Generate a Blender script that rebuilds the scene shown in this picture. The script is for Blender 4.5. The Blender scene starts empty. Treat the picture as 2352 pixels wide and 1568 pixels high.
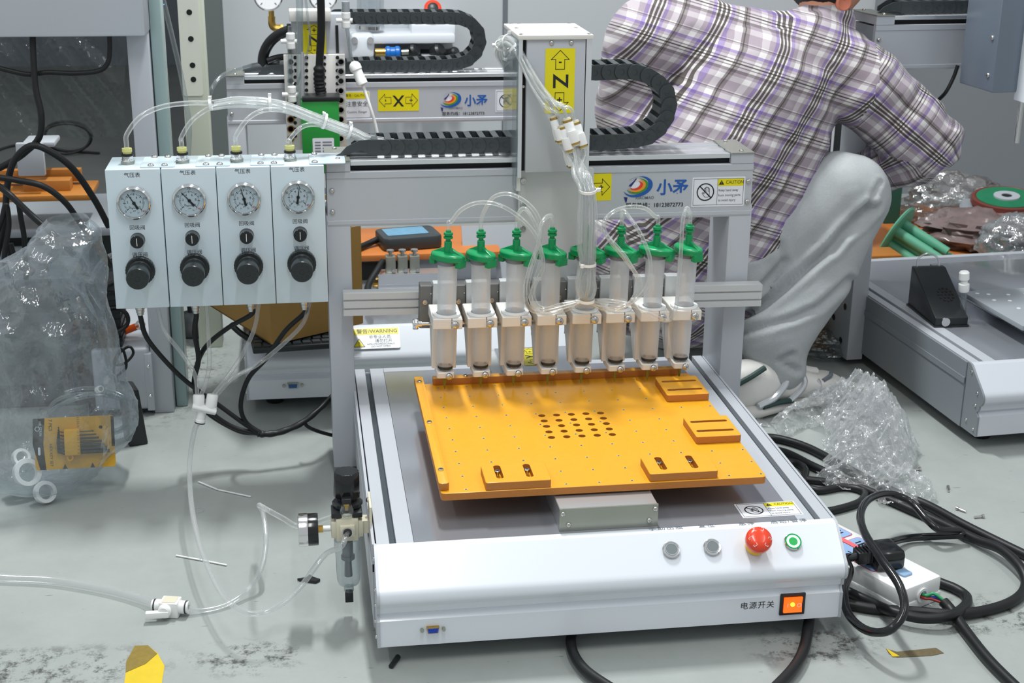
import bpy, bmesh, math, random
from mathutils import Vector, Matrix, Euler, noise
SC = bpy.context.scene
COL = SC.collection
V = Vector
PI = math.pi
random.seed(7)

# ---------------------------------------------------------------- camera
F_PX, CAM_ROT, CAM_POS = 3283.8, (1.2392, -0.01017, -0.14563), (-0.0819, -1.7342, 1.0449)
cam_data = bpy.data.cameras.new('camera')
cam = bpy.data.objects.new('camera', cam_data)
COL.objects.link(cam)
cam.location = CAM_POS
cam.rotation_euler = CAM_ROT
cam_data.sensor_width = 36.0
cam_data.lens = F_PX * 36.0 / 2352.0
cam_data.clip_start = 0.05
cam_data.clip_end = 60
cam_data.dof.use_dof = True
cam_data.dof.focus_distance = 2.2
cam_data.dof.aperture_fstop = 13.0
SC.camera = cam

# ---------------------------------------------------------------- world and lamps
world = bpy.data.worlds.new('world')
SC.world = world
world.use_nodes = True
world.node_tree.nodes['Background'].inputs[0].default_value = (0.93, 0.97, 1.0, 1)
world.node_tree.nodes['Background'].inputs[1].default_value = 0.50

def strip_lamp(x, y, z, length, width, power, color=(0.97, 1.0, 0.99)):
    d = bpy.data.lights.new('ceiling_tube_and_fill', 'AREA')
    d.shape = 'RECTANGLE'; d.size = length; d.size_y = width
    d.energy = power; d.color = color
    o = bpy.data.objects.new('ceiling_tube_and_fill', d)
    COL.objects.link(o); o.location = (x, y, z)
    return o
# fluorescent tubes running away from the camera; the weak side rows are added fill
for x, y, sy, w in ((0.20, 1.20, 0.5, 63), (0.10, -0.95, 1.3, 22), (-1.55, 0.9, 1.3, 7), (-1.55, -1.1, 1.3, 9), (1.9, 0.9, 1.3, 6), (1.9, -1.1, 1.3, 9)):
    strip_lamp(x, y, 2.75, 0.12, sy, w)

SC.view_settings.view_transform = 'Standard'
SC.view_settings.look = 'None'
SC.view_settings.exposure = 0.12
SC.view_settings.gamma = 1.0
SC.view_settings.use_curve_mapping = False
SC.cycles.transparent_max_bounces = 32
SC.cycles.max_bounces = 8

# ---------------------------------------------------------------- helpers
_R = Euler(CAM_ROT, 'XYZ').to_matrix()
_C = V(CAM_POS)
def PX(u, v, x=None, y=None, z=None):
    """world point seen at photo pixel (u, v) on a known plane x=, y= or z="""
    d = _R @ V(((u - 1176) / F_PX, -(v - 784) / F_PX, -1.0))
    if x is not None: t = (x - _C.x) / d.x
    elif y is not None: t = (y - _C.y) / d.y
    else: t = (z - _C.z) / d.z
    return _C + d * t

def lin(c):
    return tuple((v / 255 / 12.92 if v / 255 <= 0.04045 else ((v / 255 + 0.055) / 1.055) ** 2.4) for v in c)

def new_mat(name):
    m = bpy.data.materials.new(name); m.use_nodes = True
    nt = m.node_tree
    return m, nt, nt.nodes['Principled BSDF']

def mat(name, rgb, rough=0.5, metal=0.0, var=0.0, scale=30.0, bump=0.0, bscale=200.0, coat=0.0, spec=None, emit=None, estr=0.0, aniso=None):
    m, nt, b = new_mat(name)
    c = lin(rgb)
    b.inputs['Base Color'].default_value = (*c, 1)
    b.inputs['Roughness'].default_value = rough
    b.inputs['Metallic'].default_value = metal
    if coat: b.inputs['Coat Weight'].default_value = coat; b.inputs['Coat Roughness'].default_value = 0.1
    if spec is not None: b.inputs['Specular IOR Level'].default_value = spec
    if emit is not None:
        b.inputs['Emission Color'].default_value = (*lin(emit), 1); b.inputs['Emission Strength'].default_value = estr
    if var or bump:
        tc = nt.nodes.new('ShaderNodeTexCoord')
    if var:
        n = nt.nodes.new('ShaderNodeTexNoise'); n.inputs['Scale'].default_value = scale; n.inputs['Detail'].default_value = 5
        mp = nt.nodes.new('ShaderNodeMapping')
        if aniso: mp.inputs['Scale'].default_value = aniso
        nt.links.new(tc.outputs['Object'], mp.inputs[0]); nt.links.new(mp.outputs[0], n.inputs['Vector'])
        r = nt.nodes.new('ShaderNodeMix'); r.data_type = 'RGBA'
        r.inputs[6].default_value = (*[v * (1 - var) for v in c], 1)
        r.inputs[7].default_value = (*[min(1, v * (1 + var)) for v in c], 1)
        nt.links.new(n.outputs['Fac'], r.inputs[0]); nt.links.new(r.outputs[2], b.inputs['Base Color'])
    if bump:
        n2 = nt.nodes.new('ShaderNodeTexNoise'); n2.inputs['Scale'].default_value = bscale; n2.inputs['Detail'].default_value = 4
        nt.links.new(tc.outputs['Object'], n2.inputs['Vector'])
        bp = nt.nodes.new('ShaderNodeBump'); bp.inputs['Strength'].default_value = bump; bp.inputs['Distance'].default_value = 0.002
        nt.links.new(n2.outputs['Fac'], bp.inputs['Height']); nt.links.new(bp.outputs[0], b.inputs['Normal'])
    return m

def clear_mat(name, tint=(235, 240, 242), milk=(225, 230, 232), base=0.12, edge=0.55, rough=0.08, bump=0.0, bscale=40.0, blend=0.35, gloss=0.5):
    """thin clear plastic: transparent, with fresnel gloss and a little milky diffuse"""
    m = bpy.data.materials.new(name); m.use_nodes = True
    nt = m.node_tree; nt.nodes.clear()
    out = nt.nodes.new('ShaderNodeOutputMaterial')
    tr = nt.nodes.new('ShaderNodeBsdfTransparent'); tr.inputs[0].default_value = (*lin(tint), 1)
    df = nt.nodes.new('ShaderNodeBsdfDiffuse'); df.inputs[0].default_value = (*lin(milk), 1)
    tl = nt.nodes.new('ShaderNodeBsdfTranslucent'); tl.inputs[0].default_value = (*lin(milk), 1)
    md = nt.nodes.new('ShaderNodeMixShader'); md.inputs[0].default_value = 0.50
    nt.links.new(df.outputs[0], md.inputs[1]); nt.links.new(tl.outputs[0], md.inputs[2])
    gl = nt.nodes.new('ShaderNodeBsdfGlossy'); gl.inputs['Roughness'].default_value = rough
    mg = nt.nodes.new('ShaderNodeMixShader'); mg.inputs[0].default_value = gloss
    nt.links.new(md.outputs[0], mg.inputs[1]); nt.links.new(gl.outputs[0], mg.inputs[2])
    lw = nt.nodes.new('ShaderNodeLayerWeight'); lw.inputs['Blend'].default_value = blend
    mr = nt.nodes.new('ShaderNodeMapRange'); mr.inputs['To Min'].default_value = base; mr.inputs['To Max'].default_value = edge
    nt.links.new(lw.outputs['Facing'], mr.inputs[0])
    mx = nt.nodes.new('ShaderNodeMixShader')
    nt.links.new(mr.outputs[0], mx.inputs[0]); nt.links.new(tr.outputs[0], mx.inputs[1]); nt.links.new(mg.outputs[0], mx.inputs[2])
    nt.links.new(mx.outputs[0], out.inputs[0])
    if bump:
        tc = nt.nodes.new('ShaderNodeTexCoord')
        n2 = nt.nodes.new('ShaderNodeTexNoise'); n2.inputs['Scale'].default_value = bscale; n2.inputs['Detail'].default_value = 3
        nt.links.new(tc.outputs['Object'], n2.inputs['Vector'])
        bp = nt.nodes.new('ShaderNodeBump'); bp.inputs['Strength'].default_value = bump; bp.inputs['Distance'].default_value = 0.01
        nt.links.new(n2.outputs['Fac'], bp.inputs['Height'])
        for s in (gl, df, lw): nt.links.new(bp.outputs[0], s.inputs['Normal'])
    return m

def frame(axis, up=None):
    a = V(axis).normalized()
    t = V(up) if up is not None else (V((0, 0, 1)) if abs(a.z) < 0.9 else V((1, 0, 0)))
    s = t.cross(a).normalized(); u = a.cross(s).normalized()
    return s, u, a

class MB:
    """collects shapes into ONE mesh"""
    def __init__(s): s.v = []; s.f = []; s.uv = None
    def add(s, vs, fs):
        o = len(s.v); s.v += [tuple(p) for p in vs]; s.f += [tuple(i + o for i in f) for f in fs]; return s
    def box(s, x0, x1, y0, y1, z0, z1):
        return s.add([(x0,y0,z0),(x1,y0,z0),(x1,y1,z0),(x0,y1,z0),(x0,y0,z1),(x1,y0,z1),(x1,y1,z1),(x0,y1,z1)],
                     [(0,3,2,1),(4,5,6,7),(0,1,5,4),(1,2,6,5),(2,3,7,6),(3,0,4,7)])
    def obox(s, c, ax, ay, az, hx, hy, hz):
        c = V(c); ax, ay, az = V(ax) * hx, V(ay) * hy, V(az) * hz
        vs = [c + ax * i + ay * j + az * k for k in (-1, 1) for (i, j) in ((-1,-1),(1,-1),(1,1),(-1,1))]
        return s.add(vs, [(0,3,2,1),(4,5,6,7),(0,1,5,4),(1,2,6,5),(2,3,7,6),(3,0,4,7)])
    def cyl(s, p0, p1, r0, r1=None, n=16, cap0=True, cap1=True, ph=0.0):
        r1 = r0 if r1 is None else r1
        p0, p1 = V(p0), V(p1); a, b, _ = frame(p1 - p0)
        ring = lambda p, r: [p + a * (r * math.cos(2*PI*i/n+ph)) + b * (r * math.sin(2*PI*i/n+ph)) for i in range(n)]
        vs = ring(p0, r0) + ring(p1, r1)
        fs = [((i+1) % n, i, n + i, n + (i+1) % n) for i in range(n)]
        if cap0: fs.append(tuple(range(n)))
        if cap1: fs.append(tuple(reversed(range(n, 2*n))))
        return s.add(vs, [tuple(reversed(f)) for f in fs])
    def lathe(s, prof, origin, axis, n=24, up=None, closed=False):
        """prof: list of (radius, height along axis)"""
        o = V(origin); a, b, c = frame(axis, up)
        vs, fs = [], []
        for r, h in prof:
            r = max(r, 1e-5)
            vs += [o + c * h + a * (r * math.cos(2*PI*i/n)) + b * (r * math.sin(2*PI*i/n)) for i in range(n)]
        m = len(prof)
        for k in range(m - 1 if not closed else m):
            k2 = (k + 1) % m
            for i in range(n):
                j = (i + 1) % n
                fs.append((k*n+i, k*n+j, k2*n+j, k2*n+i))
        if not closed:
            fs.append(tuple(reversed(range(n)))); fs.append(tuple(range((m-1)*n, m*n)))
        return s.add(vs, fs)
    def prism(s, poly, origin, ax, ay, an, t):
        """poly [(a,b)] in the plane origin + a*ax + b*ay, extruded by t along an"""
        o, ax, ay, an = V(origin), V(ax), V(ay), V(an)
        n = len(poly)
        vs = [o + ax*a + ay*b for a, b in poly] + [o + ax*a + ay*b + an*t for a, b in poly]
        fs = [tuple(reversed(range(n))), tuple(range(n, 2*n))] + [(i, (i+1) % n, n + (i+1) % n, n + i) for i in range(n)]
        return s.add(vs, fs)
    def ring(s, c, axis, r_in, r_out, t, n=32):
        return s.lathe([(r_in, 0), (r_out, 0), (r_out, t), (r_in, t)], c, axis, n, closed=True)
    def sphere(s, c, r, n=12, m=8, sc=(1, 1, 1)):
        c = V(c); vs, fs = [], []
        vs.append(c + V((0, 0, r * sc[2])))
        for k in range(1, m):
            t = PI * k / m
            for i in range(n):
                p = 2*PI*i/n
                vs.append(c + V((r*sc[0]*math.sin(t)*math.cos(p), r*sc[1]*math.sin(t)*math.sin(p), r*sc[2]*math.cos(t))))
        vs.append(c - V((0, 0, r * sc[2])))
        L = len(vs) - 1
        for i in range(n): fs.append((0, 1 + i, 1 + (i+1) % n))
        for k in range(m - 2):
            for i in range(n):
                a = 1 + k*n; j = (i+1) % n
                fs.append((a + i, a + n + i, a + n + j, a + j))
        for i in range(n): fs.append((L, 1 + (m-2)*n + (i+1) % n, 1 + (m-2)*n + i))
        return s.add(vs, fs)
    def tube(s, pts, r, n=8, hollow=0.0):
        """pts: smooth path; r: number or per-point function of t"""
        pts = [V(p) for p in pts]; m = len(pts)
        rf = r if callable(r) else (lambda t: r)
        T = [(pts[min(i+1, m-1)] - pts[max(i-1, 0)]).normalized() for i in range(m)]
        a, b, _ = frame(T[0]); vs = []
        for i in range(m):
            if i:
                a = (a - T[i] * a.dot(T[i])).normalized(); b = T[i].cross(a).normalized()
            q = rf(i / (m - 1))
            vs += [pts[i] + a * (q * math.cos(2*PI*k/n)) + b * (q * math.sin(2*PI*k/n)) for k in range(n)]
        fs = []
        for i in range(m - 1):
            for k in range(n):
                j = (k+1) % n
                fs.append((i*n+k, i*n+j, (i+1)*n+j, (i+1)*n+k))
        fs.append(tuple(reversed(range(n)))); fs.append(tuple(range((m-1)*n, m*n)))
        return s.add(vs, fs)
    def mesh(s, name, bevel=0.0, seg=2, ang=35):
        me = bpy.data.meshes.new(name)
        me.from_pydata(s.v, [], s.f)
        bm = bmesh.new(); bm.from_mesh(me)
        bmesh.ops.recalc_face_normals(bm, faces=bm.faces)
        if bevel:
            bmesh.ops.remove_doubles(bm, verts=bm.verts, dist=1e-6)
            es = [e for e in bm.edges if len(e.link_faces) == 2 and e.calc_face_angle(0) > math.radians(30)]
            bmesh.ops.bevel(bm, geom=es, offset=bevel, segments=seg, profile=0.5, affect='EDGES', clamp_overlap=True)
        bm.to_mesh(me); bm.free()
        me.polygons.foreach_set('use_smooth', [True] * len(me.polygons))
        me.update()
        me.set_sharp_from_angle(angle=math.radians(ang))
        return me
    def build(s, name, m, parent=None, bevel=0.0, seg=2, ang=35):
        return link(name, s.mesh(name, bevel, seg, ang), m, parent)

def link(name, me, m, parent=None):
    o = bpy.data.objects.new(name, me); COL.objects.link(o)
    if m is not None and not me.materials: me.materials.append(m)
    if parent is not None: o.parent = parent
    return o

def tag(o, label, cat, group=None, kind=None):
    o['label'] = label; o['category'] = cat
    if group: o['group'] = group
    if kind: o['kind'] = kind
    return o

def thing(name, label, cat, loc=(0, 0, 0), rz=0.0, group=None):
    o = bpy.data.objects.new(name, None); COL.objects.link(o)
    o.location = loc; o.rotation_euler = (0, 0, rz); o.empty_display_size = 0.02
    return tag(o, label, cat, group)

def struct(o):
    o['kind'] = 'structure'; return o

def spline(pts, k=8):
    """Catmull-Rom through pts"""
    P = [V(p) for p in pts]; out = []
    P = [P[0] * 2 - P[1]] + P + [P[-1] * 2 - P[-2]]
    for i in range(1, len(P) - 2):
        a, b, c, d = P[i-1:i+3]
        for j in range(k):
            t = j / k
            out.append(0.5 * ((2*b) + (c - a)*t + (2*a - 5*b + 4*c - d)*t*t + (3*b - a - 3*c + d)*t**3))
    out.append(P[-2])
    return out

def tube_obj(name, pts, r, m, label=None, cat=None, group=None, parent=None, k=8, n=8):
    o = MB().tube(spline(pts, k), r, n).build(name, m, parent, ang=60)
    if label: tag(o, label, cat, group)
    return o

_fonts = {}
def text(s, size, m, parent, loc, right=(1, 0, 0), up=(0, 0, 1), align='CENTER', name='lettering', bold=0.0, wscale=1.0, spacing=1.0):
    c = bpy.data.curves.new(name, 'FONT')
    c.body = s; c.size = size; c.align_x = align; c.align_y = 'CENTER'; c.offset = bold; c.resolution_u = 3
    c.space_character = spacing
    t = bpy.data.objects.new(name, c); COL.objects.link(t)
    dg = bpy.context.evaluated_depsgraph_get()
    me = bpy.data.meshes.new_from_object(t.evaluated_get(dg))
    bpy.data.objects.remove(t); bpy.data.curves.remove(c)
    o = link(name, me, None, parent)
    me.materials.clear(); me.materials.append(m)
    r, u = V(right).normalized(), V(up).normalized(); n = r.cross(u)
    M = Matrix((( r.x*wscale, u.x, n.x, loc[0]), (r.y*wscale, u.y, n.y, loc[1]), (r.z*wscale, u.z, n.z, loc[2]), (0, 0, 0, 1)))
    me.transform(M)
    return o

def flat(name, poly, o, ax, ay, m, parent, t=0.0004):
    """thin sticker / printed shape"""
    ax, ay = V(ax), V(ay)
    return MB().prism(poly, o, ax, ay, ax.cross(ay), t).build(name, m, parent)

def rrect(w, h, r, k=4, cx=0.0, cy=0.0):
    out = []
    for sx, sy, a0 in ((1, 1, 0), (-1, 1, 90), (-1, -1, 180), (1, -1, 270)):
        for i in range(k + 1):
            a = math.radians(a0 + 90 * i / k)
            out.append((cx + sx * (w/2 - r) + r * math.cos(a), cy + sy * (h/2 - r) + r * math.sin(a)))
    return out
def rect(x0, x1, y0, y1): return [(x0, y0), (x1, y0), (x1, y1), (x0, y1)]
def disc(r, n=24, cx=0, cy=0): return [(cx + r*math.cos(2*PI*i/n), cy + r*math.sin(2*PI*i/n)) for i in range(n)]

def copy_tree(o, parent=None):
    c = o.copy(); COL.objects.link(c); c.parent = parent
    for ch in list(o.children): copy_tree(ch, c)
    return c

def fuse(mb, voxel, smooth=6, fac=0.5):
    """remesh overlapping closed shapes into one continuous skin"""
    me = mb.mesh('tmp'); o = link('tmp', me, None)
    r = o.modifiers.new('r', 'REMESH'); r.mode = 'VOXEL'; r.voxel_size = voxel; r.use_smooth_shade = True
    if smooth:
        sm = o.modifiers.new('s', 'SMOOTH'); sm.factor = fac; sm.iterations = smooth
    dg = bpy.context.evaluated_depsgraph_get()
    out = bpy.data.meshes.new_from_object(o.evaluated_get(dg))
    bpy.data.objects.remove(o); bpy.data.meshes.remove(me)
    out.polygons.foreach_set('use_smooth', [True] * len(out.polygons))
    return out

# ---------------------------------------------------------------- materials
M = {}
M['white_paint'] = mat('white_paint', (222, 227, 234), 0.24, 0, coat=0.3)
M['grey_paint'] = mat('grey_paint', (186, 190, 197), 0.42, 0.15, var=0.03, scale=8)
M['side_grey'] = mat('side_grey', (150, 156, 162), 0.5, 0.1)
M['alu'] = mat('alu', (205, 208, 212), 0.32, 0.75, var=0.04, scale=40, aniso=(0.1, 1, 1))
M['alu_bright'] = mat('alu_bright', (232, 235, 238), 0.22, 0.8)
M['alu_matte'] = mat('alu_matte', (203, 205, 206), 0.45, 0.3, bump=0.05, bscale=600)
M['alu_white'] = mat('alu_white', (222, 220, 216), 0.45, 0.15, bump=0.04, bscale=700)
M['steel'] = mat('steel', (168, 170, 160), 0.35, 0.8, var=0.12, scale=12)
M['chrome'] = mat('chrome', (225, 225, 225), 0.12, 1.0)
M['screw'] = mat('screw', (205, 203, 200), 0.18, 1.0)
M['brass'] = mat('brass', (196, 160, 84), 0.28, 1.0)
M['mint'] = mat('mint', (203, 218, 226), 0.2, 0.0, coat=0.4)
M['black'] = mat('black', (30, 33, 35), 0.38)
M['black_gloss'] = mat('black_gloss', (22, 24, 26), 0.16)
M['rubber'] = mat('rubber', (26, 28, 29), 0.42, spec=0.35)
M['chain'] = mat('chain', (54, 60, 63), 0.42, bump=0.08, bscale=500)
M['dark'] = mat('dark', (12, 13, 14), 0.7)
M['groove'] = mat('groove', (70, 80, 86), 0.5, 0.3)
M['plate'] = mat('plate', (170, 174, 182), 0.14, 0.55, var=0.05, scale=5, coat=0.3)
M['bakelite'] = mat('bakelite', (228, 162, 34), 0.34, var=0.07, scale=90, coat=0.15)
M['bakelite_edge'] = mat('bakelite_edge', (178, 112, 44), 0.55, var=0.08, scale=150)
M['bakelite_dark'] = mat('bakelite_dark', (176, 112, 40), 0.5, var=0.10, scale=120)
M['green'] = mat('green', (10, 142, 84), 0.28)
M['box_green'] = mat('box_green', (34, 140, 56), 0.4, var=0.04)
M['white_plastic'] = mat('white_plastic', (232, 233, 232), 0.35)
M['ivory'] = mat('ivory', (214, 208, 186), 0.4)
M['yellow'] = mat('yellow', (228, 214, 8), 0.4)
M['label_white'] = mat('label_white', (226, 229, 236), 0.35)
M['ink'] = mat('ink', (24, 26, 28), 0.5)
M['ink_blue'] = mat('ink_blue', (24, 86, 168), 0.4)
M['ink_cyan'] = mat('ink_cyan', (40, 130, 200), 0.4)
M['ink_green'] = mat('ink_green', (60, 140, 60), 0.4)
M['ink_red'] = mat('ink_red', (220, 60, 40), 0.4)
M['ink_orange'] = mat('ink_orange', (236, 150, 30), 0.4)
M['ink_navy'] = mat('ink_navy', (34, 40, 120), 0.4)
M['ink_grey'] = mat('ink_grey', (110, 116, 124), 0.5)
M['red_plastic'] = mat('red_plastic', (226, 62, 24), 0.25, coat=0.3)
M['yellow_plastic'] = mat('yellow_plastic', (236, 176, 20), 0.3)
M['tube'] = clear_mat('tube', tint=(249, 250, 250), milk=(250, 252, 252), base=0.15, edge=0.78, rough=0.10, blend=0.42, gloss=0.45)
M['tube_dim'] = clear_mat('tube_dim', base=0.16, edge=0.6, rough=0.15, milk=(190, 196, 196), blend=0.45)
M['pp'] = clear_mat('pp', tint=(250, 251, 252), milk=(248, 250, 253), base=0.31, edge=0.70, rough=0.22, gloss=0.2)
M['acrylic'] = clear_mat('acrylic', base=0.07, edge=0.7, rough=0.04, gloss=0.7)
M['bowl'] = clear_mat('bowl', base=0.12, edge=0.75, rough=0.04, gloss=0.6, blend=0.4)
M['film'] = clear_mat('film', tint=(242, 245, 246), milk=(215, 222, 226), base=0.10, edge=0.55, rough=0.12, bump=0.9, bscale=26, blend=0.3, gloss=0.6)
M['wrap'] = clear_mat('wrap', tint=(250, 251, 252), milk=(250, 252, 253), base=0.25, edge=0.75, rough=0.12, bump=0.8, bscale=70, blend=0.45, gloss=0.48)
M['tie'] = mat('tie', (236, 238, 238), 0.35)
M['cable_tie_clear'] = clear_mat('cable_tie_clear', base=0.45, edge=0.8, rough=0.2)
M['cardboard'] = mat('cardboard', (158, 122, 62), 0.8, var=0.06, scale=20)
M['wood_orange'] = mat('wood_orange', (190, 112, 50), 0.5, var=0.10, scale=40)
# ---------------------------------------------------------------- shared small parts
def pan_screw(c, axis, r, m=None, parent=None, name='screw', cross=True):
    """pan-head screw with a recessed cross"""
    key = ('pan', round(r, 5))
    if key not in _fonts:
        b = MB().lathe([(r, 0), (r, 0.25*r), (0.9*r, 0.5*r), (0.62*r, 0.72*r), (0.3*r, 0.8*r), (0.3*r, 0.45*r)], (0, 0, 0), (0, 0, 1), 14)
        b.box(-0.55*r, 0.55*r, -0.1*r, 0.1*r, 0.4*r, 0.835*r); b.box(-0.1*r, 0.1*r, -0.55*r, 0.55*r, 0.4*r, 0.835*r)
        me = b.mesh('screw'); me.materials.append(M['screw']); _fonts[key] = me
    o = link(name, _fonts[key], None, parent)
    s, u, a = frame(axis)
    o.matrix_local = Matrix(((s.x, u.x, a.x, c[0]), (s.y, u.y, a.y, c[1]), (s.z, u.z, a.z, c[2]), (0, 0, 0, 1)))
    return o
def hex_screw(c, axis, r, parent=None, name='screw'):
    """socket-head screw: a ring with a dark hex socket"""
    key = ('hex', round(r, 5))
    if key not in _fonts:
        b = MB().lathe([(r, 0), (r, 0.5*r), (0.9*r, 0.62*r), (0.55*r, 0.62*r), (0.5*r, 0.1*r), (0.01*r, 0.1*r)], (0, 0, 0), (0, 0, 1), 12)
        me = b.mesh('screw'); me.materials.append(M['screw']); _fonts[key] = me
    o = link(name, _fonts[key], None, parent)
    s, u, a = frame(axis)
    o.matrix_local = Matrix(((s.x, u.x, a.x, c[0]), (s.y, u.y, a.y, c[1]), (s.z, u.z, a.z, c[2]), (0, 0, 0, 1)))
    return o

def outline(poly, w):
    """closed line of width w as quads; returns list of quads"""
    out = []; n = len(poly)
    for i in range(n):
        a, b = V((*poly[i], 0)), V((*poly[(i+1) % n], 0)); d = (b - a).normalized(); p = V((-d.y, d.x, 0)) * w / 2; e = d * w / 2
        out.append([tuple((a - e + p)[:2]), tuple((a - e - p)[:2]), tuple((b + e - p)[:2]), tuple((b + e + p)[:2])])
    return out
def strokes(quads, o, ax, ay, m, parent, name='lettering', t=0.0003):
    b = MB(); ax, ay = V(ax), V(ay)
    for q in quads: b.prism(q, o, ax, ay, ax.cross(ay), t)
    return b.build(name, m, parent)
def polyline(pts, w):
    return outline(pts, w)[:-1]

HAND = [(-.30,-.10),(-.22,-.02),(-.12,-.18),(-.10,.30),(-.04,.36),(.0,.32),(.0,.40),(.08,.46),(.12,.40),(.16,.46),(.24,.42),(.26,.34),(.32,.34),(.36,.26),(.36,-.30),(.24,-.46),(-.02,-.46),(-.18,-.28)]
def caution_label(parent, o, ax, ay, w, h, print_mat='ink', head='CAUTION', lines=('Keep hand away', 'from moving parts', 'to avoid injury')):
    """prohibition hand pictogram on the left, yellow caution bar and three lines on the right; o = centre"""
    o, ax, ay = V(o), V(ax).normalized(), V(ay).normalized(); n = ax.cross(ay)
    L = flat('caution_label', rrect(w, h, 0.0015), o, ax, ay, M['label_white'], parent, 0.0004)
    e = n * 0.0004
    m = M[print_mat]
    x0, x1, y0, y1 = -w*.47, w*.47, -h*.44, h*.44; xm = -w*.02
    strokes(outline(rect(x0, x1, y0, y1), .0005) + polyline([(xm, y0), (xm, y1)], .0005), o + e, ax, ay, m, L, 'frame_line')
    flat('caution_bar', rect(xm + .0004, x1 - .0004, h*.19, y1 - .0004), o + e, ax, ay, M['yellow'], L, .0002)
    e2 = n * 0.0007
    r = h * .30; cx = (x0 + xm) / 2
    q = []
    for i in range(40):
        a, b = 2*PI*i/40, 2*PI*(i+1)/40
        q.append([(cx + r*math.cos(a), r*math.sin(a)), (cx + r*math.cos(b), r*math.sin(b)), (cx + r*.87*math.cos(b), r*.87*math.sin(b)), (cx + r*.87*math.cos(a), r*.87*math.sin(a))])
    d = r * .66
    q += polyline([(cx - d, d), (cx + d, -d)], r*.13)
    s = r * 1.25
    q += outline([(cx + s*a*1.0, s*b) for a, b in HAND], r*.05)
    for fx in (.0, .12, .25): q += polyline([(cx + s*fx, s*.36), (cx + s*fx, s*.02)], r*.045)
    strokes(q, o + e, ax, ay, m, L, 'no_hand_symbol')
    tx, ty, th = xm + w*.07, h*.315, h*.15
    strokes([[(tx - th*.6, ty - th*.5), (tx + th*.6, ty - th*.5), (tx, ty + th*.55)]], o + e2, ax, ay, M['ink'], L, 'warning_triangle')
    p = o + n*0.0011 + ax*tx + ay*(ty - th*.05); text('!', th*.85, M['yellow'], L, p, ax, ay)
    p = o + n*0.0008 + ax*((tx + th + x1)/2) + ay*ty; text(head, h*.165, m, L, p, ax, ay, wscale=.82)
    for i, s_ in enumerate(lines):
        p = o + n*0.0006 + ax*(xm + w*.02) + ay*(h*(.05 - .17*i)); text(s_, h*.125, m, L, p, ax, ay, align='LEFT', wscale=.82)
    return L

def arrow_poly(w, h):
    """upright block arrow, centred"""
    return [(-w/2, h*.02), (0, h/2), (w/2, h*.02), (w*.25, h*.02), (w*.25, -h/2), (-w*.25, -h/2), (-w*.25, h*.02)]
def axis_label(parent, o, ax, ay, w, h, letter, s1='-', s2='+', rot=0):
    """yellow axis sticker: letter in the middle, block arrows pointing away on both ends (long side along ay)"""
    o, ax, ay = V(o), V(ax).normalized(), V(ay).normalized(); n = ax.cross(ay)
    L = flat(letter.lower() + '_axis_label', rrect(w, h, w*.04), o, ax, ay, M['yellow'], parent, 0.0004)
    e = n * 0.0004
    aw, ah = w*.60, h*.29
    up = [(a, b + h*.325) for a, b in arrow_poly(aw, ah)]; dn = [(-a, -b - h*.325) for a, b in arrow_poly(aw, ah)]
    strokes(outline(up, w*.02), o + e, ax, ay, M['ink'], L, 'arrow'); strokes(outline(dn, w*.02), o + e, ax, ay, M['ink'], L, 'arrow')
    lx, ly = ax, ay
    if rot: lx, ly = ay * -1, ax
    text(letter, w*.72, M['ink'], L, o + e*1.6, lx, ly, bold=w*.012)
    bx, by = (ay, ax * -1) if rot == 0 else (lx, ly)
    text(s1, w*.34, M['ink'], L, o + e*1.6 + ay*(h*.30), ax, ay, bold=w*.006)
    text(s2, w*.34, M['ink'], L, o + e*1.6 - ay*(h*.30), ax, ay, bold=w*.006)
    return L

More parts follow.
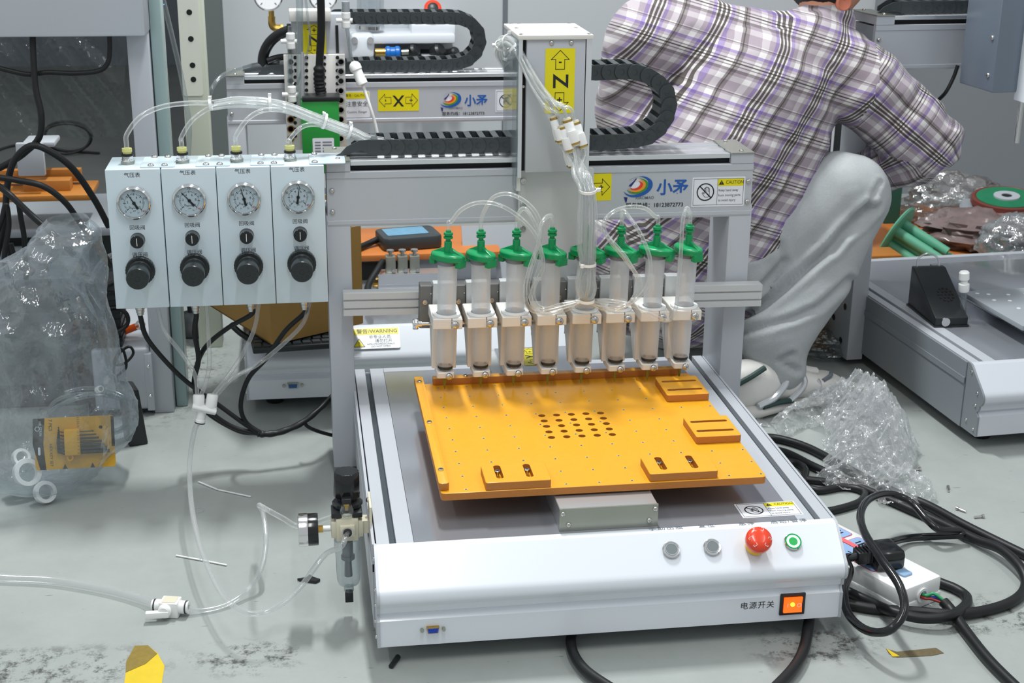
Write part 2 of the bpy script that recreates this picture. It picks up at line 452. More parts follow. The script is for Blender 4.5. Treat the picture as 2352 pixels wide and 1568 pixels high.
def company_label(parent, o, ax, ay, w, phone=True):
    """swirl emblem, two blue characters, latin name and hotline; o = centre of the emblem row, w = whole width"""
    o, ax, ay = V(o), V(ax).normalized(), V(ay).normalized(); n = ax.cross(ay)
    ew = w * .46; cx = -w*.27
    L = flat('company_emblem', [(cx + ew*.33*math.cos(t) + .05*w, .04*w + ew*.24*math.sin(t)) for t in [2*PI*i/28 for i in range(28)]], o, ax, ay, M['label_white'], parent, 0.0002)
    def crescent(r0, r1, a0, a1, m, dx=0., dy=0., sq=.68, rot=.25, e=0.0005):
        q = []; k = 22
        for i in range(k):
            f0, f1 = i/k, (i+1)/k
            def pt(f, r):
                a = math.radians(a0 + (a1 - a0)*f)
                x, y = r*math.cos(a), r*math.sin(a)*sq
                return (cx + dx + x*math.cos(rot) - y*math.sin(rot), dy + x*math.sin(rot) + y*math.cos(rot))
            th = lambda f: max(0.02, math.sin(PI*min(1, f*1.15))) * (r1 - r0)
            q.append([pt(f0, r1), pt(f0, r1 - th(f0)), pt(f1, r1 - th(f1)), pt(f1, r1)])
        strokes(q, o + n*e, ax, ay, m, L, 'swirl')
    R = ew * .5
    crescent(R*.66, R*1.0, -175, 120, M['ink_blue'], w*.02, w*.02)
    crescent(R*.5, R*.74, -178, 118, M['ink_green'], w*.012, w*.028, e=.0006)
    crescent(R*.36, R*.6, -180, 110, M['ink_orange'], w*.004, w*.034, e=.0007)
    crescent(R*.2, R*.44, -178, 105, M['ink_red'], -w*.006, w*.04, e=.0008)
    strokes([[(cx - R*.55, R*.16), (cx - R*.38, R*.10), (cx - R*.02, R*.62), (cx - R*.06, R*.66)],
             [(cx - R*.85, -R*.58), (cx - R*.6, -R*.62), (cx - R*.66, -R*.95), (cx - R*.72, -R*.95)]], o + n*.0006, ax, ay, M['ink_navy'], L, 'swirl')
    text('小矛', w*.255, M['ink_blue'], L, o + n*.0005 + ax*(w*.29) + ay*(-w*.015), ax, ay, bold=w*.006, wscale=.98)
    text('XIAOMAO', w*.062, M['ink_grey'], L, o + n*.0005 + ax*(-w*.14) + ay*(-w*.155), ax, ay, bold=w*.001)
    if phone:
        text('服务热线：18123872773', w*.086, M['ink'], L, o + n*.0005 + ay*(-w*.275) + ax*(w*.02), ax, ay, bold=w*.001)
    return L

def front_profile():
    H = .132
    p = [(.003, 0.0), (.003, .040), (.008, .0445), (.010, .048), (.004, .0525)]
    for i in range(9):
        a = math.radians(-62 + i * 14)
        p.append((.012 - .021 * math.cos(a), .078 + .018 * math.sin(a)))
    p += [(.0425, .1308), (.047, .132)]
    return p

def make_machine(name, label, loc=(0, 0, 0), rz=0.0, W=.66, D=.765, yc=.654, ycd=.117, zb0=.4326, zb1=.527, gx=-.0455, cw=.0415, shade='white_paint', side='grey_paint'):
    """desktop gantry robot: base with sloping front, grooved top plate, two columns and a beam"""
    t = thing(name, label, 'machine', loc, rz)
    H = .132
    fp = front_profile()
    # front panel
    poly = fp + [(.055, .132), (.055, 0.0)]
    MB().prism([(y, z) for y, z in poly], (0, 0, 0), (0, 1, 0), (0, 0, 1), (1, 0, 0), W).build('front_panel', M[shade], t, ang=25)
    MB().box(0.0, W, .055, D, .0, H - .0115).build('base_body', M['side_grey'], t)
    for x in (-.004, W):
        c = MB().prism([(y + (.002 if y > .02 else -.0015), z) for y, z in fp] + [(.057, .1325), (.057, 0)], (x, 0, 0), (0, 1, 0), (0, 0, 1), (1, 0, 0), .004).build('end_cap', M[side], t, ang=25)
        sx = -1 if x < 0 else 1
        for (y, z) in ((.012, .012), (.014, .06), (.012, .085), (.04, .118), (.04, .02)):
            pan_screw((x if sx < 0 else x + .004, y, z), (sx, 0, 0), .0032, parent=c)
        s = MB().box(x + (-.002 if sx < 0 else .002), x + (.002 if sx < 0 else .006), .058, D, .0, H - .001)
        s.box(x + (-.004 if sx < 0 else .004), x + (.0 if sx < 0 else .008), .058, D, .088, .100)
        s.build('side_plate', M[side], t)
    # top: side rails with a groove, then the sheet
    for a, b, m_ in ((0, .018, 'grey_paint'), (.018, .0275, 'groove'), (.0275, .052, 'grey_paint')):
        zt = H - .010 if m_ == 'groove' else H
        for q0, q1 in ((a, b), (W - b, W - a)):
            MB().box(q0, q1, .0552, D, H - .012, zt).build('groove_floor' if m_ == 'groove' else 'rail_strip', M[m_], t, bevel=.0004 if m_ != 'groove' else 0, seg=1)
    MB().box(.0525, W - .0525, .0552, D - .02, H - .010, H - .0003).build('top_sheet', M['plate'], t)
    MB().box(.0525, W - .0525, D - .02, D, H - .010, H).build('rear_strip', M['grey_paint'], t)
    for x in (.05, W - .05):
        for y in (.07, D - .06):
            MB().lathe([(.017, 0), (.019, .004), (.016, .03)], (x, y, -.030), (0, 0, 1), 20).build('rubber_foot', M['rubber'], t)
    # columns
    for x0 in (gx, W - gx - cw):
        MB().box(x0, x0 + cw, yc, yc + ycd, -.015, zb0 + .02).build('column', M['grey_paint'], t, bevel=.0018)
        MB().box(x0 + .0005, x0 + cw - .0005, yc + .03, yc + .034, .0, zb0).build('column_seam', M['side_grey'], t)
    # beam
    b0, b1 = -.0425, W + .0425
    yb = yc - .002
    MB().prism([(yb, zb1), (yb, zb1 - .0105), (yb + .0018, zb1 - .0115), (yb + .0018, zb0 + .0108), (yb + .0002, zb0 + .0098), (yb + .0002, zb0 + .004), (yb + .002, zb0), (yb + .012, zb0), (yb + .012, zb1)],
               (b0, 0, 0), (0, 1, 0), (0, 0, 1), (1, 0, 0), b1 - b0).build('beam_panel', M['grey_paint'], t, ang=20)
    MB().box(b0, b1, yb + .0125, yb + .105, zb0 + .002, zb1 - .003).build('beam_body', M['side_grey'], t)
    MB().box(b0 + .03, b1 - .03, yb + .016, yb + .04, zb1 - .003, zb1 + .0095).build('dark_track', M['dark'], t)
    zt = zb1 + .018
    for a, b, h, m_ in ((.007, .022, .0, 'alu_bright'), (.0222, .045, -.0016, 'alu'), (.0452, .06, .0, 'alu_bright'), (.0602, .082, -.0016, 'alu'), (.0822, .108, .0, 'alu')):
        MB().box(b0 + .041, b1 - .041, yb + a, yb + b, zt - .0085, zt + h).build('beam_top_rail', M[m_], t, bevel=.0006, seg=1)
    for x0, x1 in ((b0, b0 + .0405), (b1 - .0405, b1)):
        e = MB().box(x0, x1, yb + .001, yb + .112, zb1 + .0002, zt + .0005).build('beam_end_block', M['grey_paint'], t, bevel=.0008, seg=1)
        MB().box(x0 - .0012, x1, yb - .002, yb + .116, zt + .0008, zt + .0026).build('cover_plate', M['steel'], e)
        for (sx, sy) in ((.5, .012), (.42, .1)):
            pan_screw((x0 + (x1 - x0)*sx, yb + sy, zt + .0026), (0, 0, 1), .0042, parent=e)
    for x in (b0 + .0085, b1 - .0075):
        for z in (zb0 + .063, zb0 + .0265):
            pan_screw((x, yb + .0005, z), (0, -1, 0), .0044, parent=t)
    return t

# ---------------------------------------------------------------- the setting
FLOOR = -.030
def floor_material():
    m, nt, b = new_mat('painted_floor')
    N, Lk = nt.nodes, nt.links
    tc = N.new('ShaderNodeTexCoord')
    def noise_(scale, det=6, rough=.6, mp=None):
        n = N.new('ShaderNodeTexNoise'); n.inputs['Scale'].default_value = scale; n.inputs['Detail'].default_value = det; n.inputs['Roughness'].default_value = rough
        if mp:
            k = N.new('ShaderNodeMapping'); k.inputs['Scale'].default_value = mp; Lk.new(tc.outputs['Object'], k.inputs[0]); Lk.new(k.outputs[0], n.inputs['Vector'])
        else: Lk.new(tc.outputs['Object'], n.inputs['Vector'])
        return n
    def ramp(src, p):
        r = N.new('ShaderNodeValToRGB')
        r.color_ramp.elements[0].position, r.color_ramp.elements[0].color = p[0][0], (*[p[0][1]]*3, 1)
        r.color_ramp.elements[1].position, r.color_ramp.elements[1].color = p[1][0], (*[p[1][1]]*3, 1)
        Lk.new(src, r.inputs[0]); return r
    def mix(f, a, c):
        x = N.new('ShaderNodeMix'); x.data_type = 'RGBA'
        if hasattr(f, 'links'): Lk.new(f, x.inputs[0])
        else: x.inputs[0].default_value = f
        for i, q in ((6, a), (7, c)):
            if hasattr(q, 'links'): Lk.new(q, x.inputs[i])
            else: x.inputs[i].default_value = (*lin(q), 1)
        return x.outputs[2]
    base = mix(noise_(1.6).outputs['Fac'], (152, 158, 155), (166, 171, 168))
    base = mix(ramp(noise_(9, 8, .7).outputs['Fac'], ((.35, 0), (.75, .5))).outputs[0], base, (140, 146, 143))
    # short scratches
    sc = ramp(noise_(26, 3, .5, (1.0, 7.0, 1)).outputs['Fac'], ((.735, 0), (.76, 1)))
    base = mix(sc.outputs[0], base, (98, 104, 100))
    # worn, scuffed bands of bare dark screed, where trolleys run
    sx = N.new('ShaderNodeSeparateXYZ'); Lk.new(tc.outputs['Object'], sx.inputs[0])
    def near(sock, c, w):
        s = N.new('ShaderNodeMath'); s.operation = 'SUBTRACT'; Lk.new(sock, s.inputs[0]); s.inputs[1].default_value = c
        a = N.new('ShaderNodeMath'); a.operation = 'ABSOLUTE'; Lk.new(s.outputs[0], a.inputs[0])
        r = N.new('ShaderNodeMapRange'); r.inputs['From Min'].default_value = 0; r.inputs['From Max'].default_value = w; r.inputs['To Min'].default_value = 1; r.inputs['To Max'].default_value = 0
        Lk.new(a.outputs[0], r.inputs[0]); return r.outputs[0]
    def mul(a, c):
        x = N.new('ShaderNodeMath'); x.operation = 'MULTIPLY'; Lk.new(a, x.inputs[0]); Lk.new(c, x.inputs[1]); return x.outputs[0]
    worn = ramp(noise_(34, 10, .78).outputs['Fac'], ((.50, 0), (.60, 1))).outputs[0]
    for cx, wx, cy, wy in ((-.50, .26, .055, .075), (-.18, .1, .05, .06), (.92, .22, .03, .07), (.62, .12, -.02, .07), (-.42, .2, 1.25, .4)):
        msk = ramp(mul(near(sx.outputs[0], cx, wx), near(sx.outputs[1], cy, wy)), ((.05, 0), (.45, 1))).outputs[0]
        base = mix(mul(worn, msk), base, (76, 78, 74))
    Lk.new(base, b.inputs['Base Color'])
    r = N.new('ShaderNodeMapRange'); r.inputs['To Min'].default_value = .32; r.inputs['To Max'].default_value = .55
    Lk.new(noise_(5).outputs['Fac'], r.inputs[0]); Lk.new(r.outputs[0], b.inputs['Roughness'])
    bp = N.new('ShaderNodeBump'); bp.inputs['Strength'].default_value = .12; bp.inputs['Distance'].default_value = .003
    Lk.new(noise_(60).outputs['Fac'], bp.inputs['Height']); Lk.new(bp.outputs[0], b.inputs['Normal'])
    return m
struct(MB().box(-4.5, 5.5, -3.2, 7.0, FLOOR - .05, FLOOR).build('floor', floor_material()))
struct(MB().box(-4.5, -.40, 1.30, 5.9, FLOOR, FLOOR + .002).build('floor_far', mat('far_floor_shade', (84, 88, 86), .6, var=.2, scale=6)))  # shade over the far left floor, put into the colour of a thin slab
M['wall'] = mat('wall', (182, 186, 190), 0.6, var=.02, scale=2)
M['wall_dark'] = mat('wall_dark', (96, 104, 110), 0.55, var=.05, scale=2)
M['seam'] = mat('seam', (104, 110, 116), 0.6)
YW = 2.72
wb = struct(MB().box(-.30, 1.75, YW, YW + .08, FLOOR, 2.9).build('wall_back', M['wall']))
for x in (.555,):
    MB().box(x - .008, x + .008, YW - .002, YW + .002, FLOOR, 2.9).build('panel_joint', M['seam'], wb)
struct(MB().box(-.30, 4.5, YW - .012, YW, FLOOR, FLOOR + .06).build('baseboard_back', M['seam']))
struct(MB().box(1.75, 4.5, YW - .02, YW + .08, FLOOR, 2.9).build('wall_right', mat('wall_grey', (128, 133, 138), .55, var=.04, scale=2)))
struct(MB().box(-.40, -.30, YW - .10, YW + .10, FLOOR, 2.9).build('trim_1', mat('pillar', (92, 98, 98), .6)))
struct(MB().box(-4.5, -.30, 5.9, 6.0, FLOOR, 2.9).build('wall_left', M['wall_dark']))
# ---------------------------------------------------------------- the dispensing machine in front
A = make_machine('dispensing_machine', 'silver desktop dispensing robot in front, under eight green-capped syringes', (0, 0, 0))
H = .132
# carriage block under the fixture board
MB().box(.259, .401, .066, .50, H, .1655).build('carriage', M['alu'], A, bevel=.0008, seg=1)
ep = MB().box(.2585, .4015, .063, .066, H, .166).build('carriage_end_plate', M['steel'], A)
for x, z in ((.2635, .159), (.272, .1415), (.397, .159), (.389, .1415)):
    pan_screw((x, .063, z), (0, -1, 0), .0038, parent=ep)
# cross rail carrying the syringe brackets (an extrusion with T-slots)
ax = V((.7418, 0, -.0088)).normalized(); az = V((0, 1, 0)).cross(ax) * -1
prof = [(.0, .0), (.0, .0105), (.004, .0110), (.004, .0135), (.0, .014), (.0, .0255), (.004, .026), (.004, .0285), (.0, .029), (.0, .040), (.024, .040), (.024, .0)]
MB().prism(prof, (-.0215, .615, .2848), (0, 1, 0), V((.0119, 0, .9999)), ax, .7425).build('cross_rail', M['alu_matte'], A, ang=20)
# z axis head
MB().box(.290, .3885, .612, .72, .5285, .7500).build('z_cover', M['grey_paint'], A, bevel=.0015)
MB().box(.2745, .4005, .607, .775, .7502, .7575).build('z_top_plate', M['alu_white'], A, bevel=.001)
for x, y in ((.281, .615), (.3935, .615), (.286, .70), (.388, .70), (.286, .765), (.388, .765), (.30, .765)):
    hex_screw((x, y, .7572), (0, 0, 1), .0034, A)
MB().box(.2905, .3880, .72, .772, .56, .75).build('z_motor_cover', M['side_grey'], A)
MB().box(.2770, .2835, .613, .66, .52, .7495).build('z_side_rail', M['alu_bright'], A)
MB().box(.2838, .2898, .622, .66, .53, .7490).build('z_slot', M['dark'], A)
MB().box(.3905, .4000, .616, .66, .53, .7495).build('z_side_rail', M['alu_bright'], A)
MB().box(.3887, .3903, .620, .66, .53, .7490).build('z_slot', M['dark'], A)
MB().box(.2742, .2762, .617, .772, .50, .7495).build('z_side_window', M['acrylic'], A)
MB().box(.2770, .2835, .622, .66, .4950, .52).build('z_side_foot', M['alu_white'], A)
for x in (.331, .364): pan_screw((x, .612, .7445), (0, -1, 0), .0040, parent=A)
pan_screw((.2868, .622, .672), (0, -1, 0), .003, parent=A)
axis_label(A, (.3460, .6117, .6820), (1, 0, 0), (0, 0, 1), .0500, .1070, 'Z', '-', '+', rot=1)
pl = MB().prism(rrect(.131, .2075, .006), (.3491, .6500, .4250), (1, 0, 0), (0, 0, 1), (0, -1, 0), .010).build('z_mount_plate', M['alu_matte'], A, bevel=.0007, seg=1)
for x in (.2915, .4065):
    for z in (.5085, .4665, .4245): hex_screw((x, .640, z), (0, -1, 0), .0054, pl)
# stickers on the beam
YB = .6536
axis_label(A, (.4005, YB, .4912), (0, 0, -1), (1, 0, 0), .0480, .0965, 'X', '+', '-', rot=1)
company_label(A, (.5250, YB, .4880), (1, 0, 0), (0, 0, 1), .1150)
caution_label(A, (.6415, YB, .4780), (1, 0, 0), (0, 0, 1), .0960, .0530)
# sticker and legends on the top sheet
caution_label(A, (.5765, .0945, H), V((.999, .004, 0)), V((-.004, .999, 0)), .0915, .0470)
for s, x in (('手动出胶', .411), ('复位', .4707), ('急停', .5300), ('启动/暂停', .5930)):
    text(s, .0115, M['ink_grey'], A, (x, .0530, H + .0004), (1, 0, 0), (0, 1, 0), spacing=1.25)
# push buttons on the slope
sl = V((0, .047, .038)).normalized(); nrm = V((0, -.038, .047)).normalized()
def on_slope(x, y): return V((x, y, .094 + (y + .004) * .038 / .047 + .0006))
for i, (x, y) in enumerate(((.4118, .0208), (.4713, .0210), (.5899, .0214))):
    c = on_slope(x, y)
    b = MB().lathe([(.0125, 0), (.0128, .0012), (.0118, .0024), (.0098, .0026), (.0096, .0016)], c, nrm, 32).build('push_button', M['chrome'], A)
    if i == 2:
        MB().ring(c + nrm*.0012, nrm, .0066, .0096, .0012, 32).build('lit_ring', mat('lit_green', (240, 255, 246), .4, emit=(120, 255, 170), estr=3.2), b)
        MB().cyl(c + nrm*.001, c + nrm*.0028, .0064, n=28).build('button_face', mat('button_green', (20, 150, 70), .3, emit=(10, 170, 70), estr=.25), b)
        MB().ring(c + nrm*.0022, nrm, .0098, .0118, .0008, 32).build('green_glow_ring', mat('ring_green', (10, 150, 70), .2, 0.6), b)
    else:
        MB().ring(c + nrm*.0012, nrm, .0080, .0094, .0016, 32).build('button_ring', M['side_grey'], b)
        MB().cyl(c + nrm*.001, c + nrm*.0026, .0078, n=28).build('button_face', mat('button_grey', (112, 120, 122), .4, .4), b)
c = on_slope(.5334, .0190) + nrm * -.0005
eb = MB().lathe([(.0140, 0), (.0140, .010), (.0125, .013)], c, nrm, 32).build('emergency_stop', M['yellow_plastic'], A)
hd = MB().lathe([(.0125, .012), (.0165, .0135), (.0188, .018), (.0190, .024), (.0172, .029), (.012, .0315), (.006, .0325)], c, nrm, 40).build('mushroom_head', M['red_plastic'], eb, ang=60)
tpc = c + nrm * .0318
ex, ey = V((1, 0, 0)), nrm.cross(V((1, 0, 0)))
for a in (90, 205, 325):
    a0 = math.radians(a); d = ex*math.cos(a0) + ey*math.sin(a0); tg = nrm.cross(d)
    up_ = (nrm + d*.42).normalized(); u2 = (d - nrm*.42).normalized()
    p = c + nrm*.0303 + d*.0125
    text('RESET', .0042, M['label_white'], eb, p + up_*.0004, tg*-1, u2)
    strokes(outline(rect(-.0072, .0072, -.0026, .0026), .0005), p + up_*.0002, tg*-1, u2, M['label_white'], eb, 'arrow_mark', .0002)
# power rocker on the front
q = A
rs = MB().prism(rrect(.0375, .0345, .0015), (.5893, .0030, .0265), (1, 0, 0), (0, 0, 1), (0, -1, 0), .0022).build('rocker_switch', M['black'], A, bevel=.0005, seg=1)
rk = MB().prism([(0, -.0118), (.0030, -.0118), (.0012, 0), (.0035, .0118), (0, .0118)], (.5893 - .0135, .0008, .0265), (0, -1, 0), (0, 0, 1), (1, 0, 0), .027)
rk.build('rocker', mat('rocker_lit', (240, 90, 20), .25, emit=(255, 84, 10), estr=1.5), rs)
MB().cyl((.5885, -.0012, .0275), (.5885, -.0026, .0275), .0032, n=14).build('lamp_spot', mat('lamp_spot', (255, 190, 60), .3, emit=(255, 190, 40), estr=3.0), rs)
text('I', .009, M['label_white'], rs, (.581, -.0028, .0265)); text('O', .009, M['label_white'], rs, (.598, -.0030, .0262))
text('电源开关', .0122, M['ink'], A, (.5375, .0026, .0270), spacing=1.12)
# serial connector
db = MB().prism([(-.0090, .0048), (.0090, .0048), (.0072, -.0048), (-.0072, -.0048)], (.0725, .0030, .0244), (1, 0, 0), (0, 0, 1), (0, -1, 0), .006).build('serial_port', M['brass'], A, bevel=.0008)
MB().prism([(-.0078, .0036), (.0078, .0036), (.0062, -.0036), (-.0062, -.0036)], (.0725, -.0026, .0244), (1, 0, 0), (0, 0, 1), (0, -1, 0), .0008).build('port_insert', mat('port_blue', (22, 70, 190), .4), db)
for i in range(9):
    r_, k = (0, i) if i < 5 else (1, i - 5)
    MB().cyl((.0725 + (k - 2 + r_*.5)*.0026, -.0034, .0244 + (.0016 - r_*.0032)), (.0725 + (k - 2 + r_*.5)*.0026, -.0038, .0244 + (.0016 - r_*.0032)), .0006, n=6).build('pin_hole', M['dark'], db)
for x in (.0575, .0875): MB().cyl((x, .003, .0244), (x, -.003, .0244), .0026, n=6).cyl((x, -.003, .0244), (x, -.0032, .0244), .0014, n=8).build('jack_screw', M['steel'], db)
# ---------------------------------------------------------------- orange fixture board
ZT = .180
fb = thing('fixture_board', 'orange bakelite fixture board with drilled holes on the machine carriage', 'board', (.33, .32, .166))
def loc_(o): o.location = (-.33, -.32, -.166); return o
def cut(me, cutters):
    """boolean-subtract a list of MB-built closed shapes"""
    a = link('tmp_a', me, None); b = link('tmp_b', cutters.mesh('cut'), None)
    md = a.modifiers.new('b', 'BOOLEAN'); md.object = b; md.operation = 'DIFFERENCE'; md.solver = 'EXACT'
    dg = bpy.context.evaluated_depsgraph_get()
    out = bpy.data.meshes.new_from_object(a.evaluated_get(dg))
    for o in (a, b):
        q = o.data; bpy.data.objects.remove(o); bpy.data.meshes.remove(q)
    out.polygons.foreach_set('use_smooth', [True] * len(out.polygons)); out.set_sharp_from_angle(angle=math.radians(30))
    out.materials.clear()
    return out
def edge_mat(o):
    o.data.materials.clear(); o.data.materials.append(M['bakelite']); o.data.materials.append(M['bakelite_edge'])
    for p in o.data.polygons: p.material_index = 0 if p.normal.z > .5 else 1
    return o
bx0, bx1, by0, by1 = .0952, .5740, .1060, .5470
board = MB().prism(rrect(bx1 - bx0, by1 - by0, .006, 4, (bx0 + bx1)/2, (by0 + by1)/2), (0, 0, ZT - .0115), (1, 0, 0), (0, 1, 0), (0, 0, 1), .0115)
holes = MB()
for i in range(5):
    for j in range(5):
        x, y = .2858 + i*.0242, .3803 - j*.02275
        holes.cyl((x, y, ZT - .02), (x, y, ZT + .01), .0058, n=18)
small = []
for i in range(-1, 9):
    for j in range(0, 10):
        x, y = .1805 + i*.0485, .5255 - j*.0455
        if not (bx0 + .02 < x < bx1 - .003 and y > by0 + .006): continue
        if .499 < x < .576 and (.23 < y < .32 or .41 < y < .505): continue
        if (.397 < x < .503 or .157 < x < .256) and y < .168: continue
        if y > .53: continue
        small.append((x, y)); holes.cyl((x, y, ZT - .005), (x, y, ZT + .01), .0022, n=10)
me = cut(board.mesh('board_plate', bevel=.0006, seg=1), holes)
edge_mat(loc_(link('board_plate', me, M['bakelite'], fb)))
insert_me = MB().ring((0, 0, -.0005), (0, 0, 1), .0017, .0025, .0008, 12).mesh('thread_insert'); insert_me.materials.append(mat('insert', (206, 204, 170), .4, .3))
for x, y in small:
    o = link('thread_insert', insert_me, None, fb); o.location = (x - .33, y - .32, ZT - .166)
def bolt_flat(x, y, z, par):
    o = hex_screw((x - .33, y - .32, z - .166), (0, 0, 1), .0042, par); return o
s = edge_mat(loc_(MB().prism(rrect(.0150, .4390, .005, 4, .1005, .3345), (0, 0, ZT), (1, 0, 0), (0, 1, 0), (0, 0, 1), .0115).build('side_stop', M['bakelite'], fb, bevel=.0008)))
for u, v in ((963, 877), (988, 970), (1016, 1079)):
    p = PX(u, v, z=ZT + .0115); o = bolt_flat(.1005, p.y, ZT + .0112, fb)
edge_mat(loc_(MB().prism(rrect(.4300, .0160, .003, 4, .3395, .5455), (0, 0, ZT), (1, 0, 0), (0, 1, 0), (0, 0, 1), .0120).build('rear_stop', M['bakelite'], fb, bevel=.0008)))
bolt_flat(PX(1067, 858, z=ZT + .012).x, .5455, ZT + .0118, fb)
bolt_flat(.50, .5455, ZT + .0118, fb)
TH = .0125
for k, (x0, x1, y0, y1, ori) in enumerate(((.5020, .5740, .4140, .5000, 'x'), (.5030, .5745, .2350, .3170, 'x'), (.3990, .5010, .1085, .1710, 'y'), (.1595, .2540, .1075, .1700, 'y'))):
    b = MB().prism(rrect(x1 - x0, y1 - y0, .003, 3, (x0+x1)/2, (y0+y1)/2), (0, 0, ZT + .0001), (1, 0, 0), (0, 1, 0), (0, 0, 1), TH)
    c = MB(); scr = []
    for f in (.27, .73):
        if ori == 'x':
            yy = y0 + (y1 - y0)*f; c.prism(rrect((x1-x0)*.84, .0078, .0038, 5, (x0+x1)/2, yy), (0, 0, ZT + .0012), (1, 0, 0), (0, 1, 0), (0, 0, 1), .03); scr.append((x0 + (x1-x0)*.24, yy))
        else:
            xx = x0 + (x1 - x0)*(.24 if f < .5 else .70); c.prism(rrect(.0105, (y1-y0)*.74, .005, 5, xx, (y0+y1)/2 + .004), (0, 0, ZT + .0012), (1, 0, 0), (0, 1, 0), (0, 0, 1), .03); scr.append((xx, y1 - .018))
    cl = edge_mat(loc_(link('stop_clamp', cut(b.mesh('stop_clamp', bevel=.0008, seg=1), c), M['bakelite'], fb)))
    for x, y in scr:
        o = MB().lathe([(.0024, -.010), (.0024, .0), (.0043, .0001), (.0043, .0030), (.0036, .0036), (.002, .0036), (.0018, .001)], (x, y, ZT + TH - .0052), (0, 0, 1), 14).build('clamp_screw', M['screw'], cl)

# ---------------------------------------------------------------- syringes and their brackets
def place(o, ax, ay, az):
    """tilt about the foot of the syringe"""
    o.rotation_euler = (ax, ay, az)
M['bracket'] = mat('bracket', (226, 224, 220), .42, .1, bump=.04, bscale=500)
M['bracket_dark'] = mat('bracket_dark', (118, 118, 116), .45, .5)
def make_bracket(label, group):
    """frame origin at the needle tip; +y towards the rail"""
    t = thing('syringe_bracket', label, 'bracket', group=group)
    # clamp on top with a slit
    cp = MB().prism([(-.0245, -.0245), (.0245, -.0245), (.0245, .058), (-.0245, .058)], (0, 0, .1140), (1, 0, 0), (0, 1, 0), (0, 0, 1), .0175)
    ct = MB().cyl((0, 0, .1), (0, 0, .15), .0166, n=24)
    link('upper_clamp', cut(cut(cp.mesh('upper_clamp', bevel=.001, seg=1), ct), MB().box(.006, .0074, -.03, -.012, .1, .15)), M['alu_white'], t)
    # back block, seen through the barrel; its side tapers towards the needle
    MB().prism([(.0175, .0310), (.0175, .1180), (.0700, .1180), (.0700, .086), (.052, .062), (.030, .031)], (-.0205, 0, 0), (0, 1, 0), (0, 0, 1), (1, 0, 0), .041).build('back_block', M['bracket'], t, bevel=.001, seg=1)
    for z in (.0975, .0815):
        MB().lathe([(.0032, 0), (.0046, 0), (.0046, .0008), (.0032, .0008), (.0030, -.001), (.0003, -.001)], (-.001, .0176, z), (0, -1, 0), 14).build('block_bolt', M['steel'], t)
    cp = MB().prism([(-.0145, -.0125), (-.0120, -.0150), (.0120, -.0150), (.0145, -.0125), (.0145, .031), (-.0145, .031)], (0, 0, .0240), (1, 0, 0), (0, 1, 0), (0, 0, 1), .0105)
    ct = MB().cyl((0, 0, 0), (0, 0, .06), .0082, n=20)
    link('lower_clamp', cut(cp.mesh('lower_clamp', bevel=.001, seg=1), ct), M['alu_white'], t)
    pan_screw((.0125, -.0245, .1215), (.25, -1, .1), .0068, parent=t, name='clamp_screw')
    MB().cyl((.0085, -.019, .1245), (.0085, -.024, .1265), .0022, n=8).build('screw_shank', M['screw'], t)
    pan_screw((.0055, -.0150, .0280), (.3, -1, .1), .0060, parent=t, name='clamp_screw')
    # dovetail slide behind, with locking thumb screw
    MB().prism([(.070, .075), (.088, .060), (.088, .165), (.070, .165)], (-.0160, 0, 0), (0, 1, 0), (0, 0, 1), (1, 0, 0), .036).build('slide', M['alu_matte'], t, bevel=.0006, seg=1)
    MB().box(-.0375, -.0165, .078, .104, .082, .1580).build('side_plate', M['bracket_dark'], t, bevel=.0008, seg=1)
    hex_screw((-.0285, .078, .1290), (0, -1, 0), .0044, t)
    MB().sphere((-.0185, .0775, .1440), .0016, 8, 6).build('detent', M['chrome'], t)
    MB().lathe([(.0030, 0), (.0030, .016), (.0050, .016), (.0050, .022), (.0092, .022), (.0095, .0235), (.0095, .0300), (.0085, .0315)], (-.0205, .045, .1010), (-1, 0, 0), 20).build('thumb_screw', M['chrome'], t)
    return t
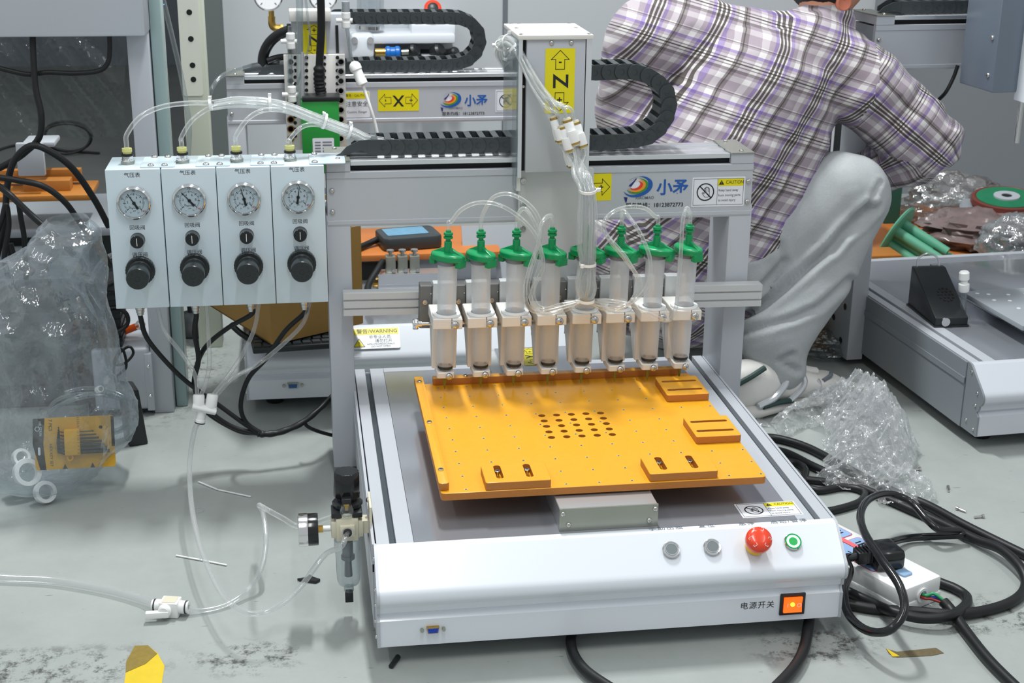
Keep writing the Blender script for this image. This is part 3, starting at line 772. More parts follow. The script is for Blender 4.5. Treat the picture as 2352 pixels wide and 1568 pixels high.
def make_syringe(label, group):
    t = thing('syringe', label, 'syringe', group=group)
    # hollow barrel with flange ring and cone
    r0, r1 = .0150, .0163
    prof = [(.0035, .0305), (.0062, .0310), (.0070, .0400), (.0120, .0425), (r0, .0490), (r1, .2260), (.0172, .2265), (.0172, .2300), (r1 - .0016, .2300), (r0 - .0016, .0510), (.0060, .0470), (.0030, .0320)]
    MB().lathe(prof, (0, 0, 0), (0, 0, 1), 32, closed=True).build('barrel', M['pp'], t, ang=50)
    MB().lathe([(.0168, .1318), (.0232, .1318), (.0236, .1335), (.0228, .1352), (.0168, .1352)], (0, 0, 0), (0, 0, 1), 32, closed=True).build('flange_ring', M['white_plastic'], t, ang=50)
    MB().lathe([(.0085, .0380), (.0122, .0380), (.0128, .0395), (.0124, .0424), (.0085, .0424)], (0, 0, 0), (0, 0, 1), 24, closed=True).build('seal_ring', M['black'], t, ang=50)
    MB().lathe([(.0006, .0), (.0016, .004), (.0030, .016), (.0042, .0245), (.0042, .0300)], (0, 0, 0), (0, 0, 1), 14).build('needle', mat_needle, t, ang=60)
    # green bayonet cap: oval plate leaning over, two ribs, neck and barbed port
    c = MB(); vs = []; k = 28
    for zz, sx, sy in ((.2255, .0285, .0178), (.2270, .0310, .0192), (.2345, .0310, .0192), (.2370, .0280, .0170), (.2390, .0150, .0110)):
        vs += [(sx*math.cos(2*PI*i/k), sy*math.sin(2*PI*i/k), zz) for i in range(k)]
    fs = [(a*k+i, a*k+(i+1) % k, (a+1)*k+(i+1) % k, (a+1)*k+i) for a in range(4) for i in range(k)] + [tuple(reversed(range(k))), tuple(range(4*k, 5*k))]
    c.add(vs, fs)
    c.prism([(-.0303, .2265), (-.0303, .2360), (-.0265, .2380), (-.006, .2470), (.006, .2470), (.0265, .2380), (.0303, .2360), (.0303, .2265)], (0, -.0026, 0), (1, 0, 0), (0, 0, 1), (0, 1, 0), .0052)
    c.box(.0200, .0305, -.0090, .0090, .2165, .2290); c.box(-.0305, -.0200, -.0090, .0090, .2165, .2290)
    cap = c.build('cap', M['green'], t, bevel=.0008, ang=40)
    MB().lathe([(.0062, .238), (.0062, .2560), (.0040, .2580), (.0040, .2610), (.0075, .2620), (.0078, .2650), (.0055, .2660), (.0055, .2668), (.0078, .2680), (.0075, .2715), (.0045, .2725), (.0040, .2755)], (0, 0, 0), (0, 0, 1), 20).build('port', M['green'], cap, ang=40)
    MB().lathe([(.0160, .2190), (.0176, .2190), (.0176, .2268), (.0160, .2268)], (0, 0, 0), (0, 0, 1), 28, closed=True).build('cap_gasket', M['ink_grey'], cap)
    return t
mat_needle = mat('needle', (128, 124, 50), .35)
TIPS = [(1021, 892.5), (1104, 888), (1179, 886), (1257, 883), (1334, 882), (1411, 879), (1486, 878), (1559, 873)]
TOPS = [(1030, 530), (1105, 531), (1187, 529), (1269, 526), (1352, 526), (1428, 521), (1511, 520), (1585, 516)]
CAPROT = [40, 58, 42, 60, 36, 48, 34, 68]
ORD = ['first', 'second', 'third', 'fourth', 'fifth', 'sixth', 'seventh', 'eighth']
YS = .510
br0 = make_bracket('', 'syringe brackets on the cross rail'); sy0 = make_syringe('', 'green-capped syringes')
SYR = []
for i in range(8):
    p, q = PX(*TIPS[i], y=YS), PX(*TOPS[i], y=YS)
    tilt = math.atan2(q.x - p.x, q.z - p.z)
    b = br0 if i == 0 else copy_tree(br0); s = sy0 if i == 0 else copy_tree(sy0)
    b.location = (p.x, YS, .1835); s.location = (p.x, YS, .1835)
    b.rotation_euler = (0, tilt, 0); s.rotation_euler = (0, tilt, 0)
    b['label'] = 'silver clamp bracket with thumb screw holding the %s syringe from the left' % ORD[i]
    s['label'] = 'clear plastic syringe with green cap, %s from the left in the row' % ORD[i]
    for ch in s.children:
        if ch.name.startswith('cap'): ch.rotation_euler = (0, 0, math.radians(-CAPROT[i]))
    SYR.append((p, q))
# thumb screws standing on the cross rail
for i, (u, v) in enumerate(((1318, 668), (1393, 666), (1542, 664))):
    p = PX(u, v, y=.628)
    o = MB().lathe([(.0035, 0), (.0035, .012), (.0055, .012), (.0055, .016), (.0100, .016), (.0104, .0175), (.0104, .0225), (.008, .0250)], (0, 0, 0), (0, 0, 1), 20).build('thumb_screw', M['chrome'], A)
    o.location = (p.x, .628, .3240 - p.x*.0119 - .004)
# ---------------------------------------------------------------- four pressure control boxes beside the beam
M['fitting_yellow'] = mat('fitting_yellow', (206, 204, 128), .35)
BX = [-.3995, -.3107, -.2222, -.1338]
BW, BZ0, BZ1, BY0, BY1 = .0872, .3095, .5460, .6200, .7240
M['knob'] = mat('knob', (34, 40, 42), .3, bump=.06, bscale=300)
M['dial'] = mat('dial', (250, 251, 254), .4)
glass_dial = clear_mat('dial_glass', base=.01, edge=.25, rough=.03, gloss=.95)
def tick_quads(c, r0, r1, n, a0, a1, w):
    q = []
    for i in range(n):
        a = math.radians(a0 + (a1 - a0)*i/(n - 1)); d = V((math.cos(a), math.sin(a), 0)); p = V((-d.y, d.x, 0))*w/2
        q.append([tuple((d*r0 - p)[:2]), tuple((d*r1 - p)[:2]), tuple((d*r1 + p)[:2]), tuple((d*r0 + p)[:2])])
    return q
def make_gauge(parent, c, ang, r=.0274, axis=(0, -1, 0), right=(1, 0, 0), up=(0, 0, 1)):
    c, ax, rt, u = V(c), V(axis), V(right), V(up)
    g = MB().lathe([(r*.92, 0), (r*1.0, .001), (r*1.03, .006), (r*.99, .0105), (r*.90, .0118), (r*.84, .0100), (r*.83, .0062)], c, ax, 40).build('gauge_bezel', M['chrome'], parent, ang=70)
    MB().cyl(c + ax*.004, c + ax*.0064, r*.86, n=36).build('dial', M['dial'], g)
    e = c + ax*.0065
    strokes(tick_quads(0, r*.52, r*.60, 31, 225, -45, r*.022) + tick_quads(0, r*.48, r*.62, 7, 225, -45, r*.04), e, rt, u, M['ink'], g, 'scale_marks', .0001)['kind'] = 'stuff'
    for i, s_ in enumerate(('0', '2', '4', '6', '8', '10')):
        a = math.radians(225 - i*54); text(s_, r*.20, M['ink'], g, e + ax*.0001 + (rt*math.cos(a) + u*math.sin(a))*r*.38, rt, u)
    for i, s_ in enumerate(('0', '35', '70', '105', '140')):
        a = math.radians(225 - i*67.5); text(s_, r*.19, M['ink_red'] if i == 4 else M['ink'], g, e + ax*.0001 + (rt*math.cos(a) + u*math.sin(a))*r*.72, rt, u)
    text('kg/cm²', r*.15, M['ink'], g, e + ax*.0001 - u*r*.30, rt, u); text('psi', r*.14, M['ink'], g, e + ax*.0001 - u*r*.46, rt, u)
    for sx in (-.22, .22): MB().sphere(e + rt*(r*sx) - u*(r*.56) , r*.055, 8, 6).build('dial_screw', M['chrome'], g)
    a = math.radians(ang); d = rt*math.sin(a) + u*math.cos(a); w = rt*math.cos(a) - u*math.sin(a)
    n = MB()
    for (h0, h1, w0, w1) in ((.0, .68, .035, .012), (-.02, -.42, .05, .075)):
        n.prism([(-w0*r, h0*r), (w0*r, h0*r), (w1*r, h1*r), (-w1*r, h1*r)] if h1 > h0 else [(-w1*r, h1*r), (w1*r, h1*r), (w0*r, h0*r), (-w0*r, h0*r)], e + ax*.0006, w, d, w.cross(d), .0004)
    n.cyl(e + ax*.0002, e + ax*.0016, r*.10, n=14)
    n.build('pointer', M['ink'], g)
    MB().cyl(c + ax*.0100, c + ax*.0104, r*.85, n=36).build('gauge_glass', glass_dial, g)
    return g
def make_box(i, ang, label):
    x0 = BX[i]; cx = x0 + BW/2
    t = thing('pressure_control_box', label, 'control box', (cx, (BY0 + BY1)/2, BZ0), group='pressure control boxes')
    dz = -BZ0; oy = -(BY0 + BY1)/2
    yf = BY0 + oy
    MB().box(-BW/2, BW/2, yf, BY1 + oy, 0, BZ1 - BZ0).build('enclosure', M['mint'], t, bevel=.0012)
    def z(u, v): return PX(u, v, y=BY0).z - BZ0
    gx, sh = cx*0, 0
    sp = BX[1] - BX[0]
    gz = [.4910, .4930, .4936, .4946][i] - BZ0 + .0005
    make_gauge(t, (-.0005, yf, gz), ang)
    text('气压表', .0086, M['ink'], t, (-.001, yf - .0003, gz + .0448), spacing=1.05)
    text('回吸阀', .0084, M['ink'], t, (.0012, yf - .0003, gz - .0432), spacing=1.05)
    text('调压阀', .0084, M['ink'], t, (.0020, yf - .0003, gz - .0895), spacing=1.05)
    k = MB().lathe([(.0112, 0), (.0112, .003), (.0108, .017), (.0100, .018), (.0085, .018)], (.0005, yf, gz - .0630), (0, -1, 0), 28).build('suck_back_knob', M['black_gloss'], t)
    MB().box(.0000, .0010, yf - .0184, yf - .0178, gz - .0695, gz - .0565).build('knob_mark', M['white_plastic'], k)
    MB().ring((.0005, yf, gz - .0630), (0, -1, 0), .0114, .0121, .0012, 28).build('knob_collar', M['side_grey'], k)
    # large regulator knob: knurled ring and stepped cylinder
    c = (.0012, yf, gz - .1150)
    n = 60; pr = []
    b = MB(); vs = []
    for h, r_ in ((0, .0236), (.0085, .0236), (.0095, .0225)):
        vs += [(c[0] + (r_ + (.0007 if q % 2 else 0))*math.cos(2*PI*q/n), yf - h, c[2] + (r_ + (.0007 if q % 2 else 0))*math.sin(2*PI*q/n)) for q in range(n)]
    b.add(vs, [(a*n+q, a*n+(q+1) % n, (a+1)*n+(q+1) % n, (a+1)*n+q) for a in range(2) for q in range(n)] + [tuple(range(2*n, 3*n))])
    rk = b.build('locking_ring', M['knob'], t, ang=30)
    MB().lathe([(.0190, .009), (.0190, .014), (.0172, .015), (.0172, .034), (.0182, .035), (.0182, .054), (.0172, .0558), (.0046, .0558), (.0046, .0550)], c, (0, -1, 0), 36).build('pressure_knob', M['knob'], t)
    for q in range(8):
        a = 2*PI*q/8; MB().cyl((c[0] + .0112*math.cos(a), yf - .0557, c[2] + .0112*math.sin(a)), (c[0] + .0112*math.cos(a), yf - .0563, c[2] + .0112*math.sin(a)), .0018, n=8).build('knob_stud', M['knob'], rk)
    # fitting on top
    ty = oy + .668; tz = BZ1 - BZ0; tx = -.0115
    f = MB().cyl((tx, ty, tz), (tx, ty, tz + .0045), .0125, n=6).build('hex_nut', M['steel'], t, bevel=.0005, seg=1)
    MB().lathe([(.0100, .0045), (.0100, .0075), (.0090, .008), (.0090, .0130)], (tx, ty, tz), (0, 0, 1), 20).build('fitting_body', M['chrome'], f)
    MB().lathe([(.0096, .0130), (.0100, .0140), (.0096, .0170)], (tx, ty, tz), (0, 0, 1), 20).build('black_collar', M['rubber'], f)
    MB().lathe([(.0072, .017), (.0072, .0195), (.0082, .020), (.0082, .0255)], (tx, ty, tz), (0, 0, 1), 16).build('brass_collar', M['fitting_yellow'], f)
    # cable gland below
    gxx = [-.0095, -.0050, .0000, .0030][i]
    g = MB().lathe([(.0098, 0), (.0098, -.008), (.0085, -.009)], (gxx, oy + .66, 0), (0, 0, 1), 20).build('cable_gland', M['white_plastic'], t)
    MB().lathe([(.0080, -.009), (.0080, -.014), (.0070, -.015), (.0070, -.0195), (.0058, -.0205), (.0058, -.024)], (gxx, oy + .66, 0), (0, 0, 1), 16).build('gland_nut', M['screw'], g)
    return t, V((tx + cx, .668, BZ1 + .0225)), V((gxx + cx, .66, BZ0 - .024))
BOX = []
for i, (a, l) in enumerate(((-31, 'pale mint pressure box at the far left of the row of four'), (-40, 'pale mint pressure box second from the left, pointer leaning most to the left'),
                            (-14, 'pale mint pressure box third from the left in the row'), (9, 'pale mint pressure box next to the beam end, pointer right of upright'))):
    BOX.append(make_box(i, a, l))
# joining plates on top of the boxes
for i in range(4):
    x = BX[i] + BW + .0008
    w = .056 if i < 3 else .060
    x0 = x - (.033 if i < 3 else .0245)
    t = thing('joining_plate', ['mint joining plate with four dome screws between the first and second boxes', 'mint joining plate with four dome screws between the second and third boxes',
               'mint joining plate with four dome screws between the third and fourth boxes', 'mint joining plate tying the fourth box to the beam end'][i], 'plate', (x0 + w/2, .6700, BZ1), group='joining plates on the boxes')
    MB().prism(rrect(w, .0820, .004), (0, 0, 0), (1, 0, 0), (0, 1, 0), (0, 0, 1), .0022).build('plate_sheet', M['mint'], t, bevel=.0004, seg=1)
    for sx in ((-.011, .011) if i < 3 else (-.021,)):
        for sy in (-.034, .034):
            MB().lathe([(.0055, .0022), (.0053, .0035), (.0040, .0052), (.0020, .0060)], (sx, sy, 0), (0, 0, 1), 16).build('dome_screw', M['chrome'], t, ang=60)
    if i == 3: t.location.z = BZ1 + .0003
# ---------------------------------------------------------------- cable chains
def link_mesh(p=.0232, h=.0132, half=.028):
    b = MB()
    for s in (-1, 1):
        poly = [(-.004, -h*.92), (p*.5, -h)] + [(p + h*math.cos(a)*.98, h*math.sin(a)) for a in [math.radians(-90 + 18*i) for i in range(11)]] + [(p*.5, h), (-.004, h*.92)]
        o = V((0, s*half, 0)); ax_ = V((1, s*.115, 0)).normalized()
        n = V((0, s, 0))
        if s > 0: b.prism(list(reversed(poly)), o, ax_, (0, 0, 1), n, .0028)
        else: b.prism(poly, o, ax_, (0, 0, 1), n, .0028)
        b.ring(o + ax_*p + n*.0026, n, .0043, .0053, .0007, 14)
    for z in (-h, h - .0026): b.box(.003, .0135, -half, half, z, z + .0026)
    return b
def cable_chain(label, pins, y, p=.0232, h=.0132, half=.028, dir_len=None, m='chain', end=True):
    path = spline(pins, 14)
    # equal steps along the path
    out = [path[0]]; i = 0; acc = 0.0; last = path[0]
    for q in path[1:]:
        seg = q - last
        while acc + seg.length >= p:
            f = (p - acc) / seg.length; last = last + seg*f; out.append(last); seg = q - last; acc = 0.0
        acc += seg.length; last = q
    root = thing('cable_chain', label, 'cable chain', out[0])
    me = link_mesh(p, h, half).mesh('chain_link', ang=25); me.materials.append(M[m])
    for a, b in zip(out[:-1], out[1:]):
        o = link('chain_link', me, None, root)
        d = (b - a).normalized()
        w = V((0, 1, 0)); w = (w - d*w.dot(d)).normalized(); u = d.cross(w)
        if u.z < 0 and False: u = -u
        o.matrix_local = Matrix(((d.x, w.x, u.x, a.x - out[0].x), (d.y, w.y, u.y, a.y - out[0].y), (d.z, w.z, u.z, a.z - out[0].z), (0, 0, 0, 1)))
    if end:
        e = MB().prism([(-.058, -h), (-.042, -h), (-.016, -h*.3), (.002, -h), (.002, h), (-.018, h*.9), (-.040, h*.1), (-.050, -h*.7)], (0, -half - .002, 0), (1, 0, 0), (0, 0, 1), (0, 1, 0), .003)
        e.prism([(-.030, -h), (.002, -h), (.002, h), (-.012, h*.75), (-.030, -h*.2)], (0, half - .002, 0), (1, 0, 0), (0, 0, 1), (0, 1, 0), .003)
        e.box(-.040, .004, -half, half, -h, -h + .002)
        e.build('end_bracket', M[m], root)
    return root, out
YC = .7150
PINS = [(850, 338.6), (990, 336), (1152, 332), (1300, 328.5), (1368, 327), (1430, 325), (1461, 322), (1489.5, 315), (1514.5, 296), (1531.6, 270), (1538, 238.5), (1531, 209), (1510, 187), (1484, 172), (1454, 164.5), (1423.5, 164.5), (1392, 166), (1330, 168)]
chain, chpts = cable_chain('black cable chain looping over the beam beside the Z head', [PX(u, v, y=YC - .031) + V((0, .031, 0)) for u, v in PINS], YC)
# ---------------------------------------------------------------- air tubes from the boxes into the chain
def px_path(pts):
    return [PX(p[0], p[1], y=p[2]) if len(p) == 3 else PX(p[0], p[1], **p[3]) for p in pts]
jit = lambda s: V((random.uniform(-s, s), random.uniform(-s, s), random.uniform(-s, s)))
R_T = .0041
mouth = [(850, 322, .708), (905, 330, .708)]
tops = [b[1] for b in BOX]
def bundle_tube(i, mids, off, label):
    pts = [tops[i] - V((0, 0, .006)), tops[i] + V((0, 0, .010))] + [PX(*m[:2], y=m[2]) + V((0, off[0], off[1])) for m in mids]
    tube_obj('air_tube', pts, R_T, M['tube'], label, 'tube', 'clear air tubes from the boxes')
tail = [(660, 247, .69), (715, 268, .70), (760, 285, .705), (810, 304, .71), (850, 322, .712), (905, 331, .715)]
for k, (oy, oz) in enumerate(((0, 0), )):
    bundle_tube(0, [(292, 312, .67), (322, 273, .675), (370, 250, .68), (430, 241, .685), (485, 240, .688), (540, 232, .69), (605, 233, .69)] + tail, (0, .003), 'clear air tube arching from the leftmost pressure box to the cable chain')
    bundle_tube(1, [(417, 310, .67), (440, 274, .675), (482, 245, .682), (535, 236, .69), (605, 238, .69)] + tail, (.004, -.003), 'clear air tube arching from the second pressure box to the cable chain')
    bundle_tube(2, [(543, 300, .67), (573, 260, .675), (612, 243, .682)] + tail, (-.004, -.006), 'clear air tube arching from the third pressure box to the cable chain')
    bundle_tube(3, [(663, 312, .67), (690, 283, .68), (722, 275, .69)] + tail[2:], (.002, -.008), 'short clear air tube from the fourth pressure box to the cable chain')
for k in range(5):
    oz, oy = (-.010, -.004, .000, .004, .007)[k], (.006, -.007, .009, -.004, .005)[k]
    st = [(480 + 6*k, 241, .70), (545, 234, .70), (612, 238, .70)]
    pts = [PX(*m[:2], y=m[2]) + V((0, oy, oz*.7)) for m in st + tail]
    tube_obj('air_tube', pts, R_T*.95, M['tube'], 'clear air tube inside the tied bundle entering the cable chain', 'tube', 'tied tubes entering the chain')
def cable_tie(c, axis, r, label, tail_dir=None, m='tie', w=.0022, squash=1.0):
    t = thing('cable_tie', label, 'cable tie', c, group='cable ties')
    s, u, a = frame(axis)
    n = 24; b = MB(); vs = []
    for (rr, h) in ((r, -w), (r + .0012, -w), (r + .0012, w), (r, w)):
        vs += [s*(rr*math.cos(2*PI*i/n)) + u*(rr*squash*math.sin(2*PI*i/n)) + a*h for i in range(n)]
    b.add(vs, [(k*n+i, k*n+(i+1) % n, ((k+1) % 4)*n+(i+1) % n, ((k+1) % 4)*n+i) for k in range(4) for i in range(n)])
    b.build('strap', M[m], t)
    td = V(tail_dir) if tail_dir else s
    MB().obox(td.normalized()*(r*1.05 + .002), td.normalized(), td.normalized().cross(a), a, .0032, .0026, w*1.3).build('tie_head', M[m], t, bevel=.0005, seg=1)
    return t
for (u, v, y, d, r, l, td) in ((483, 240, .690, (1, 0, .12), .0085, 'white cable tie farthest left on the arched tubes', (0, 0, 1)), (620, 238, .692, (1, 0, 0), .0115, 'white cable tie at the crest of the arched tubes', (0, 0, 1)),
                               (745, 278, .704, (1, .1, -.33), .0125, 'white cable tie on the tubes above the fourth pressure box', (0, -.5, 1)), (802, 302, .708, (1, .1, -.33), .0125, 'white cable tie with long tail just before the cable chain', (0.2, -.3, 1))):
    cable_tie(PX(u, v, y=y), d, r, l, td)
# ---------------------------------------------------------------- tubes over the z head, fittings, hanging bundle
def fitting(c, d, label, two=True, s=1.0):
    """white push-in Y fitting: body along d, one port at the top, two below"""
    t = thing('tube_fitting', label, 'fitting', c, group='white push-in fittings')
    a, u, d = frame(d)
    r = .0072*s
    MB().lathe([(r*.86, -.016*s), (r, -.014*s), (r, -.002*s), (r*1.05, 0)], (0, 0, 0), d, 18).build('inlet_body', M['white_plastic'], t)
    MB().lathe([(r*.95, -.0188*s), (r*.95, -.016*s)], (0, 0, 0), d, 18).build('collar_ring', M['brass'], t)
    MB().lathe([(r*.7, -.0215*s), (r*.78, -.0188*s)], (0, 0, 0), d, 18).build('release_collar', M['ivory'], t)
    for k in ((-1, 1) if two else (0,)):
        o = a*(k*.0068*s)
        MB().lathe([(r*.9, -.004*s), (r, 0), (r, .012*s)], o, d, 18).build('outlet_body', M['white_plastic'], t)
        MB().lathe([(r*.97, .012*s), (r*.97, .0145*s)], o, d, 18).build('collar_ring', M['brass'], t)
        MB().lathe([(r*.8, .0145*s), (r*.72, .0172*s)], o, d, 18).build('release_collar', M['ivory'], t)
    MB().ring(-u*(.002*s) + d*(-.001), u, .0018*s, .0036*s, .008*s, 12).build('mount_eye', M['white_plastic'], t)
    return t
FIT = [((1282, 300, .562), (.28, -.12, -.95), 'white push-in fitting highest in the cluster before the Z head'), ((1300, 322, .550), (.30, -.12, -.95), 'white push-in fitting at the left of the cluster before the Z head'),
       ((1312, 306, .548), (.30, -.12, -.95), 'large white push-in fitting at the front of the cluster'), ((1330, 312, .553), (.28, -.12, -.95), 'white push-in fitting at the right of the cluster before the Z head'),
       ((1308, 358, .556), (.30, -.10, -.95), 'white push-in fitting lowest in the cluster before the Z head')]
fpos = []
for (u, v, y), d, l in FIT:
    p = PX(u, v, y=y); fitting(p, d, l, True, 1.22); fpos.append((p, V(d).normalized()))
# from behind the head, over the side window, down to the fittings
for k in range(13):
    a = k % 5; p, d = fpos[a]
    a_ = frame(d)[0]
    e = p - d*.023
    j = V((random.uniform(-.004, .004), random.uniform(-.004, .004), random.uniform(-.005, .005)))
    pts = [PX(1178, 172, y=.79) + j, PX(1160, 140, y=.775) + j*1.6, PX(1148, 112, y=.74) + j*1.8, PX(1160, 94, y=.69) + j*1.5, PX(1186, 108, y=.635) + j*1.2,
           PX(1186, 108, y=.62).lerp(e, .35) + j*1.9 - V((0, 0, .004)), PX(1186, 108, y=.61).lerp(e, .70) + j*1.8, e - d*.026 + j*.6, e - d*.006, e + d*.008]
    tube_obj('air_tube', pts, .0026, M['tube'], 'thin clear tube running over the Z head side to the white fittings', 'tube', 'thin tubes over the Z head')
for (u, v, y, d, r, l, td) in ((1155, 104, .715, (.0, -.6, .9), .0125, 'pale cable tie leftmost at the Z head corner', (-1, 0, 0)), (1170, 96, .68, (.3, -.9, .1), .0125, 'pale cable tie topmost at the Z head corner', (0, 0, 1)),
                               (1186, 110, .64, (.5, -.5, -.7), .0125, 'pale cable tie with head up against the Z head window', (.6, 0, .6)), (1163, 128, .76, (-.2, .4, -.8), .0125, 'pale cable tie lowest at the Z head corner', (0, -1, -.4))):
    cable_tie(PX(u, v, y=y), d, r, l, td)
# hanging bundle
YB0 = .462
knot = PX(1345, 690, y=.455)
def hang(k, tot, r0=.0125):
    a = 2*PI*k/tot + .4; rr = r0 * (.95 if k % 3 else .45)
    return V((rr*math.cos(a)*1.15, rr*math.sin(a)*.9, 0))
lower = []
ends = []
for k in range(10):
    f, s = k // 2, (k % 2)*2 - 1
    p, d = fpos[f]; a_ = frame(d)[0]
    st = p + a_*(s*.0083) + d*.018
    o = hang(k, 10)
    head = [st - d*.006, st + d*.012, PX(1335, 395, y=.505) + o*1.0, PX(1350, 437, y=.478) + o*.92, PX(1352, 500, y=.466) + o*1.15, PX(1350, 560, y=.460) + o*1.1, PX(1350, 606, y=.456) + o*.8]
    lower.append((k, head, o))
ROUTE = {
 0: [(1288, 716, .452), (1240, 720, .452), (1220, 690, .450), (1230, 640, .452), (1243, 590, .455), (1232, 545, .460), (1200, 505, .468), (1150, 473, .480), (1100, 466, .492), (1060, 482, .503), (1038, 508, .509)],
 1: [(1288, 708, .448), (1226, 716, .446), (1206, 680, .446), (1214, 625, .448), (1236, 560, .455), (1239, 508, .462), (1214, 470, .470), (1172, 447, .482), (1135, 453, .496), (1113, 485, .506)],
 2: [(1285, 700, .456), (1234, 709, .458), (1213, 660, .458), (1226, 600, .460), (1240, 555, .465), (1226, 508, .475), (1206, 479, .490), (1191, 489, .504)],
 3: [(1290, 704, .442), (1240, 704, .440), (1225, 665, .444), (1248, 610, .450), (1237, 545, .465), (1247, 507, .485), (1263, 494, .500)],
 4: [(1390, 706, .448), (1445, 694, .446), (1464, 645, .448), (1438, 590, .452), (1395, 540, .465), (1368, 508, .485), (1355, 502, .503)],
 5: [(1395, 700, .440), (1440, 697, .440), (1484, 660, .440), (1494, 600, .446), (1474, 540, .462), (1448, 500, .480), (1432, 481, .497), (1427, 492, .507)],
 6: [(1400, 712, .452), (1455, 690, .450), (1472, 650, .450), (1440, 600, .455), (1398, 548, .462), (1387, 512, .470), (1408, 486, .480), (1445, 474, .490), (1482, 478, .500), (1504, 496, .508)],
 7: [(1395, 690, .458), (1450, 700, .460), (1495, 722, .462), (1532, 736, .464), (1550, 715, .466), (1558, 660, .470), (1564, 580, .480), (1568, 510, .492), (1577, 478, .502), (1585, 490, .509)]}
for k, head, o in lower:
    if k < 8:
        q = SYR[k][1]; port = V((q.x, YS, .1835 + .2755))
        tl = math.atan2(SYR[k][1].x - SYR[k][0].x, SYR[k][1].z - SYR[k][0].z)
        port = V((SYR[k][0].x + .2755*math.sin(tl), YS, .1835 + .2755*math.cos(tl)))
        mid = [PX(1347, 650, y=.452) + o*1.15, PX(1347, 685, y=.450) + o*.5] + [PX(u, v, y=y) + V((0, 0, o.x*.12)) for u, v, y in ROUTE[k]]
        pts = head + mid + [port + V((0, 0, .012)), port - V((0, 0, .008))]
        tube_obj('air_tube', pts, .0033, M['tube'], 'clear tube from the hanging bundle to the cap of the %s syringe' % ORD[k], 'tube', 'syringe supply tubes')
    else:
        pts = head + [PX(1338 + 18*(k - 8), 640, y=.448), PX(1335 + 30*(k-8), 672, y=.445), PX(1352, 690, y=.444), PX(1366, 665, y=.447), PX(1362, 630, y=.452), PX(1356, 590, y=.456)]
        tube_obj('air_tube', pts, .0030, M['tube'], ['clear tube doubled back at the left of the hanging bundle', 'clear tube doubled back at the right of the hanging bundle'][k - 8], 'tube')
for k in range(6):
    o = hang(k + .5, 6, .0085)
    p, d = fpos[(k*2 + 1) % 5]
    pts = [p + d*.010 + o*.3, PX(1335, 395, y=.505) + o, PX(1350, 437, y=.478) + o*.9, PX(1352, 500, y=.466) + o, PX(1350, 560, y=.460) + o, PX(1350, 606, y=.456) + o*.85, PX(1346, 650, y=.452) + o, PX(1346, 684, y=.450) + o*.6]
    tube_obj('air_tube', pts, .0029, M['tube'], 'clear tube in the thick bundle hanging before the mount plate', 'tube', 'bundled hanging tubes')
cable_tie(PX(1350, 437, y=.478), (.05, .12, -1), .0150, 'white cable tie around the hanging bundle level with the yellow arrow sticker', (1, -.3, .1), squash=.9)
cable_tie(PX(1350, 606, y=.456), (0, .02, -1), .0140, 'white cable tie around the hanging bundle among the syringe caps', (-.7, -.8, 0), squash=.9)
cable_tie(PX(1347, 690, y=.450), (0, .02, -1), .0135, 'white cable tie at the bottom of the hanging bundle', (-1, -.3, 0), squash=.9)
# ---------------------------------------------------------------- tubes and cables under the boxes
mani = PX(468, 937, y=.600)
mn = thing('tube_manifold', 'white four-in-one tube fitting hanging below the pressure boxes', 'fitting', mani)
for dx in (-.0085, .0125):
    a, u, d = frame((.12 + dx*6, .25, 1))
    MB().lathe([(.0085, -.004), (.0098, 0), (.0098, .018), (.0088, .020), (.0070, .020)], (dx, 0, .004), d, 20).build('upper_port', M['white_plastic'], mn)
MB().obox((.001, 0, 0), V((1, 0, -.28)).normalized(), (0, 1, 0), V((.28, 0, 1)).normalized(), .0205, .0085, .0062).build('manifold_body', M['white_plastic'], mn, bevel=.002)
MB().cyl((-.018, -.0085, .007), (.021, -.0085, -.005), .0042, n=12).build('rib', M['white_plastic'], mn)
MB().lathe([(.0078, .008), (.0078, -.012), (.0088, -.013), (.0088, -.017)], (-.004, 0, -.008), V((.22, .1, 1)), 20).build('lower_port', M['white_plastic'], mn)
MB().lathe([(.0090, -.0172), (.0090, -.0190)], (-.004, 0, -.008), V((.22, .1, 1)), 20).build('dark_ring', M['black'], mn)
for i, (pts, e, l) in enumerate((([(362, 706, .66), (378, 760, .645), (420, 815, .63), (448, 862, .615)], (-.0095, .002, .018), 'clear tube dropping from the leftmost pressure box to the white manifold'),
                    ([(474, 698, .66), (478, 760, .65), (481, 830, .63), (474, 875, .615)], (-.0055, .002, .018), 'clear tube dropping from the second pressure box to the white manifold'),
                    ([(595, 692, .66), (584, 755, .65), (556, 815, .635), (520, 868, .615)], (.0135, .002, .018), 'clear tube dropping from the third pressure box to the white manifold'),
                    ([(712, 690, .66), (696, 742, .65), (650, 790, .64), (590, 838, .63), (535, 868, .615)], (.0170, .002, .016), 'clear tube dropping from the fourth pressure box to the white manifold'))):
    tube_obj('air_tube', [PX(u, v, y=y) for u, v, y in pts] + [mani + V(e)], .0036, M['tube'], l, 'tube', 'tubes to the white manifold')
join = PX(600, 997, y=.70)
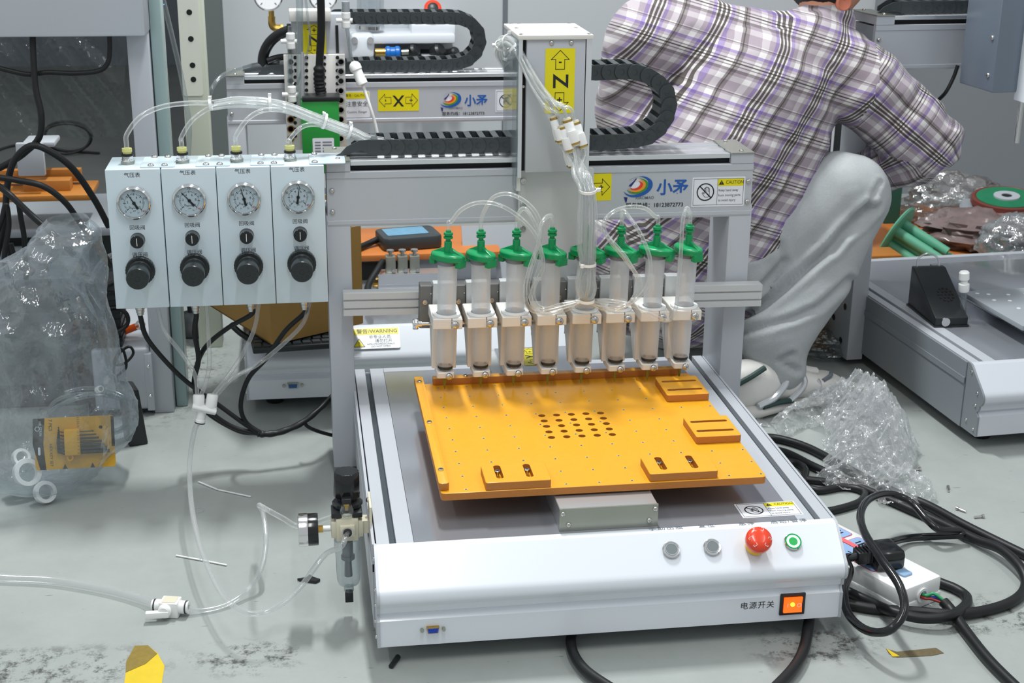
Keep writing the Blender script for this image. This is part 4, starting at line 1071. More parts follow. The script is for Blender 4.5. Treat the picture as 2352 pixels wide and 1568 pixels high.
for i, (pts, l) in enumerate((([(340, 780, .665), (400, 850, .68), (450, 893, .69), (505, 932, .70), (560, 972, .70)], 'black cable from the leftmost pressure box down to the taped joint'),
                    ([(447, 765, .665), (456, 825, .68), (446, 880, .69), (465, 928, .70), (530, 978, .705)], 'black cable from the second pressure box down to the taped joint'),
                    ([(525, 752, .67), (478, 790, .685), (455, 830, .70), (447, 885, .71), (468, 940, .71), (545, 988, .71)], 'black cable looping left from the third pressure box to the taped joint'),
                    ([(655, 760, .665), (612, 822, .675), (570, 870, .685), (553, 930, .695), (566, 970, .70)], 'black cable from the fourth pressure box down to the taped joint'))):
    g = BOX[i][2]
    tube_obj('power_cable', [g + V((0, 0, .01)), g - V((0, 0, .006))] + [PX(u, v, y=y) for u, v, y in pts] + [join + jit(.002)], .0044, M['rubber'], l, 'cable', 'black cables from the boxes')
tube_obj('taped_cable', [join - V((.006, 0, -.002)), join + V((.004, 0, 0)), PX(640, 993, y=.705), PX(690, 973, y=.715), PX(735, 938, y=.74), PX(772, 900, y=.79)], lambda t: .0064 - .0012*t + .0005*math.sin(t*46), M['rubber'], 'black taped cable running from the joint to the left column', 'cable', n=10)
tube_obj('power_cable', [PX(697, 962, y=.73), PX(705, 978, y=.725), PX(730, 990, y=.73), PX(765, 1000, y=.76)], .0036, M['rubber'], 'thin black cable dropping from the taped cable behind the column', 'cable')
# ---------------------------------------------------------------- filter regulator on the left side of the base
fr_p = PX(797, 1206, x=-.0375)
fr = thing('filter_regulator', 'air filter regulator with clear bowl and gauge on the left of the base', 'regulator', fr_p)
fz = 0
MB().box(-.0175, .0175, -.017, .017, -.022, .020).build('body', M['ivory'], fr, bevel=.0022)
MB().box(-.0250, -.0150, -.014, .014, -.016, .014).build('port_block', M['ivory'], fr, bevel=.0015)
MB().box(.0150, .0250, -.014, .014, -.016, .014).build('port_block', M['ivory'], fr, bevel=.0015)
MB().box(-.0115, .0115, -.0235, -.016, -.011, .011).build('front_port', M['ivory'], fr, bevel=.0012)
MB().ring((0, -.0235, 0), (0, -1, 0), .0056, .0090, .003, 20).build('port_fitting', M['screw'], fr)
MB().ring((0, -.0265, 0), (0, -1, 0), .0046, .0068, .003, 20).build('release_collar', M['black'], fr)
MB().lathe([(.0145, .019), (.0145, .028), (.0125, .030)], (0, -.002, 0), (0, 0, 1), 24).build('neck', M['ivory'], fr)
MB().box(-.024, .024, -.014, .020, .021, .031).build('black_bonnet', M['black'], fr, bevel=.0015)
MB().lathe([(.020, .031), (.024, .033), (.024, .040), (.016, .044), (.018, .047), (.018, .050)], (.002, .014, 0), (0, 0, 1), 8).build('lock_nut', M['black'], fr)
kb = MB(); vs = []; n = 32
for h, r_ in ((.050, .0205), (.052, .0215), (.094, .0200), (.0965, .0180)):
    vs += [(.002 + (r_ - (.0014 if q % 4 == 0 else 0))*math.cos(2*PI*q/n), .014 + (r_ - (.0014 if q % 4 == 0 else 0))*math.sin(2*PI*q/n), h) for q in range(n)]
kb.add(vs, [(a*n+q, a*n+(q+1) % n, (a+1)*n+(q+1) % n, (a+1)*n+q) for a in range(3) for q in range(n)] + [tuple(range(3*n, 4*n)), tuple(reversed(range(n)))])
kb.build('adjusting_knob', M['black_gloss'], fr, ang=40)
MB().lathe([(.0085, .026), (.0105, .030), (.0105, .036), (.0075, .045)], (0, -.012, 0), (0, 0, 1), 20).build('sight_dome', M['bowl'], fr)
MB().lathe([(.0035, .036), (.0035, .044), (.0052, .045), (.0052, .049)], (0, -.012, 0), (0, 0, 1), 8).build('brass_valve', M['brass'], fr)
MB().box(-.0072, .0072, -.018, -.006, .049, .059).build('valve_cap', M['black'], fr, bevel=.001)
MB().lathe([(.0200, -.024), (.0212, -.026), (.0212, -.044), (.0200, -.046), (.0185, -.104), (.0160, -.112), (.0065, -.115), (.0060, -.119)], (0, 0, 0), (0, 0, 1), 28).build('bowl', M['bowl'], fr, ang=50)
MB().lathe([(.0085, -.030), (.0085, -.058), (.0110, -.058), (.0110, -.064), (.0055, -.068), (.0065, -.098)], (0, 0, 0), (0, 0, 1), 20).build('filter_element', M['ink_grey'], fr)
MB().lathe([(.0078, -.119), (.0078, -.128), (.0060, -.130)], (0, 0, 0), (0, 0, 1), 8).build('drain_plug', M['bowl'], fr)
MB().box(-.0064, .0064, -.0064, .0064, -.148, -.129).build('drain_cap', M['black'], fr, bevel=.0008)
g = MB().lathe([(.0270, 0), (.0276, .002), (.0276, .016)], (-.0450, 0, -.004), (-1, 0, 0), 36).build('gauge_back', M['black_gloss'], fr)
MB().lathe([(.0279, .016), (.0283, .018), (.0283, .030), (.0255, .0315), (.0247, .028)], (-.0450, 0, -.004), (-1, 0, 0), 36).build('gauge_rim', M['chrome'], g)
MB().cyl((-.0375, 0, -.004), (-.0452, 0, -.004), .0062, n=6).build('brass_stem', M['brass'], g)
MB().cyl((-.0245, 0, -.004), (-.0375, 0, -.004), .0052, n=14).build('stem_sleeve', M['white_plastic'], g)
bk = MB().prism([(-.035, -.030), (.012, -.030), (.012, .010), (.024, .022), (.024, .050), (-.035, .050)], (.0345, 0, 0), (0, 1, 0), (0, 0, 1), (1, 0, 0), .0035).build('mount_bracket', M['ivory'], fr)
MB().box(.0225, .0350, -.010, .012, -.012, .012).build('bracket_arm', M['ivory'], fr)
pan_screw((.0345, .012, .040), (-1, 0, 0), .0045, parent=fr)
# hoses on the floor
zf = FLOOR
fr.scale = (.92, .92, .83)
port = fr_p + V((0, -.0258, 0))
tube_obj('air_hose', [mani + V((-.006, 0, -.024)), PX(448, 985, y=.585), PX(436, 1060, z=.075), PX(440, 1160, z=.045), PX(462, 1260, z=.034), PX(505, 1355, z=.030), PX(545, 1397, z=.030), PX(592, 1409, z=.032), PX(645, 1388, z=.038), PX(692, 1345, z=.050), PX(745, 1275, z=.075), port + V((-.010, -.016, -.012)), port + V((0, .006, 0))], .0042, M['tube'], 'clear hose from the white manifold across the floor to the filter regulator', 'hose', k=10)
vp = PX(392, 1392, z=zf + .014)
tube_obj('air_hose', [PX(-60, 1322, z=zf + .0075), PX(0, 1327, z=zf + .0075), PX(120, 1333, z=zf + .0075), PX(240, 1353, z=zf + .0075), PX(330, 1377, z=zf + .0085), vp + V((-.018, .004, .001))], .0072, M['tube'], 'thick clear hose entering from the left edge along the floor to the valve', 'hose', n=10)
tube_obj('air_hose', [vp + V((.018, -.004, 0)), PX(460, 1402, z=zf + .006), PX(520, 1388, z=zf + .006), PX(570, 1353, z=zf + .015), PX(602, 1300, z=.010), PX(611, 1235, z=.040), PX(604, 1178, z=.060), PX(595, 1160, z=.064), PX(610, 1168, y=fr_p.y + .03), PX(650, 1190, y=fr_p.y + .03), PX(690, 1208, y=fr_p.y + .03), fr_p + V((-.020, .030, 0))], .0040, M['tube'], 'thin clear hose looping from the floor valve up behind the gauge', 'hose', k=10)
vv = thing('shutoff_valve', 'white plastic shut-off valve lying on the floor between two hoses', 'valve', vp, math.radians(-14))
MB().box(-.014, .014, -.012, .012, -.0135, .011).build('valve_body', M['white_plastic'], vv, bevel=.0015)
MB().box(-.010, .010, -.009, .009, .0105, .0118).build('top_recess', M['ivory'], vv)
for s in (-1, 1):
    MB().lathe([(.0098, 0), (.0098, .009), (.0088, .010)], (s*.013, 0, 0), (s, 0, 0), 20).build('end_port', M['white_plastic'], vv)
    MB().lathe([(.0100, .0100), (.0100, .0115)], (s*.013, 0, 0), (s, 0, 0), 20).build('dark_ring', M['black'], vv)
    MB().ring((s*.0245, 0, 0), (s, 0, 0), .0045, .0088, .003, 20).build('release_collar', M['white_plastic'], vv)
MB().lathe([(.0105, 0), (.0098, .008), (.0080, .010)], (-.004, -.011, 0), (0, -1, 0), 24).build('turn_knob', M['white_plastic'], vv)
MB().obox((-.013, -.022, -.002), V((1, .25, 0)).normalized(), V((-.25, 1, 0)).normalized(), (0, 0, 1), .0165, .0045, .0048).build('handle', M['white_plastic'], vv, bevel=.001)
# ---------------------------------------------------------------- power strip, plug and cables on the floor, right
zt = FLOOR + .042
s0 = PX(2164.5, 1321, z=zt); s1 = PX(1932, 1203, z=zt); sw = PX(2087, 1366, z=zt)
L_ = (s1 - s0).normalized(); Wd = (sw - s0); Wd = Wd - L_*Wd.dot(L_); wid = Wd.length; Wd.normalize()
ln = .31
ps = thing('power_strip', 'white power strip with blue socket faces on the floor beside the machine', 'power strip', s0 + Wd*(wid/2) + L_*(ln/2) - V((0, 0, .042)))
Ln, Wn = L_, Wd
Zn = V((0, 0, 1))
def ob(c, hx, hy, hz): return MB().obox(c, Ln, Wn, Zn, hx, hy, hz)
ob((0, 0, .0285), ln/2, wid/2, .0135).build('upper_shell', M['white_plastic'], ps, bevel=.005)
ob((0, 0, .0085), ln/2 + .001, wid/2 + .001, .0075).build('lower_shell', M['white_plastic'], ps, bevel=.002)
M['socket_blue'] = mat('socket_blue', (150, 182, 224), .4); M['tape_red'] = mat('tape_red', (238, 110, 116), .5)
M['socket_rim'] = mat('socket_rim', (196, 80, 96), .5)
def top(a, b, h=.0421): return Ln*(a - ln/2) + Wn*(b - wid/2) + Zn*h
for k, a in enumerate((.085, .138, .191, .244)):
    for b, w2 in ((wid*.30, .021), (wid*.70, .024)):
        f = MB().prism(rrect(.044, w2*1.5, .006), top(a, b, .0419), Ln, -Wn, Zn, .0006).build('socket_face', M['socket_rim'], ps)
        MB().prism(rrect(.041, w2*1.5 - .003, .005), top(a, b, .0423), Ln, -Wn, Zn, .0006).build('socket_insert', M['socket_blue'], f)
        if b < wid*.5: sl_ = [rect(-.009, -.006, -.006, .006), rect(.006, .009, -.006, .006), rect(-.002, .002, -.008, .008)]
        else: sl_ = [rect(-.012, -.005, -.0012, .0012), rect(.005, .012, -.0012, .0012), rect(-.0012, .0012, -.010, -.003)]
        for q in sl_: MB().prism(q, top(a, b, .0427), Ln, -Wn, Zn, .0004).build('slot', M['dark'], f)
MB().prism(rrect(.020, .020, .004), top(.036, wid*.50, .0419), Ln, -Wn, Zn, .0035).build('rocker_button', mat('rocker_blue', (140, 172, 205), .35), ps, bevel=.0012)
ob(Ln*.03 - Wn*.004 + Zn*.0432, .10, .0048, .0004).build('warning_tape', M['tape_red'], ps)
for s_ in (-1, 1): MB().cyl(-Ln*(ln/2) + Wn*(s_*.022) + Zn*.0, -Ln*(ln/2 + .006) + Wn*(s_*.022) + Zn*.0, .001).build('seam', M['white_plastic'], ps)
MB().ring(-Ln*(ln/2 - .002) + Zn*.022 - Wn*.002, -Ln, .0075, .0120, .005, 20).build('cable_entry', M['white_plastic'], ps)
ent = s0 + Wd*(wid/2) - V((0, 0, .042)) + Zn*.022 - Wn*.002
cable_end = PX(2172, 1384, z=FLOOR + .020)
for col, off, nm, l in (((40, 150, 90), (.0, .0022), 'green_wire', 'green core wire leaving the power strip'), ((40, 80, 200), (.002, -.001), 'blue_wire', 'blue core wire leaving the power strip'), ((150, 50, 40), (-.002, -.002), 'brown_wire', 'brown core wire leaving the power strip')):
    mid = (ent + cable_end)/2 + V((off[0]*2, 0, .004 + off[1]*2))
    tube_obj('core_wire', [ent + Ln*.012 + V((off[0], 0, off[1])), ent - Ln*.008 + V((off[0], 0, off[1])), mid, cable_end + V((off[0]*.5, 0, off[1]*.5))], .0024, mat(nm, col, .4), l, 'wire', 'core wires of the power strip')
tube_obj('power_cable', [cable_end + Ln*.004, PX(2185, 1402, z=FLOOR + .014), PX(2215, 1445, z=FLOOR + .009), PX(2262, 1505, z=FLOOR + .0085), PX(2310, 1555, z=FLOOR + .0085), PX(2380, 1620, z=FLOOR + .0085)], .0082, M['rubber'], 'thick black cable of the power strip leaving at the lower right', 'cable', n=10)
# plug
pp = PX(2022, 1297, z=zt)
pg = thing('power_plug', 'black three-pin plug pushed into the white power strip', 'plug', pp)
pa = (Wn*1.0 + Ln*.35).normalized(); pb = Zn.cross(pa)
MB().obox(pa*-.004 + Zn*.017, pa, pb, Zn, .024, .026, .016).build('plug_body', M['black_gloss'], pg, bevel=.007)
MB().obox(pa*.030 + Zn*.020, pa, pb, Zn, .014, .011, .010).build('plug_neck', M['black'], pg, bevel=.002)
for i in range(4): MB().obox(pa*(.022 + .006*i) + Zn*.0225, pa, pb, Zn, .0012, .0125 - .0012*i, .010).build('grip_rib', M['black'], pg)
MB().cyl(pa*.042 + Zn*.020, pa*.060 + Zn*.018, .0068, .0056, n=12).build('strain_relief', M['black'], pg)
pc = pp + pa*.056 + Zn*.0185
tube_obj('looped_cord', [pc - pa*.008, pc + pa*.004, PX(1952, 1312, z=FLOOR + .050), PX(1939, 1355, z=FLOOR + .040), PX(1948, 1408, z=FLOOR + .034), PX(1988, 1446, z=FLOOR + .040), PX(2040, 1448, z=FLOOR + .058), PX(2076, 1405, z=FLOOR + .080), PX(2066, 1345, z=FLOOR + .100), PX(2020, 1278, z=FLOOR + .112), PX(1985, 1222, z=FLOOR + .110), PX(1977, 1178, z=FLOOR + .095), PX(1997, 1146, z=FLOOR + .080), PX(2042, 1134, z=FLOOR + .068), PX(2092, 1153, z=FLOOR + .055), PX(2130, 1194, z=FLOOR + .042), PX(2160, 1217, z=FLOOR + .032), PX(2203, 1219, z=FLOOR + .024), PX(2206, 1228, z=FLOOR + .018), PX(2150, 1231, z=FLOOR + .012), PX(2080, 1236, z=FLOOR + .012), PX(2026, 1250, z=FLOOR + .03)], .0064, M['black_gloss'], 'glossy black cord looping from the plug over the power strip', 'cord', n=10)
def fcable(pts, r, label, name='power_cable', m='rubber', lift=0.0, group='black cables on the floor'):
    return tube_obj(name, [PX(p[0], p[1], z=FLOOR + r + lift + (p[2] if len(p) > 2 else 0)) for p in pts], r, M[m], label, 'cable', group, n=10)
fcable([(1745, 1004), (1790, 1008), (1860, 1030), (1950, 1078), (2050, 1128), (2130, 1160), (2210, 1203), (2290, 1243), (2400, 1296)], .0082, 'thick black floor cable running from behind the machine to the right edge, upper one')
fcable([(1760, 1030), (1810, 1042), (1870, 1072), (1960, 1112), (2060, 1156), (2150, 1196), (2240, 1238, .004), (2300, 1262, .012), (2345, 1305, .010), (2356, 1345), (2330, 1378), (2270, 1400), (2190, 1410, .003), (2100, 1404), (2010, 1398), (1940, 1386)], .0082, 'thick black floor cable looping back at the right edge below the power strip')
fcable([(1935, 1352), (1990, 1378), (2050, 1404, .010), (2120, 1420, .010), (2180, 1414, .012), (2216, 1392, .006), (2220, 1370), (2195, 1352), (2160, 1338), (2120, 1320)], .0078, 'black floor cable curling tightly around the end of the power strip')
fcable([(1780, 1058), (1830, 1064), (1850, 1080, .004), (1846, 1110), (1880, 1126), (1940, 1118), (1985, 1130), (1975, 1152), (1930, 1168), (1880, 1178)], .0070, 'black floor cable bending beside the right rear of the machine')
fcable([(1800, 1094), (1860, 1102), (1930, 1108), (1990, 1104), (2040, 1112)], .0070, 'short black floor cable under the crumpled plastic wrap')
fcable([(1318, 1440), (1311, 1472), (1322, 1510), (1352, 1545), (1420, 1590)], .0075, 'black cable coming out from under the front of the machine, middle', lift=.004)
fcable([(1862, 1400), (1856, 1440), (1846, 1490), (1822, 1535), (1770, 1590)], .0080, 'black cable coming out from under the front right corner', lift=.004)
# loose screws and scraps
def floor_screw(u, v, rz, label):
    p = PX(u, v, z=FLOOR + .003)
    t = thing('loose_screw', label, 'screw', (p.x, p.y, FLOOR), rz, group='loose screws')
    MB().cyl((-.010, 0, .0025), (.004, 0, .0033), .0019, n=10).build('shank', M['screw'], t)
    MB().lathe([(.0033, 0), (.0033, .004), (.0018, .0041), (.0016, .002)], (.004, 0, .0033), (1, 0, 0), 14).build('head', M['screw'], t)
floor_screw(2106, 1078, .1, 'steel screw lying at the corner of the crumpled plastic wrap')
floor_screw(2250, 1186, .05, 'steel screw lying on the floor above the two right-hand cables')
floor_screw(2178, 1122, 1.2, 'small dull screw lying alone between wrap and right edge')
floor_screw(2206, 1170, 2.2, 'tiny bright screw touching the upper floor cable')
# floor tape remnants
M['tape_yellow'] = mat('tape_yellow', (214, 184, 28), .5, var=.12, scale=60); M['tape_dirty'] = mat('tape_dirty', (132, 112, 40), .6, var=.3, scale=120); M['tape_brown'] = mat('tape_brown', (98, 86, 58), .6, var=.3, scale=150)
def tape(poly, m, name, label=None, parent=None, h=.0005, lift=0.0):
    P_ = [PX(u, v, z=FLOOR) for u, v in poly]
    c = sum(P_, V()) / len(P_)
    o = MB().prism([(p.x - c.x, p.y - c.y) for p in P_], (0, 0, lift), (1, 0, 0), (0, 1, 0), (0, 0, 1), h).build(name, M[m], parent)
    return o, c
def tape_thing(label, main, m, extra=()):
    P_ = [PX(u, v, z=FLOOR) for u, v in main]; c = sum(P_, V())/len(P_)
    t = thing('floor_tape', label, 'tape', (c.x, c.y, FLOOR + .0002), group='worn floor tape')
    for k, (pl_, mm) in enumerate([(main, m)] + list(extra)):
        o, cc = tape(pl_, mm, 'tape_piece', parent=t, lift=k*.0006); o.location = (cc.x - c.x, cc.y - c.y, 0)
tape_thing('yellow floor tape remnant with a dirty upper half at the lower left', [(284, 1580), (289, 1545), (290, 1520), (310, 1484), (340, 1483), (362, 1500), (378, 1530), (370, 1580)], 'tape_yellow', [([(289, 1545), (290, 1520), (310, 1484), (340, 1483), (361, 1502), (335, 1525)], 'tape_dirty')])
tape_thing('brown floor tape strip with torn yellow ends at the lower right', [(2035, 1490), (2060, 1497), (2150, 1488), (2168, 1500), (2140, 1506), (2060, 1510), (2042, 1502)], 'tape_brown', [([(2035, 1490), (2046, 1496), (2066, 1508), (2050, 1509)], 'tape_yellow')])
tape_thing('yellow floor tape strip behind the shoe toe', [(1918, 885), (1950, 879), (2030, 880), (2037, 890), (1990, 896), (1935, 893)], 'tape_yellow')
tape_thing('tiny yellow tape scrap by the right cable loop', [(2340, 1355), (2348, 1362), (2350, 1368), (2343, 1362)], 'tape_yellow')
for pts, l in (([(456, 1106), (500, 1124), (575, 1140)], 'white cable tie offcut on the floor below the manifold hose'), ([(405, 1275), (460, 1285), (520, 1297)], 'white cable tie offcut on the floor left of the crossing hoses')):
    q = [PX(u, v, z=FLOOR + .002) for u, v in pts]
    b = MB()
    for a_, b_ in zip(q[:-1], q[1:]):
        d = (b_ - a_).normalized(); b.obox((a_ + b_)/2, d, Zn.cross(d), Zn, (b_ - a_).length/2 + .0005, .0014, .0007)
    tag(b.build('tie_offcut', M['tie']), l, 'offcut', 'cable tie offcuts')
q = PX(1460 - 1115, 1172, z=FLOOR + .001)
tag(MB().ring(PX(455, 1172, z=FLOOR + .0003), (0, 0, 1), .0090, .0105, .0012, 28).build('clear_ring', M['tube']), 'thin clear plastic ring on the floor beside the hose', 'ring')
p = PX(710, 1330, z=FLOOR + .004)
tag(MB().prism([(-.018, .003), (-.004, .006), (.001, .014), (.006, .006), (.017, -.003), (.010, -.009), (.0, -.005)], (p.x, p.y, FLOOR + .001), (1, 0, 0), (0, 1, 0), (0, 0.1, 1), .004).build('tape_scrap', M['black']), 'scrap of black tape on the floor left of the filter bowl', 'scrap')
tag(MB().cyl(PX(898, 1530, z=FLOOR + .004), PX(914, 1508, z=FLOOR + .004), .0036, .0042, n=10).build('rubber_pin', M['black']), 'short black rubber pin lying before the front left corner', 'pin')
# ---------------------------------------------------------------- crumpled plastic wrap
def crumple(name, outline_px, h, m, label, cat, res=90, seed=0, zmin=.002):
    P_ = [PX(u, v, z=FLOOR) for u, v in outline_px]
    x0, x1 = min(p.x for p in P_), max(p.x for p in P_); y0, y1 = min(p.y for p in P_), max(p.y for p in P_)
    n = len(P_)
    def inside(x, y):
        c = False
        for i in range(n):
            a, b = P_[i], P_[i-1]
            if (a.y > y) != (b.y > y) and x < (b.x - a.x)*(y - a.y)/(b.y - a.y) + a.x: c = not c
        return c
    def edge(x, y):
        d = 9
        for i in range(n):
            a, b = P_[i], P_[i-1]; ab = V((b.x - a.x, b.y - a.y, 0)); t_ = max(0, min(1, ((x - a.x)*ab.x + (y - a.y)*ab.y)/max(ab.length_squared, 1e-9)))
            d = min(d, math.hypot(x - a.x - ab.x*t_, y - a.y - ab.y*t_))
        return d
    vs, idx, fs = [], {}, []
    nx = res; ny = max(8, int(res*(y1 - y0)/(x1 - x0)))
    for j in range(ny + 1):
        for i in range(nx + 1):
            x, y = x0 + (x1 - x0)*i/nx, y0 + (y1 - y0)*j/ny
            w = noise.noise(V((x*20, y*20, seed)))*.02
            if not inside(x + w, y + w*.7): continue
            e = min(1, edge(x, y)/.07)
            r1 = 1 - abs(noise.noise(V((x*9, y*9, seed + 1))))*2
            r2 = 1 - abs(noise.noise(V((x*24, y*24, seed + 2))))*2
            r3 = 1 - abs(noise.noise(V((x*60, y*60, seed + 3))))*2
            z = FLOOR + zmin + max(0, h*(.35*e + e*(.45*r1 + .32*r2) + .16*r3*(.4 + .6*e)))
            idx[(i, j)] = len(vs); vs.append((x + noise.noise(V((x*40, y*40, 5)))*.006, y + noise.noise(V((x*40, y*40, 9)))*.006, z))
    for (i, j) in idx:
        if (i+1, j) in idx and (i, j+1) in idx and (i+1, j+1) in idx: fs.append((idx[(i, j)], idx[(i+1, j)], idx[(i+1, j+1)], idx[(i, j+1)]))
    o = MB().add(vs, fs).build(name, m, ang=4)
    return tag(o, label, cat)
crumple('plastic_wrap', [(1765, 975), (1830, 940), (1890, 935), (1900, 905), (1935, 890), (1955, 905), (1960, 940), (2010, 960), (2060, 985), (2065, 1010), (2112, 1035), (2105, 1100), (2150, 1130), (2155, 1155), (2080, 1180), (2030, 1165), (1980, 1135), (1900, 1125), (1870, 1100), (1895, 1050), (1890, 1010), (1860, 985), (1800, 1010)], .085, M['wrap'], 'crumpled heap of clear plastic wrap on the floor by the shoe', 'plastic wrap', res=95, seed=3)
crumple('plastic_wrap', [(1895, 935), (1935, 900), (1965, 945), (2050, 985), (2062, 1015), (2108, 1040), (2100, 1095), (2060, 1120), (1990, 1105), (1905, 1085), (1900, 1040), (1895, 990)], .125, M['wrap'], 'loose upper sheet of clear plastic wrap on top of the crumpled heap', 'plastic wrap', res=75, seed=31, zmin=.012)
crumple('plastic_scrap', [(1700, 905), (1725, 930), (1750, 970), (1768, 985), (1740, 985), (1715, 955), (1695, 930)], .035, M['wrap'], 'small crumpled strip of clear plastic beside the right column foot', 'plastic wrap', res=30, seed=8)
# ---------------------------------------------------------------- large clear bag with its contents, left
LEV = [(1172, 40, 190), (1150, 10, 225), (1110, -10, 262), (1050, -30, 308), (1000, -40, 316), (900, -55, 288), (800, -60, 262), (720, -60, 246), (660, -30, 232), (610, 10, 216), (570, 70, 205), (535, 128, 192), (508, 150, 166)]
def bag_surface():
    YBg = .70; rows = []
    lev = []
    for (v, ul, ur) in LEV:
        a, b = PX(ul, v, y=YBg), PX(ur, v, y=YBg); lev.append((a, b))
    zs = [(a.z + b.z)/2 for a, b in lev]
    z_lo = zs[0]
    vs, fs = [], []
    n, m = 120, 96
    for j in range(m + 1):
        f = j/m*(len(lev) - 1); k = min(int(f), len(lev) - 2); t_ = f - k
        a = lev[k][0].lerp(lev[k+1][0], t_); b = lev[k][1].lerp(lev[k+1][1], t_)
        c = (a + b)/2; rx = (b - a).length/2
        h = j/m
        ry = (.090 + .035*math.sin(PI*min(1, h*1.6)))*(1 - max(0, h - .55)/.45*.88)*(.55 + .45*min(1, h*7))
        zz = FLOOR + .003 + (c.z - z_lo)*((lev[-1][0].z - FLOOR)/(lev[-1][0].z - z_lo))
        for i in range(n):
            an = 2*PI*i/n; x = c.x + rx*math.cos(an); y = YBg - .03*(1 - h) + ry*math.sin(an)
            p = V((x, y, zz)); q = p*1.0
            amp = .008 + .022*h
            w = (1 - abs(noise.noise(V((q.x*13, q.y*13, q.z*6 + 3))))*2.6)*amp*1.2 + (1 - abs(noise.noise(V((q.x*32, q.y*32, q.z*18))))*2)*amp*.45 + noise.noise(V((q.x*5, q.y*5, q.z*5)))*.012
            nr = V((math.cos(an), math.sin(an), 0))
            p = p + nr*(w - amp*.4); p.z = max(FLOOR + .001, p.z + noise.noise(V((q.x*18, q.y*18, q.z*10 + 7)))*.01*h)
            vs.append(p)
    for j in range(m):
        for i in range(n): fs.append((j*n+i, j*n+(i+1) % n, (j+1)*n+(i+1) % n, (j+1)*n+i))
    fs.append(tuple(reversed(range(n))))
    return MB().add(vs, fs)
M['bag'] = clear_mat('bag', tint=(234, 239, 242), milk=(216, 226, 233), base=.14, edge=.66, rough=.12, bump=1.0, bscale=24, blend=.4, gloss=.6)
tag(bag_surface().build('plastic_bag', M['bag'], ang=30), 'large clear plastic bag standing open at the left edge', 'bag')
# hex key set on its backing card
hc = PX(172, 1016, y=.640)
a_ = (PX(275, 953, y=.612) - PX(70, 946, y=.612)); cw_, ch_ = .134, .0905
hk = thing('hex_key_set', 'hex key set in a yellow holder on a yellow card inside the bag', 'hex key set', hc)
RX, UZ = V((1, .06, -.02)).normalized(), V((.02, .22, .975)).normalized(); NY = RX.cross(UZ).normalized(); UZ = NY.cross(RX)
M['card_yellow'] = mat('card_yellow', (222, 168, 44), .5, var=.08, scale=150)
cd = MB().prism(rrect(cw_, ch_, .005), (0, 0, 0), RX, UZ, NY, .0012).build('backing_card', M['card_yellow'], hk)
MB().prism([(-cw_/2 - .0005, ch_*.5), (-cw_*.36, ch_*.5), (-cw_*.39, 0), (-cw_*.37, -ch_*.5), (-cw_/2 + .008, -ch_*.5), (-cw_/2 - .003, 0)], NY*.0013, RX, UZ, NY, .0004).build('dark_band', M['ink'], cd)
MB().prism([(cw_*.46, ch_*.49), (cw_*.5, ch_*.47), (cw_*.5, -ch_*.1), (cw_*.46, -ch_*.1)], NY*.0013, RX, UZ, NY, .0003).build('dark_edge', M['ink'], cd)
MB().prism(rrect(.004, .014, .0018), RX*(-cw_*.445) - UZ*.012 + NY*.0017, RX, UZ, NY, .0004).build('hang_hole', M['label_white'], cd)
for x in (-.018, .028): MB().prism([(-.004, 0), (.004, 0), (0, .009)], RX*x - UZ*(ch_*.5) + NY*.0013, RX, UZ, NY, .0004).build('black_triangle', M['ink'], cd)
text('HILSTRIN', .0062, M['label_white'], cd, hc*0 + RX*(-cw_*.42) + UZ*(ch_*.30) + NY*.0022, UZ*-1, RX)
strokes(outline([(-.004, 0), (-.002, .0035), (.002, .0035), (.004, 0), (.002, -.0035), (-.002, -.0035)], .0012), RX*(-cw_*.455) + UZ*(ch_*.30) + NY*.0018, RX, UZ, M['label_white'], cd, 'emblem')
text('7 PCS', .0085, M['ink'], cd, RX*(-cw_*.295) + UZ*(ch_*.36) + NY*.0016, UZ*-1, RX)
text('HEX KEY SET', .0068, M['ink'], cd, RX*(-cw_*.30) - UZ*(ch_*.22) + NY*.0016, UZ*-1, RX)
text('1.5 2 2.5 3 4 5 6', .0050, M['ink'], cd, RX*(cw_*.05) + UZ*(ch_*.36) + NY*.0016, UZ*-1, RX)
MB().prism(disc(.0032, 6), RX*(cw_*.33) + UZ*(ch_*.28) + NY*.0013, RX, UZ, NY, .0003).build('hex_mark', M['ink'], cd)
ho = MB().obox(RX*(-.003) + NY*.010 + UZ*.003, RX, UZ, NY, .0130, .0225, .0080).build('key_holder', M['yellow_plastic'], hk, bevel=.002)
MB().ring(RX*(-.008) - UZ*.024 + NY*.008, NY, .003, .006, .004, 18).build('hanging_eye', M['yellow_plastic'], ho)
for i, (lab) in enumerate(('1.5', '2', '2.5', '3', '4', '5', '6')):
    text(lab, .0042, M['ink'], ho, RX*(.0075) + UZ*(.0215 - i*.0062) + NY*.0184, UZ*-1, RX)
for i in range(7):
    r_ = .0010 + .00036*i; z_ = .0205 - i*.0060; le = .024 + .0042*i; bl = .010 + .0018*i
    pts = [RX*(le + .009) + UZ*z_ + NY*.010, RX*.008 + UZ*z_ + NY*.010, RX*(-.018) + UZ*z_ + NY*.010, RX*(-.0225 - bl*.15) + UZ*(z_ + .0015) + NY*.010, RX*(-.0235 - bl*.15) + UZ*(z_ + bl) + NY*.0105]
    MB().tube([pts[0], pts[1], pts[2], pts[3], pts[4]], r_, 6).build('hex_key', M['black'], hk)
